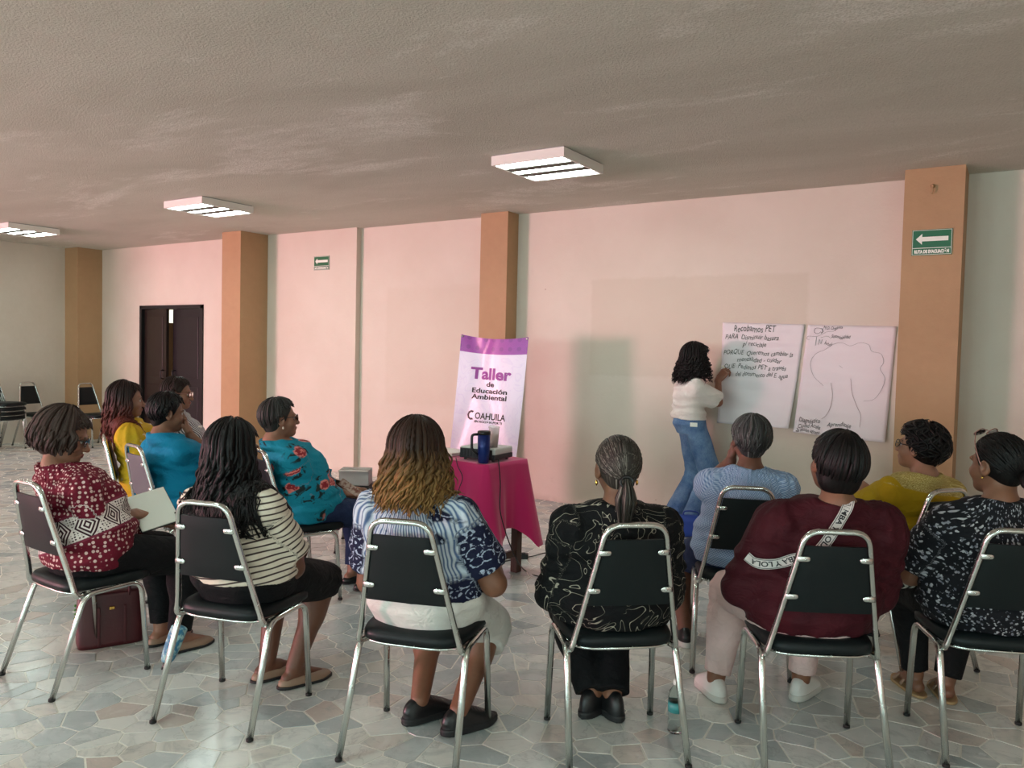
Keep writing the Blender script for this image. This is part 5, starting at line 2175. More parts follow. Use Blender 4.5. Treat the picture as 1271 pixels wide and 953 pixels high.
    # ------------------------------------------------------------ spectacles
    def glasses(self, mat, up=False, name='spectacles'):
        b = MB()
        hd = self.head
        y0, z0 = (0.100, 0.003) if not up else (0.058, 0.128)
        R = np.eye(3) if not up else np.array(rot('X', 48), float)
        O = np.array([0, y0, z0])

        def w(p):
            p = np.asarray(p, float)
            return tuple(hd.out(O + R @ (p - 0) if up else O + p))
        for s_ in (-1, 1):
            ring = [w((s_ * 0.034 + 0.026 * math.cos(a), -0.004 * abs(math.cos(a)), 0.019 * math.sin(a) * (1.08 if math.sin(a) > 0 else 0.95))) for a in np.linspace(0, 2 * math.pi, 21)]
            b.tube(ring, 0.0019, 6, False)
            if not up:
                pts = [w((s_ * 0.061, -0.004, 0.008)), w((s_ * 0.078, -0.03, 0.009)), w((s_ * 0.084, -0.085, 0.008)), w((s_ * 0.083, -0.11, -0.004))]
            else:
                pts = [w((s_ * 0.061, -0.004, 0.006)), tuple(hd.out((s_ * 0.090, 0.030, 0.085))), tuple(hd.out((s_ * 0.093, 0.010, 0.03))), tuple(hd.out((s_ * 0.090, -0.002, 0.002)))]
            b.tube(catmull(pts, 4), 0.0022, 6)
        b.tube(catmull([w((-0.009, 0.001, 0.006)), w((0, 0.003, 0.009)), w((0.009, 0.001, 0.006))], 3), 0.0018, 6)
        g = b.build(name, mat, self.root)
        for s_ in (-1, 1):
            ring = [w((s_ * 0.034 + 0.0255 * math.cos(a), -0.003, 0.0185 * math.sin(a))) for a in np.linspace(0, 2 * math.pi, 20, endpoint=False)]
            ring2 = [w((s_ * 0.034 + 0.0255 * math.cos(a), -0.0045, 0.0185 * math.sin(a))) for a in np.linspace(0, 2 * math.pi, 20, endpoint=False)]
            n = 20
            mesh_obj('lens', ring + ring2, [tuple(range(n)), tuple(range(2 * n - 1, n - 1, -1))] + [(i, n + i, n + (i + 1) % n, (i + 1) % n) for i in range(n)], M_LENS if not up else M_LENSD, g, smooth=False)
        return g

    def earring(self, mat, drop=0.012, sides=(-1, 1)):
        for s_ in sides:
            p = self.head.out((s_ * 0.080, 0.000, -0.038 - drop * 0.3))
            MB().lathe([(0.001, -drop), (0.005, -drop * 0.7), (0.0058, -drop * 0.4), (0.004, 0), (0.001, 0.003)], 10, Matrix.Translation(tuple(float(v) for v in p))).build('earring', mat, self.root)


M_LENS = Mat('clear lens', (235, 240, 240), 0.03, 0.0, Transmission_Weight=1.0, IOR=1.05)
M_LENSD = Mat('tinted lens', (40, 30, 28), 0.05, 0.0, Transmission_Weight=0.4)
M_FRAME = Mat('dark spectacle frame', (30, 22, 22), 0.3)
M_FRAMER = Mat('rose spectacle frame', (170, 120, 110), 0.3, 0.5)
M_PEARL = Mat('pearl', (230, 222, 208), 0.2)
M_GOLD = Mat('gold', (212, 170, 90), 0.25, 1.0)

# ================================================================== cloth patterns
def cloth(name, col, rough=0.8, weave=420.0):
    m = Mat(name, col, rough)
    m.set('Specular IOR Level', 0.25)
    co = m.coord()
    fold = m.noise(m.mapv(co, (1.0, 1.0, 1.5)), 15.0, 3, 0.55, 1.2)
    m.bump(m.math('ADD', m.math('MULTIPLY', m.noise(co, weave, 2), 0.05), fold), 0.55, 0.018)
    return m


def plain(name, col, **k):
    m = cloth(name, col, **k)
    co = m.coord()
    m.set('Base Color', m.mix(m.noise(co, 9.0, 3), tuple(int(v * 0.9) for v in col), tuple(min(255, int(v * 1.06)) for v in col)))
    return m


def tcs(m):
    return m.sep(m.attr('tc'))


def p_maroon_dots():
    m = cloth('maroon dotted print', (110, 18, 40))
    u, v, w = tcs(m)
    uv = m.comb(u, v, 0.0)
    dots = m.step(m.voro(m.attr('tp'), 50.0, rnd=0.4), 0.38, 0.31)
    fine = m.step(m.voro(m.attr('tp'), 66.0, rnd=0.5), 0.36, 0.28)
    top = m.math('MULTIPLY', m.step(v, 0.27, 0.28), m.math('SUBTRACT', 1.0, w))
    base = m.mix(m.math('MULTIPLY', m.mix(top, dots, fine), 0.85), (104, 16, 38), (226, 196, 190))
    lo = m.math('ADD', 0.055, m.math('MULTIPLY', w, 0.085))
    vv = m.math('DIVIDE', m.math('SUBTRACT', v, lo), 0.115)
    inb = m.band(vv, 0.0, 1.0, 0.01)
    fr = m.math('ABSOLUTE', m.math('SUBTRACT', m.math('FRACT', m.math('MULTIPLY', u, 10.5)), 0.5))
    dia = m.math('ADD', m.math('MULTIPLY', fr, 1.25), m.math('ABSOLUTE', m.math('SUBTRACT', vv, 0.5)))
    rings = m.step(m.math('SINE', m.math('MULTIPLY', dia, 34.0)), 0.0, 0.25)
    spk = m.step(m.voro(uv, 90.0, rnd=0.3), 0.36, 0.28)
    pat = m.mix(m.step(dia, 0.62, 0.64), rings, m.math('SUBTRACT', 1.0, spk))
    bandc = m.mix(pat, (58, 22, 34), (224, 212, 206))
    edge = m.math('MAXIMUM', m.band(vv, -0.06, 0.03, 0.01), m.band(vv, 0.97, 1.06, 0.01))
    base = m.mix(inb, base, bandc)
    base = m.mix(edge, base, (120, 40, 62))
    m.set('Base Color', base)
    return m


def p_stripes():
    m = cloth('cream and brown stripes', (220, 208, 190))
    u, v, w = tcs(m)
    s = m.math('FRACT', m.math('MULTIPLY', m.math('ADD', v, m.math('MULTIPLY', m.math('COSINE', m.math('MULTIPLY', u, 4.0)), -0.012)), 43.0))
    m.set('Base Color', m.mix(m.band(s, 0.36, 0.64, 0.05), (222, 210, 192), (62, 46, 44)))
    return m


def p_zebra():
    m = cloth('black and white wavy stripes', (210, 208, 206))
    u, v, w = tcs(m)
    n = m.noise(m.comb(u, v, w), 5.0, 2)
    s = m.math('FRACT', m.math('ADD', m.math('MULTIPLY', m.math('ADD', u, m.math('MULTIPLY', v, 0.5)), 52.0), m.math('MULTIPLY', n, 4.0)))
    m.set('Base Color', m.mix(m.band(s, 0.3, 0.72, 0.06), (206, 204, 206), (46, 46, 54)))
    return m


def p_lace():
    m = cloth('blue pinstripe with navy lace print', (160, 178, 200))
    u, v, w = tcs(m)
    st = m.math('FRACT', m.math('MULTIPLY', u, 78.0))
    base = m.mix(m.band(st, 0.3, 0.72, 0.12), (196, 206, 216), (82, 104, 140))
    uv = m.comb(u, v, 0.0)
    d = m.n('TexVoronoi', 'Distance', {'Vector': uv, 'Scale': 26.0, 'Randomness': 0.6})
    ring = m.math('SINE', m.math('MULTIPLY', d, 15.0))
    pet = m.noise(uv, 90.0, 2)
    lace = m.step(m.math('ADD', ring, m.math('MULTIPLY', m.math('SUBTRACT', pet, 0.5), 3.0)), 0.75, 1.0)
    lacec = m.mix(lace, (20, 24, 52), (168, 180, 200))
    on = m.math('MULTIPLY', w, m.step(v, 0.03, 0.05))
    low = m.math('MULTIPLY', m.math('MULTIPLY', m.math('SUBTRACT', 1.0, w), m.step(v, 0.13, 0.09)), 1.0)
    rt = m.math('MULTIPLY', m.math('MULTIPLY', m.math('SUBTRACT', 1.0, w), m.step(m.noise(uv, 9.0, 1), 0.56, 0.6)), m.step(u, 0.09, 0.15))
    m.set('Base Color', m.mix(m.math('MAXIMUM', m.math('MAXIMUM', on, low), rt), base, lacec))
    return m


def p_swirl():
    m = cloth('black with beige swirls', (14, 14, 18))
    u, v, w = tcs(m)
    uv = m.comb(u, v, m.math('MULTIPLY', w, 0.7))
    n = m.noise(uv, 7.5, 1.2, 0.4, 2.6)
    f = m.math('ABSOLUTE', m.math('SUBTRACT', m.math('FRACT', m.math('MULTIPLY', n, 5.2)), 0.5))
    width = m.math('MULTIPLY', m.step(m.noise(uv, 4.0, 1), 0.35, 0.75), 0.022)
    line = m.step(m.math('SUBTRACT', f, width), 0.036, 0.018)
    gate = m.step(m.noise(m.comb(u, v, 2.0), 6.0, 1), 0.32, 0.37)
    blob = m.step(m.noise(m.comb(u, v, 5.0), 8.0, 0.0, 0.3, 1.0), 0.80, 0.81)
    c = m.mix(m.math('MULTIPLY', line, gate), (8, 8, 11), (164, 156, 140))
    m.set('Base Color', c)
    return m


def p_gingham():
    m = cloth('pale blue check', (140, 168, 204))
    u, v, w = tcs(m)
    a = m.math('SINE', m.math('MULTIPLY', m.math('ADD', u, v), 520.0))
    b = m.math('SINE', m.math('MULTIPLY', m.math('SUBTRACT', u, v), 520.0))
    f = m.math('ADD', m.math('MULTIPLY', m.math('ADD', a, b), 0.28), 0.5)
    m.set('Base Color', m.mix(f, (92, 122, 168), (182, 202, 226)))
    return m


def p_daisies():
    m = cloth('black with small grey flowers', (20, 20, 26))
    u, v, w = tcs(m)
    uv = m.comb(u, v, w)
    wv = m.n('VectorMath', 0, {0: uv, 1: m.n('TexNoise', 'Color', {'Vector': uv, 'Scale': 60.0})}, operation='ADD')
    d = m.voro(m.n('VectorMath', 0, {0: uv, 1: m.n('VectorMath', 0, {0: m.n('TexNoise', 'Color', {'Vector': uv, 'Scale': 90.0}), 1: (0.012, 0.012, 0.0)}, operation='MULTIPLY')}, operation='ADD'), 78.0)
    c = m.n('TexVoronoi', 'Color', {'Vector': uv, 'Scale': 78.0})
    r, g, b = m.sep(c)
    f = m.math('MULTIPLY', m.step(d, 0.42, 0.34), m.step(r, 0.28, 0.36))
    m.set('Base Color', m.mix(f, (18, 18, 24), m.mix(g, (96, 98, 112), (188, 186, 190))))
    return m


def p_roses():
    m = cloth('turquoise with coral roses', (14, 132, 156))
    u, v, w = tcs(m)
    uv = m.comb(u, v, m.math('MULTIPLY', w, 0.37))
    nz = m.n('VectorMath', 0, {0: m.n('TexNoise', 'Color', {'Vector': uv, 'Scale': 30.0}), 1: (0.045, 0.045, 0.0)}, operation='MULTIPLY')
    p = m.n('VectorMath', 0, {0: uv, 1: nz}, operation='ADD')
    d = m.voro(p, 7.0, rnd=0.75)
    c = m.n('TexVoronoi', 'Color', {'Vector': p, 'Scale': 7.0, 'Randomness': 0.75})
    r, g, b = m.sep(c)
    sel = m.step(r, 0.10, 0.12)
    flower = m.math('MULTIPLY', m.step(d, 0.36, 0.33), sel)
    pet = m.math('SINE', m.math('ADD', m.math('MULTIPLY', d, 46.0), m.math('MULTIPLY', m.noise(uv, 55.0, 2), 9.0)))
    fc = m.mix(m.step(pet, -0.4, 0.6), (150, 42, 52), m.mix(g, (226, 116, 108), (230, 150, 140)))
    leafn = m.noise(uv, 26.0, 2, 0.5, 0.6)
    leaf = m.math('MULTIPLY', m.math('MULTIPLY', m.band(d, 0.30, 0.50, 0.03), m.step(leafn, 0.53, 0.57)), sel)
    base = m.mix(leaf, (14, 130, 154), (28, 44, 46))
    m.set('Base Color', m.mix(flower, base, fc))
    return m


def p_spots():
    m = cloth('yellow with white spots', (206, 164, 36))
    u, v, w = tcs(m)
    uv = m.comb(u, v, w)
    d = m.voro(uv, 13.0, rnd=0.8)
    c = m.n('TexVoronoi', 'Color', {'Vector': uv, 'Scale': 13.0, 'Randomness': 0.8})
    r, g, b = m.sep(c)
    f = m.math('MULTIPLY', m.step(d, 0.26, 0.2), m.step(r, 0.5, 0.52))
    m.set('Base Color', m.mix(f, (202, 162, 34), (230, 222, 198)))
    return m


def p_mustard():
    m = cloth('mustard with a lace yoke', (172, 138, 20))
    u, v, w = tcs(m)
    uv = m.comb(u, v, 0.0)
    l = m.noise(uv, 160.0, 3, 0.7)
    yoke = m.math('MULTIPLY', m.step(v, 0.315, 0.322), m.math('SUBTRACT', 1.0, w))
    c = m.mix(m.step(l, 0.42, 0.6), (150, 126, 58), (206, 186, 122))
    m.set('Base Color', m.mix(yoke, (176, 142, 18), c))
    return m


def denim(name, a, b):
    m = cloth(name, a, 0.85)
    co = m.coord()
    n = m.noise(co, 7.0, 4, 0.6)
    f = m.math('ADD', m.math('MULTIPLY', n, 0.8), m.math('MULTIPLY', m.noise(m.mapv(co, (1, 1, 0.15)), 320.0, 2), 0.35))
    m.set('Base Color', m.mix(m.step(f, 0.4, 0.8), a, b))
    return m


M_BLACKCLOTH = plain('black cloth', (11, 11, 14))
M_BLACKCLOTH2 = plain('charcoal cloth', (14, 14, 16))
M_WHITECLOTH = plain('white cotton', (226, 222, 216))
M_PINKCLOTH = plain('pale pink cloth', (218, 188, 184))
M_JEANS = denim('blue jeans', (62, 96, 142), (126, 158, 192))
M_DARKJEANS = denim('dark jeans', (22, 32, 62), (44, 60, 96))
M_SHOEB = Mat('black leather', (18, 18, 20), 0.4)
M_SHOEW = Mat('white leather', (226, 224, 220), 0.45)
M_SHOEBE = Mat('beige leather', (150, 120, 100), 0.5)
M_SOLE = Mat('white rubber sole', (206, 204, 198), 0.6)
M_SOLEB = Mat('black rubber sole', (24, 24, 26), 0.6)
M_SOLET = Mat('tan cork sole', (170, 138, 98), 0.7)

H_BLACK = hairmat('black hair', (15, 12, 12), shine=0.45)
H_DARK = hairmat('dark brown hair', (38, 26, 22))
H_BOB = hairmat('dark brown greying hair', (52, 38, 32), None, (112, 98, 88), grey=0.02)
H_RED = hairmat('dark hair with red ends', (34, 20, 18), (112, 46, 34))
H_OMBRE = hairmat('dark hair fading to fair ends', (46, 29, 22), (156, 116, 66), (150, 112, 70), grey=-0.03)
H_GREY = hairmat('grey hair', (52, 53, 53), None, (146, 148, 146), grey=0.07)
H_SALT = hairmat('salt and pepper hair', (48, 46, 44), None, (150, 146, 140), grey=0.04)
H_TAIL = hairmat('dark hair with grey streaks', (50, 44, 40), None, (158, 150, 140), grey=0.08)


def lp(k, px, py, near=(0, 0, 0.8), dd=0.0):
    x, y, deg = SEATS[k] if isinstance(k, str) else k
    a = math.radians(deg)
    c, s = math.cos(a), math.sin(a)
    R = np.array([[c, -s, 0], [s, c, 0], [0, 0, 1]])
    O = np.array([x, y, 0.0035])
    D = cam_depth(R @ np.asarray(near, float) + O) + dd
    return (at_depth(px, py, D) - O) @ R


def sitter(k, label, head_px, **kw):
    x, y, deg = SEATS[k]
    return Person(label, x, y, deg, head_px, **kw)


HOLD = ((38, 48, 30), (42, 50, 32), (46, 52, 34), (50, 55, 36))
random.seed(21)

# ---- woman in the maroon dotted blouse, writing
p = sitter('P1', 'woman with a brown bob in a maroon dotted blouse writing in a notebook', (80, 543), head_y=0.05, head=(-38, -16, -2), hip=1.08, belly=1.12, chest=1.12, sh=0.175, arm=1.12, leg=1.08, twist=-8, sk=SKIN2,
           hands=[dict(at=(-0.02, 0.34, 0.62), fwd=(0.4, 0.9, -0.1), curl=(30, 30, 20)), dict(at=lp('P1', 160, 640, (0.10, 0.27, 0.66)), fwd=(-0.25, 0.9, 0.0), back=(0.35, -0.1, 1), curl=HOLD, thumb=30, pole=(0.45, -0.6, -0.75))],
           feet=[dict(at=(-0.03, 0.40, 0.085)), dict(at=(0.13, 0.39, 0.085))])
p.build_body()
p.build_shirt(p_maroon_dots(), sleeve=1.82, flare=0.012, puff=0.004, soff=0.010, hem=0.50, neck=0.105, neckz=0.045, gather=0.004, gn=34)
p.build_pants(M_BLACKCLOTH, length=0.95)
p.build_shoes('flat', M_SHOEBE, M_SOLEB)
L = p.cap_locks(230, 0.020, 0.009, back=112, side=110, front=60, wave=5)
L = p.long_locks(L, 260, 0.105, (62, 298), 0.026, 0.010, wave=0.008, wl=0.09, spread=0.055, taper=0.5, drop_pol=92, tuck=0.055, push=0.004)
p.hair(H_BOB, p.cap(0.020, 0.003, 50, nape=1.25, ears=False, low=-0.10, line=(0.030, 0.45)), L)
p.glasses(M_FRAME)
P1 = p

# ---- woman in spotted yellow
p = sitter('P2', 'woman with long dark red-ended hair in a yellow white-spotted blouse', (158, 497), head_y=0.05, head=(6, -2, 0), sk=SKIN2, hs=0.97, hip=1.0, chest=0.98, belly=1.0,
           hands=[None, dict(at=(0.10, 0.28, 0.60))])
p.build_body()
p.build_shirt(p_spots(), sleeve=0.85, puff=0.02, hem=0.48, neck=0.085)
p.build_pants(M_BLACKCLOTH)
p.build_shoes('flat', M_SHOEB, M_SOLEB)
L = p.cap_locks(150, 0.016, 0.009, back=120, side=112, front=56)
L = p.long_locks(L, 240, 0.30, (75, 285), 0.018, 0.010, wave=0.012, wl=0.10, spread=0.02)
p.hair(H_RED, p.cap(0.015, 0.002, 60, nape=1.1, ears=False, line=(0.030, 0.45)), L)
p.earring(M_PEARL, 0.016)

# ---- woman with a name tag in wavy stripes
p = sitter('P4', 'woman in spectacles and black and white wavy stripes with a name tag', (221, 489), head_y=0.05, head=(-8, -4, 0), sk=SKIN2, hs=0.97,
           hands=[None, dict(at=(0.08, 0.28, 0.60))])
p.build_body()
p.build_shirt(p_zebra(), sleeve=0.9, hem=0.48, neck=0.09)
p.build_pants(M_BLACKCLOTH2)
p.build_shoes('flat', M_SHOEB, M_SOLEB)
L = p.cap_locks(170, 0.015, 0.009, back=126, side=108, front=52, wave=4)
L = p.long_locks(L, 120, 0.12, (110, 250), 0.015, 0.010, wave=0.01)
p.hair(H_DARK, p.cap(0.014, 0.002, 60, nape=1.1, ears=True), L)
p.glasses(M_FRAMER)
tg = p.bz(0.74) + p.fvec * 0.150 + p.rvec * 0.075
MB().box((-0.035, -0.001, -0.024), (0.035, 0.001, 0.024), Matrix.Translation(tuple(tg)) @ Matrix.Rotation(math.radians(-14), 4, 'X') @ Matrix.Rotation(math.radians(-18), 4, 'Z')).build('name_tag', M_SIGNW, p.root)

# ---- woman in plain turquoise, hand at her chin
p = sitter('P3', 'short-haired woman in a plain turquoise top with a hand at her chin', (208, 513), head_y=0.08, head=(-12, -4, 0), hip=1.08, belly=1.12, chest=1.14, sh=0.18, arm=1.15, hs=0.99,
           hands=[dict(at=(-0.06, 0.30, 0.60)), dict(at=lp('P3', 236, 540, (0.05, 0.22, 1.0)), fwd=(-0.35, -0.2, 1.0), back=(0.5, 0.8, 0.1), curl=HOLD, pole=(0.8, 0.3, -1))])
p.build_body()
p.build_shirt(plain('turquoise jersey', (0, 122, 158)), sleeve=0.95, hem=0.48, neck=0.085)
p.build_pants(M_DARKJEANS)
p.build_shoes('flat', M_SHOEB, M_SOLEB)
L = p.cap_locks(240, 0.017, 0.009, back=146, side=112, front=56, wave=4, amp=0.006)
p.hair(H_BLACK, p.cap(0.012, 0.0025, 55, nape=0.88), L)

# ---- woman in the turquoise rose blouse
p = sitter('P6', 'grey-haired woman in spectacles and a turquoise blouse printed with coral roses', (347, 520), head_y=0.03, head=(-8, 4, 0), hip=1.1, belly=1.14, chest=1.12, sh=0.178, arm=1.12, twist=-6, sk=SKIN2,
           hands=[dict(at=(-0.02, 0.36, 0.60), fwd=(0.5, 0.8, 0), curl=HOLD), dict(at=lp('P6', 424, 612, (0.10, 0.34, 0.62)), fwd=(-0.2, 0.95, -0.2), curl=HOLD, pole=(0.45, -0.6, -0.8))],
           feet=[dict(at=(-0.08, 0.40, 0.085)), dict(at=(0.10, 0.40, 0.085))])
p.build_body()
p.build_shirt(p_roses(), sleeve=1.35, flare=0.020, soff=0.010, hem=0.47, neck=0.085, drape=1.0)
p.build_pants(M_DARKJEANS)
p.build_shoes('flat', M_SHOEB, M_SOLEB)
L = p.cap_locks(260, 0.014, 0.0078, back=146, side=104, front=48, amp=0.006, flick=0.003)
p.hair(H_SALT, p.cap(0.012, 0.0025, 70, nape=0.88, nz=-0.03, low=-0.075), L)
p.glasses(M_FRAME)
p.earring(M_PEARL, 0.012)
P6 = p

# ---- long black hair, cream stripes
p = sitter('P5', 'woman with long wavy black hair in a cream striped tee and dark shorts', (291, 560), head_y=0.04, head=(-14, -4, 0), hip=1.12, belly=1.10, chest=1.06, sh=0.170, arm=1.1, leg=1.08, sk=SKIN3,
           hands=[dict(at=(-0.10, 0.26, 0.62)), dict(at=(0.08, 0.30, 0.60), fwd=(-0.4, 0.85, -0.2), pole=(0.5, -0.45, -0.7))],
           feet=[dict(at=(-0.05, 0.27, 0.085), fwd=(0.45, 0.9, 0)), dict(at=(0.10, 0.25, 0.085), fwd=(0.5, 0.86, 0))])
p.build_body()
p.build_shirt(p_stripes(), sleeve=0.78, flare=0.014, soff=0.008, hem=0.555, neck=0.09, name='tee')
p.build_pants(M_BLACKCLOTH, length=0.0, short=1.03, knee=0.012, name='shorts')
p.build_shoes('flat', M_SHOEBE, M_SOLEB)
L = p.cap_locks(200, 0.016, 0.009, back=118, side=112, front=58)
L = p.long_locks(L, 330, 0.37, (70, 290), 0.018, 0.0095, wave=0.012, wl=0.10, spread=0.03, var=0.22)
p.hair(H_BLACK, p.cap(0.016, 0.002, 60, nape=1.15, ears=False, line=(0.03, 0.45)), L)
P5 = p

# ---- fair-ended hair, navy lace blouse, white capri
p = sitter('P7', 'woman with long fair-ended hair in a pinstripe lace blouse and white capri trousers', (518, 563), head_y=0.03, head=(-4, -3, 0), hip=1.16, belly=1.12, chest=1.10, sh=0.166, arm=1.14, leg=1.1,
           hands=[dict(at=(-0.12, 0.22, 0.60), pole=(-0.4, -0.6, -0.6)), dict(at=lp('P7', 613, 697, (0.20, 0.24, 0.66)), fwd=(-0.2, 0.9, -0.1), pole=(0.5, -0.8, -0.5), curl=HOLD)],
           feet=[dict(at=(-0.06, 0.14, 0.085), fwd=(0.55, 0.83, 0)), dict(at=(0.12, 0.10, 0.085), fwd=(0.6, 0.8, 0))])
p.build_body()
p.build_shirt(p_lace(), sleeve=0.80, puff=0.006, flare=0.020, soff=0.008, hem=0.575, neck=0.125, neckz=0.050, neckw=1.15, gather=0.004, gn=40)
p.build_pants(M_WHITECLOTH, length=0.22, knee=0.014, flare=0.016, name='capri_trousers')
p.build_shoes('sneaker', M_SHOEB, M_SOLEB)
L = p.cap_locks(200, 0.018, 0.009, back=116, side=112, front=58)
L = p.long_locks(L, 360, 0.235, (68, 292), 0.024, 0.0095, wave=0.012, wl=0.085, spread=0.045, var=0.36)
p.hair(H_OMBRE, p.cap(0.018, 0.002, 60, nape=1.2, ears=False, line=(0.03, 0.45)), L)
P7 = p

# ---- ponytail, black with swirls
p = sitter('P8', 'woman with a streaked grey ponytail in a black tunic of beige swirls', (766, 582), head_y=0.0, head=(0, 0, 0), hip=1.18, belly=1.20, chest=1.18, sh=0.172, arm=1.15, leg=1.1,
           hands=[dict(at=(-0.10, 0.24, 0.64), pole=(-0.45, -0.5, -0.6)), dict(at=(0.10, 0.24, 0.64), pole=(0.45, -0.5, -0.6))],
           feet=[dict(at=(-0.02, 0.22, 0.085), fwd=(0.7, 0.7, 0)), dict(at=(0.06, 0.19, 0.085), fwd=(-0.15, 1, 0))])
p.build_body()
p.build_shirt(p_swirl(), sleeve=1.85, puff=0.006, soff=0.010, hem=0.475, neck=0.080, name='tunic', drape=1.05)
p.build_pants(M_BLACKCLOTH, length=0.97, flare=0.018)
p.build_shoes('boot', M_SHOEB, M_SOLEB)
L = Locks()
rr = np.random.default_rng(5)
tie = np.array([0, -0.118, -0.030])
for i in range(260):
    az = rr.uniform(0, 360)
    b = abs(((az + 180) % 360) - 180)
    pol0 = np.interp(b, [0, 60, 100, 180], [58, 72, 100, 112]) * rr.uniform(0.25, 1.0)
    a = p.scalp(az, pol0, 0.010)
    m1 = (a + tie) / 2
    o1 = unit(m1 - p.HC)
    pts = []
    for t in np.linspace(0, 1, 9):
        q = a * (1 - t) + tie * t
        d = unit(q - p.HC)
        k = 1 / math.sqrt(((d / (np.array([0.074, 0.094, 0.088]) + 0.012 + rr.uniform(0, 0.001))) ** 2).sum())
        s_ = p.HC + d * k
        pts.append(s_ * (1 - max(0, t - 0.8) * 5) + tie * max(0, t - 0.8) * 5 if t > 0.8 else s_)
    L.add(np.array([p.head.out(v) for v in pts]), 0.0062 * np.sin(np.linspace(0.5, math.pi - 0.5, 9)), 0.4, np.array([unit(v - p.HC) for v in pts]) @ p.head.R.T.astype(float), a=az / 360, l0=0.1, l1=0.5)
tb = p.head.out(tie)
for i in range(120):
    a = rr.uniform(0, 6.28)
    rad = 0.030 * math.sqrt(rr.random())
    ln = 0.175 * rr.uniform(0.8, 1.0)
    s = np.linspace(0, 1, 14)
    w_ = np.interp(s, [0, 0.1, 0.4, 1], [0.35, 0.7, 1.25, 0.75])
    pts = tb[None] + np.column_stack([rad * math.cos(a) * w_, -0.02 * np.minimum(1, s * 5) + rad * math.sin(a) * w_ + 0.025 * s, -ln * s + 0.012 * np.exp(-s * 8)])
    L.add(pts, 0.006 * np.sin(np.linspace(0.6, math.pi - 0.3, 14)), 0.6, None, a=rr.random(), l0=0.4, l1=1.0)
p.hair(H_TAIL, p.cap(0.009, 0.0008, 60, nape=0.85, nz=-0.02, low=-0.07), L)
MB().tube([tuple(tb + np.array([0.024 * math.cos(a), -0.012 + 0.006 * math.sin(a), 0.020 * math.sin(a)])) for a in np.linspace(0, 6.283, 17)], 0.006, 6, False).build('hair_tie', M_BLACK, p.root)
p.earring(M_GOLD, 0.020)
P8 = p

# ---- grey hair, pale blue check
p = sitter('P9', 'grey-haired woman in a pale blue checked blouse resting her cheek on a hand', (931, 547), head_y=0.03, head=(10, 0, 4), hip=1.12, belly=1.12, chest=1.10, sh=0.165, arm=1.08, leg=1.06, sk=SKIN3,
           hands=[dict(at=lp('P9', 907, 572, (-0.09, 0.12, 1.02)), fwd=(0.15, 0.1, 1.0), back=(-1, 0.2, 0.1), curl=(10, 14, 10), pole=(-0.7, 0.5, -1)), dict(at=(0.10, 0.28, 0.60))],
           feet=[dict(at=(-0.25, 0.14, 0.085), pole=(-0.35, 1, 0.4)), dict(at=(0.12, 0.36, 0.085))])
p.build_body()
p.build_shirt(p_gingham(), sleeve=0.80, puff=0.004, flare=0.008, soff=0.008, hem=0.48, neck=0.088, gather=0.0045, gn=34)
p.build_pants(M_DARKJEANS, length=0.30)
p.build_shoes('sneaker', M_SHOEB, M_SOLE)
L = p.cap_locks(280, 0.017, 0.0085, back=148, side=108, front=54, amp=0.006, wave=4)
p.hair(H_GREY, p.cap(0.014, 0.0025, 60, nape=0.9, nz=-0.03, low=-0.08), L)

# ---- mustard blouse, curly dark hair
p = sitter('P11', 'curly dark-haired woman in spectacles and a mustard blouse with a pale lace yoke', (1142, 556), head_y=0.02, head=(22, 8, 0), hip=1.10, belly=1.12, chest=1.12, sh=0.182, arm=1.15, sk=SKIN2,
           hands=[dict(at=lp('P11', 1074, 606, (-0.12, 0.36, 0.90)), fwd=(-0.1, 0.9, 0.3), pole=(-0.8, -0.3, -0.7)), dict(at=(0.10, 0.28, 0.60))])
p.build_body()
p.build_shirt(p_mustard(), sleeve=0.80, flare=0.022, soff=0.014, hem=0.46, neck=0.080)
p.build_pants(M_BLACKCLOTH)
p.build_shoes('flat', M_SHOEB, M_SOLEB)
L = p.cap_locks(330, 0.018, 0.0080, back=148, side=112, front=54, wave=16, amp=0.010, jitter=0.012, nseg=14)
p.hair(H_BLACK, p.cap(0.016, 0.005, 70, nape=0.95, nz=-0.035, low=-0.085), L)
p.glasses(M_FRAME)

# ---- maroon top, lettered strap, pink trousers
p = sitter('P10', 'short-haired woman in a maroon top, pale pink trousers and white sneakers', (1038, 578), head_y=-0.01, head=(4, 10, 8), hip=1.24, belly=1.30, chest=1.28, sh=0.186, arm=1.25, leg=1.18, jaw=1.12, hs=1.02,
           hands=[dict(at=(-0.14, 0.26, 0.64), pole=(-0.5, -0.55, -0.5)), dict(at=(0.12, 0.26, 0.64), pole=(0.5, -0.45, -0.5))],
           feet=[dict(at=(-0.26, 0.42, 0.085), fwd=(-0.2, 1, 0)), dict(at=(0.12, 0.46, 0.085), fwd=(0.6, 0.8, 0))])
p.build_body()
p.build_shirt(plain('maroon crepe', (62, 8, 20), rough=0.75), sleeve=1.5, puff=0.016, soff=0.008, flare=-0.004, hem=0.475, neck=0.086, drape=1.1, name='top')
p.build_pants(M_PINKCLOTH, length=0.93)
p.build_shoes('sneaker', M_SHOEW, M_SOLE)
L = p.cap_locks(300, 0.019, 0.0085, back=150, side=106, front=52, amp=0.005)
p.hair(H_BLACK, p.cap(0.020, 0.002, 70, nape=1.2, nz=-0.045, low=-0.085), L)
P10 = p

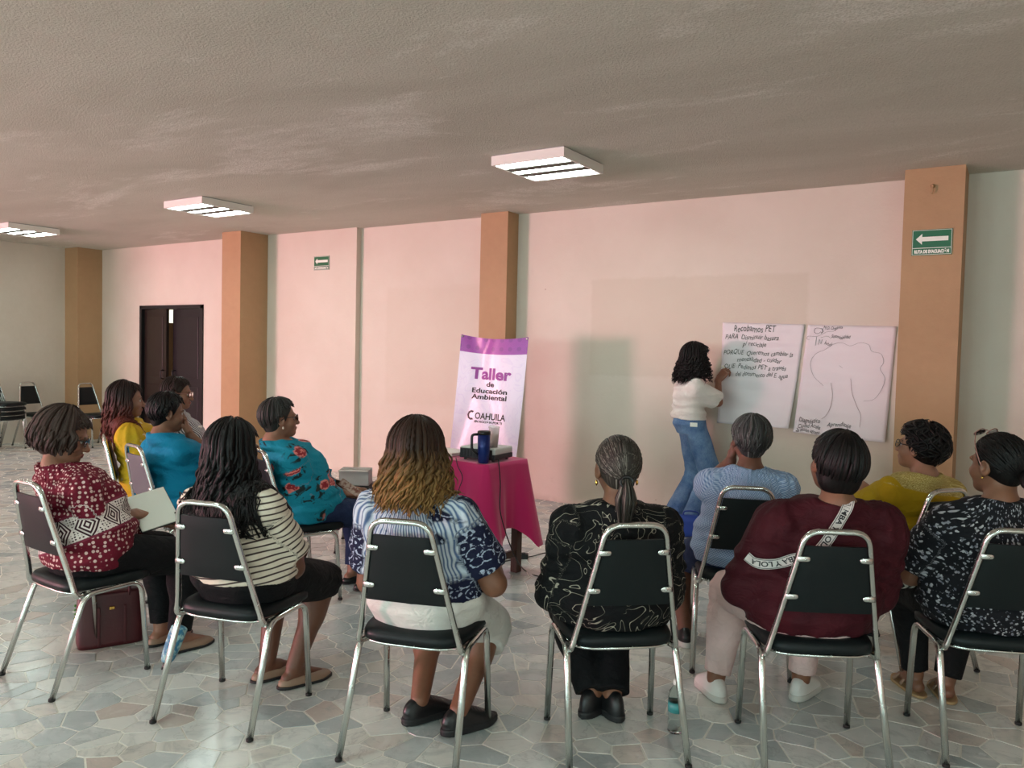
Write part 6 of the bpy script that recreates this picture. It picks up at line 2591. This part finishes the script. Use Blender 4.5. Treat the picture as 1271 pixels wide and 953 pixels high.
# ---- glasses on her head, black flowered blouse
p = sitter('P12', 'woman with glasses pushed up on tied black hair in a black flowered blouse', (1238, 578), head_y=0.0, head=(30, 0, 0), hip=1.18, belly=1.18, chest=1.16, sh=0.172, arm=1.14, leg=1.1,
           hands=[dict(at=lp('P12', 1118, 716, (-0.14, 0.34, 0.66)), fwd=(0.2, 0.9, -0.1), pole=(-0.5, -0.7, -0.5)), dict(at=(0.10, 0.26, 0.62))],
           feet=[dict(at=(-0.10, 0.44, 0.085)), dict(at=(0.02, 0.40, 0.085))])
p.build_body()
p.build_shirt(p_daisies(), sleeve=0.85, flare=0.016, soff=0.010, hem=0.47, neck=0.086)
p.build_pants(M_BLACKCLOTH2, length=0.95)
p.build_shoes('sandal', M_SHOEBE, M_SOLET)
L = Locks()
rr = np.random.default_rng(8)
tie = np.array([0, -0.115, -0.045])
for i in range(240):
    az = rr.uniform(0, 360)
    b = abs(((az + 180) % 360) - 180)
    pol0 = np.interp(b, [0, 60, 100, 180], [56, 72, 98, 112]) * rr.uniform(0.25, 1.0)
    a = p.scalp(az, pol0, 0.010)
    pts = []
    for t in np.linspace(0, 1, 9):
        q = a * (1 - t) + tie * t
        d = unit(q - p.HC)
        k = 1 / math.sqrt(((d / (np.array([0.074, 0.094, 0.088]) + 0.013)) ** 2).sum())
        pts.append(p.HC + d * k)
    L.add(np.array([p.head.out(v) for v in pts]), 0.0062 * np.sin(np.linspace(0.5, math.pi - 0.5, 9)), 0.4, np.array([unit(v - p.HC) for v in pts]) @ p.head.R.T.astype(float), a=az / 360, l0=0.1, l1=0.5)
bun = p.head.out((0, -0.140, -0.040))
for i in range(60):
    a0, tl = rr.uniform(0, 6.28), rr.uniform(-1.2, 1.2)
    rad = 0.036 * math.cos(tl * 0.6)
    pts = [bun + np.array([rad * math.cos(a0 + t), rad * 0.75 * math.sin(a0 + t) * math.cos(tl), rad * math.sin(a0 + t) * 0.9 * math.sin(tl + 1.2) + 0.02 * math.sin(tl)]) for t in np.linspace(0, 3.6, 12)]
    L.add(pts, 0.0075 * np.sin(np.linspace(0.5, math.pi - 0.5, 12)), 0.7, None, a=rr.random(), l0=0.3, l1=0.7)
p.hair(H_BLACK, p.cap(0.010, 0.0008, 60, nape=0.9, nz=-0.025, low=-0.07), L)
p.glasses(M_FRAMER, up=True)
p.earring(M_GOLD, 0.008)

# ---- the presenter, writing on the sheet
PK = (-2.42, 6.53, -50.0)
hp = at_y(903.5, 468, WY - 0.105)
_c, _s = math.cos(math.radians(PK[2])), math.sin(math.radians(PK[2]))
hl = (np.array(hp) - np.array([PK[0], PK[1], 0])) @ np.array([[_c, -_s, 0], [_s, _c, 0], [0, 0, 1]])
wr = hl + np.array([-0.03, -0.075, -0.03])
p = Person('curly-haired presenter in a white tee and blue jeans writing on the wall sheet', PK[0], PK[1], PK[2], (864, 446), head_y=0.05, head=(6, 0, 0), hip=0.84, belly=0.80, chest=0.86, sh=0.140, arm=0.9, leg=0.92, sk=SKIN2,
           standing=True, pelvis=lp(PK, 860, 524, (0, 0, 0.95)) * np.array([1, 0, 1]), spine_bulge=-0.01,
           hands=[dict(at=(-0.06, 0.13, 1.10), pole=(-0.2, 0.1, -1), fwd=(0.5, 0.2, 0.8)), dict(at=wr, fwd=(0.15, 0.6, 0.75), back=(0.7, -0.6, 0.5), curl=HOLD, thumb=30, pole=(0.25, 0.5, -1))],
           feet=[dict(at=lp(PK, 836, 641, (-0.1, 0.0, 0.09)) * np.array([1, 1, 0]) + np.array([0, 0, 0.085]), pole=(0, 1, 0)), dict(at=lp(PK, 858, 645, (0.1, 0.05, 0.09)) * np.array([1, 1, 0]) + np.array([0, 0, 0.085]), pole=(0.1, 1, 0))], leg_len=1.11)
p.build_body()
p.build_shirt(M_WHITECLOTH, sleeve=0.86, flare=0.018, soff=0.012, off=0.016, hem=p.p0[2] + 0.035, neck=0.080, name='tee')
p.build_pants(M_JEANS, length=0.98, flare=0.048, knee=0.026, waist=0.075, calf=0, name='jeans')
p.build_shoes('sneaker', M_SHOEW, M_SOLE)
L = p.cap_locks(260, 0.022, 0.008, back=120, side=112, front=58, wave=16, amp=0.012, jitter=0.012, nseg=14)
L = p.long_locks(L, 360, 0.235, (60, 300), 0.030, 0.008, wave=0.017, wl=0.05, spread=0.055, var=0.35)
p.hair(H_BLACK, p.cap(0.022, 0.005, 60, nape=1.3, ears=False, line=(0.03, 0.45), low=-0.10), L)
PRES = p

# ================================================================== things held, worn or left about
def worldp(p, q):
    return tuple(float(v) for v in p.world(q))


# notebook and pen
nbk = lp('P1', 190, 631, (0.06, 0.36, 0.66))
n = thing('notebook', 'open white notebook on the lap of the woman in maroon dots', 'notebook', worldp(P1, nbk), P1.a + math.radians(-20))
n.rotation_euler = (math.radians(16), math.radians(36), P1.a + math.radians(-8))
MB().box((-0.115, -0.088, -0.006), (0.115, 0.088, 0.0), bevel=0.001).build('pages', M_SIGNW, n)
MB().box((-0.119, -0.092, -0.009), (0.119, 0.092, -0.0065), bevel=0.001).build('cover', M_BLACK, n)
h1 = P1.arms[1]['H']
tipw = P1.world(h1.pts(0, 1.0))
pen = thing('pen', 'black pen in the hand of the woman in maroon dots', 'pen', tuple(float(v) for v in tipw))
MB().tube([(0.012, 0.02, -0.02), (0.0, 0.0, 0.0), (-0.045, -0.06, 0.06)], [0.001, 0.004, 0.004], 8).build('barrel', M_BLACK, pen)

# marker in the presenter's hand
hm = PRES.world((PRES.arms[1]['H'].pts(0, 1.0) + PRES.arms[1]['H'].pts(14, 1.0)) / 2)
mk = thing('marker', 'white marker in the hand of the writing presenter', 'marker', tuple(float(v) for v in hm))
MB().tube([(-0.01, -0.05, 0.02), (0.0, 0.0, 0.0), (0.003, 0.022, -0.003)], [0.008, 0.008, 0.007], 10).build('barrel', M_SIGNW, mk)
MB().tube([(0.003, 0.022, -0.003), (0.004, 0.034, -0.005)], [0.005, 0.002], 8).build('tip', M_BLACK, mk)

# burgundy handbag under the chair
M_BURG = Mat('burgundy leather', (74, 20, 26), 0.45)
M_BURG.bump(M_BURG.noise(M_BURG.coord(), 90.0, 3), 0.2, 0.003)
q0, q1 = at_z(84, 811), at_z(170, 797)
mid = (q0 + q1) / 2
bagyaw = math.atan2(q1[1] - q0[1], q1[0] - q0[0])
wid = float(np.linalg.norm(q1 - q0))
bag = thing('handbag', 'large burgundy leather handbag on the floor under the dotted woman’s chair', 'handbag', (float(mid[0]) - 0.04, float(mid[1]) + 0.06, 0.004), bagyaw)
V, F = [], []
nn = 28
for j, (k, z) in enumerate(((0.97, 0.0), (1.0, 0.02), (1.0, 0.10), (0.985, 0.18), (0.95, 0.25), (0.93, 0.26))):
    for i in range(nn):
        a = 2 * math.pi * i / nn
        c, s = math.cos(a), math.sin(a)
        V.append((math.copysign(abs(c) ** 0.35, c) * wid / 2 * k, math.copysign(abs(s) ** 0.4, s) * (0.075 - 0.03 * (z / 0.26)) * k, z))
for j in range(5):
    for i in range(nn):
        F.append((j * nn + i, j * nn + (i + 1) % nn, (j + 1) * nn + (i + 1) % nn, (j + 1) * nn + i))
F += [tuple(range(nn - 1, -1, -1)), tuple(5 * nn + i for i in range(nn))]
bb = mesh_obj('body', V, F, M_BURG, bag)
for s in (-0.16, 0.16):
    MB().box((s * wid * 1.2 - 0.006, -0.0775, 0.01), (s * wid * 1.2 + 0.006, -0.070, 0.20), bevel=0.002).build('seam_strap', M_BURG, bag)
for s in (-1, 1):
    MB().tube(catmull([(-0.08, s * 0.04, 0.235), (-0.075, s * 0.045, 0.30), (0.0, s * 0.05, 0.335), (0.075, s * 0.045, 0.30), (0.08, s * 0.04, 0.235)], 5), 0.006, 6).build('handle', M_BURG, bag)
MB().box((-0.012, -0.079, 0.185), (0.012, -0.070, 0.20), bevel=0.002).build('badge', M_GOLD, bag)
M_CHARM = Mat('green and pink beads', (90, 150, 70), 0.4)
ch = MB()
for k in range(7):
    ch.lathe([(0.002, -0.006), (0.007, 0), (0.002, 0.006)], 8, Matrix.Translation((-wid / 2 - 0.006, -0.05, 0.22 - k * 0.02)))
ch.build('bead_charm', M_CHARM, bag)

# folded umbrella with a blue floral cover leaning on the chair
M_UMB = Mat('blue floral nylon', (80, 150, 178), 0.6)
_u = M_UMB.coord()
M_UMB.set('Base Color', M_UMB.mix(M_UMB.step(M_UMB.noise(_u, 45.0, 3), 0.45, 0.58), (46, 116, 150), (170, 206, 206)))
ua, ub = at_z(203, 830, 0.03), at_depth(224, 776, cam_depth(at_z(203, 830, 0.03)) + 0.04)
um = thing('folded_umbrella', 'short folded umbrella in blue floral cloth beside the striped woman’s chair', 'umbrella', tuple(float(v) for v in ua))
d = np.array(ub) - np.array(ua)
MB().tube(catmull([tuple(d * t) for t in (0.15, 0.3, 0.6, 0.9, 1.0)], 4), [0.020, 0.024, 0.027, 0.030, 0.031, 0.033, 0.034, 0.035, 0.036, 0.036, 0.037, 0.037, 0.037, 0.036, 0.034, 0.030, 0.015], 12).build('cover', M_UMB, um)
MB().tube([tuple(d * 0.16), tuple(d * -0.02)], [0.012, 0.010], 8).build('handle', M_BLACK, um)

# phone in the lap of the fair-ended woman
M_PHONE = Mat('violet phone case', (96, 66, 132), 0.35)
pw = P7.world(lp('P7', 591, 728, (0.10, 0.24, 0.64)))
ph = thing('phone', 'violet phone resting on the white capri trousers', 'phone', tuple(float(v) for v in pw), P7.a - 0.5)
MB().box((-0.037, -0.078, -0.005), (0.037, 0.078, 0.004), bevel=0.003).build('case', M_PHONE, ph)
MB().box((-0.034, -0.074, 0.0042), (0.034, 0.074, 0.0055), bevel=0.0005).build('screen', M_BLACK, ph)

# folded paper fan held by the woman with the rose blouse
M_FAN = Mat('printed paper', (196, 168, 152), 0.7)
_f = M_FAN.coord()
M_FAN.set('Base Color', M_FAN.mix(M_FAN.step(M_FAN.noise(_f, 40.0, 3), 0.45, 0.6), (206, 184, 170), (140, 84, 72)))
fw_ = P6.world(lp('P6', 436, 608, (0.10, 0.42, 0.62)))
fan = thing('paper_fan', 'folded printed paper held by the woman in the rose blouse', 'paper', tuple(float(v) for v in fw_))
fan.rotation_euler = (math.radians(-30), math.radians(34), YAW)
for k in range(4):
    MB().box((-0.085, -0.02 + k * 0.009, -0.022 + 0.004 * k), (0.085, -0.018 + k * 0.009, 0.026 - 0.002 * k)).build('leaf', M_FAN, fan)

# black and white striped pouch of the woman with glasses on her head
M_POUCH = Mat('black and white chevron cloth', (220, 216, 206), 0.8)
_c = M_POUCH.coord()
_x, _y, _z = M_POUCH.sep(_c)
_s = M_POUCH.math('FRACT', M_POUCH.math('ADD', M_POUCH.math('MULTIPLY', _x, 34.0), M_POUCH.math('MULTIPLY', M_POUCH.math('ABSOLUTE', M_POUCH.math('SUBTRACT', M_POUCH.math('FRACT', M_POUCH.math('MULTIPLY', _z, 22.0)), 0.5)), 1.2)))
M_POUCH.set('Base Color', M_POUCH.mix(M_POUCH.band(_s, 0.25, 0.75, 0.03), (222, 218, 206), (24, 22, 24)))
wpc = at_depth(1131, 719, cam_depth(at_z(1131, 719, 0.66)))
px_ = (at_depth(1131, 719, 3.32))
po = thing('striped_pouch', 'black and white chevron pouch in the lap of the flowered blouse', 'pouch', tuple(float(v) for v in px_), YAW)
V, Q = mesh_sdf(lambda P: rbox(P, (0, 0, 0), (0.062, 0.026, 0.036), 0.022) + wob(P, 40.0, 3) * 0.003, (-0.1, -0.06, -0.07), (0.1, 0.06, 0.07), 0.006)
mesh_obj('body', V, Q.astype(np.int32), M_POUCH, po)
MB().tube([(-0.055, 0, 0.036), (0, 0, 0.039), (0.055, 0, 0.036)], 0.003, 6).build('zip', M_GOLD, po)

# water bottle by the ponytail woman's chair
M_BOTTLE = Mat('clear bottle plastic', (225, 240, 238), 0.06, 0.0, Transmission_Weight=1.0, IOR=1.15)
M_LABELB = Mat('green blue bottle label', (60, 140, 140), 0.4)
bt = at_z(838, 909)
bo = thing('water_bottle', 'clear plastic water bottle with a teal label on the marble floor', 'bottle', (float(bt[0]), float(bt[1]), 0.004))
MB().lathe([(0.026, 0.0), (0.031, 0.006), (0.031, 0.05), (0.029, 0.06), (0.031, 0.07), (0.031, 0.14), (0.026, 0.165), (0.012, 0.188), (0.012, 0.2)], 20).build('body', M_BOTTLE, bo)
MB().lathe([(0.0318, 0.085), (0.0318, 0.125)], 20).build('bottle_label', M_LABELB, bo)
MB().lathe([(0.0135, 0.192), (0.0138, 0.208), (0.012, 0.21)], 16).build('cap', M_SIGNW, bo)

# lettered strap across the maroon back: a band that hugs the cloth
M_STRAP = Mat('grey white webbing', (206, 200, 196), 0.7)
fn = P10.shirt_fn


def on_cloth(px, py, lift, who=None, field=None):
    """where the sight line through a pixel meets the cloth, in the wearer's frame"""
    who, field = who or P10, field or fn
    o, d = who.local(CAM), unit(ray(px, py) @ who.RW)
    t = max(1.0, cam_depth(who.O) - 0.9)
    for _ in range(80):
        s = float(field(np.array([o + d * t], F32))[0]) - lift
        t += s * 0.7
        if abs(s) < 0.0004 or t > cam_depth(who.O) + 2:
            break
    return o + d * t


def normals(q):
    q = np.array(q, F32)
    e = F32(0.012)
    G = np.column_stack([fn(q + A3(*(e if k == ax else 0 for k in range(3)))) - fn(q - A3(*(e if k == ax else 0 for k in range(3)))) for ax in range(3)])
    G /= np.linalg.norm(G, axis=1)[:, None] + 1e-6
    return G.astype(float)


st = thing('bag_strap', 'grey webbing bag strap lettered in black across the maroon back', 'strap', tuple(P10.root.location), P10.a)
backd = (0.0, -0.16, 0.85)
runs = ([(1063, 609), (1056, 622), (1046, 640), (1034, 660), (1022, 677), (1008, 690), (992, 700)], [(1000, 690), (984, 694), (966, 699), (948, 700), (936, 697), (927, 690)])
for ri, run in enumerate(runs):
    px_run = catmull(run, 8)
    ctr = [on_cloth(x_, y_, 0.006 + 0.004 * ri) for x_, y_ in px_run]
    ctr = np.array([q for q in ctr if -0.45 < q[1] < 0.03 and abs(q[0]) < 0.6])
    jp = np.linalg.norm(np.diff(ctr, axis=0), axis=1)
    jp = np.nonzero(jp > 0.03)[0]
    if len(jp):
        ctr = ctr[jp[-1] + 1:] if jp[-1] < len(ctr) / 2 else ctr[:jp[0] + 1]
    for _ in range(4):
        ctr[1:-1] = (ctr[:-2] + 2 * ctr[1:-1] + ctr[2:]) / 4
    N_ = normals(ctr)
    for _ in range(6):
        N_[1:-1] = (N_[:-2] + 2 * N_[1:-1] + N_[2:]) / 4
    N_ /= np.linalg.norm(N_, axis=1)[:, None]
    T_ = np.gradient(ctr, axis=0)
    T_ /= np.linalg.norm(T_, axis=1)[:, None]
    B_ = np.cross(N_, T_)
    B_ /= np.linalg.norm(B_, axis=1)[:, None]
    hw = 0.019
    arc = np.concatenate([[0], np.cumsum(np.linalg.norm(np.diff(ctr, axis=0), axis=1))])

    def onstrap(s, t, lift, ctr=ctr, B_=B_, N_=N_, arc=arc):
        out = [np.interp(s, arc, ctr[:, k]) + t * np.interp(s, arc, B_[:, k]) + lift * np.interp(s, arc, N_[:, k]) for k in range(3)]
        return tuple(out)
    V, F = [], []
    for i, s in enumerate(np.linspace(0, arc[-1], 50)):
        V += [onstrap(s, -hw, 0.0), onstrap(s, hw, 0.0), onstrap(s, hw, 0.003), onstrap(s, -hw, 0.003)]
        if i:
            a, b = 4 * (i - 1), 4 * i
            F += [(a + k, a + (k + 1) % 4, b + (k + 1) % 4, b + k) for k in range(4)]
    F += [(3, 2, 1, 0), tuple(len(V) - 4 + k for k in range(4))]
    web = mesh_obj('webbing', V, F, M_STRAP, st, smooth=False)
    for t0 in (-0.0155, 0.0155):
        V, F = [], []
        for i, s in enumerate(np.linspace(0, arc[-1], 50)):
            V += [onstrap(s, t0 - 0.0011, 0.0036), onstrap(s, t0 + 0.0011, 0.0036)]
            if i:
                F.append((2 * i - 2, 2 * i - 1, 2 * i + 1, 2 * i))
        mesh_obj('edge_stripe', V, F, M_INK, web, smooth=False)
    V, F = text_mesh('BIMBA Y LOLA  BIMBA Y LOLA', 0.027, 0.0007, 0, 1.0, 'LEFT')
    sx = 1.22
    s0 = 0.012 if ri == 0 else -0.005
    VV, FF = [], []
    sgn = 1 if ri == 0 else 1
    okv = []
    for x_, y_, _z in V:
        okv.append(0.0 <= s0 + x_ * sx <= arc[-1])
        VV.append(onstrap(s0 + x_ * sx, sgn * (y_ - 0.0095), 0.0038))
    FF = [f for f in F if all(okv[i] for i in f)]
    mesh_obj('lettering', VV, FF, M_INK, web, smooth=False)

# blue bag on the floor beyond the pale blue blouse
M_BLUEBAG = Mat('royal blue nylon', (24, 60, 150), 0.6)
bz_ = at_z(862, 664)
bg = thing('blue_bag', 'small royal blue bag on the floor beyond the pale blue blouse', 'bag', (float(bz_[0]), float(bz_[1]) - 0.10, 0.004), 0.3)
V, Q = mesh_sdf(lambda P: rbox(P, (0, 0, 0.085), (0.13, 0.06, 0.085), 0.05) + wob(P, 30.0, 4) * 0.008, (-0.2, -0.12, -0.02), (0.2, 0.12, 0.22), 0.009)
V[:, 2] -= V[:, 2].min()
mesh_obj('body', V, Q.astype(np.int32), M_BLUEBAG, bg)
MB().tube(catmull([(-0.06, 0, 0.15), (-0.05, -0.01, 0.21), (0.05, -0.01, 0.21), (0.06, 0, 0.15)], 5), 0.006, 6).build('handle', M_BLUEBAG, bg)

# the little keyhole opening at the back of the maroon neckline
kq = np.array([on_cloth(1046, y_, 0.0025) for y_ in (612, 616, 620, 625, 630)])
kq = kq[kq[:, 1] < 0.03]
if len(kq) > 2:
    Nk = normals(kq)
    V, F = [], []
    for i, (q, n_, w_) in enumerate(zip(kq, Nk, (0.003, 0.007, 0.009, 0.008, 0.003))):
        sd = unit(np.cross(n_, [0, 0, 1.0]))
        V += [tuple(q - sd * w_), tuple(q + sd * w_)]
        if i:
            F.append((2 * i - 2, 2 * i - 1, 2 * i + 1, 2 * i))
    mesh_obj('keyhole_opening', V, F, SKIN, P10.root)

# the pale maker's patch at the back of the presenter's waistband
wq = on_cloth(861, 527, 0.004, PRES, lambda P: PRES.pants_sdf(P, dict(knee=0.016, waist=0.075, calf=0)))
if abs(wq[1]) < 0.4:
    wd_ = unit((CAM - PRES.world(wq)) @ PRES.RW * np.array([1, 1, 0]))
    MB().box((-0.030, -0.002, -0.017), (0.030, 0.002, 0.017), Matrix.Translation(tuple(wq)) @ Matrix.Rotation(math.atan2(wd_[1], wd_[0]) + math.pi / 2, 4, 'Z')).build('waist_patch', M_SIGNW, PRES.root)
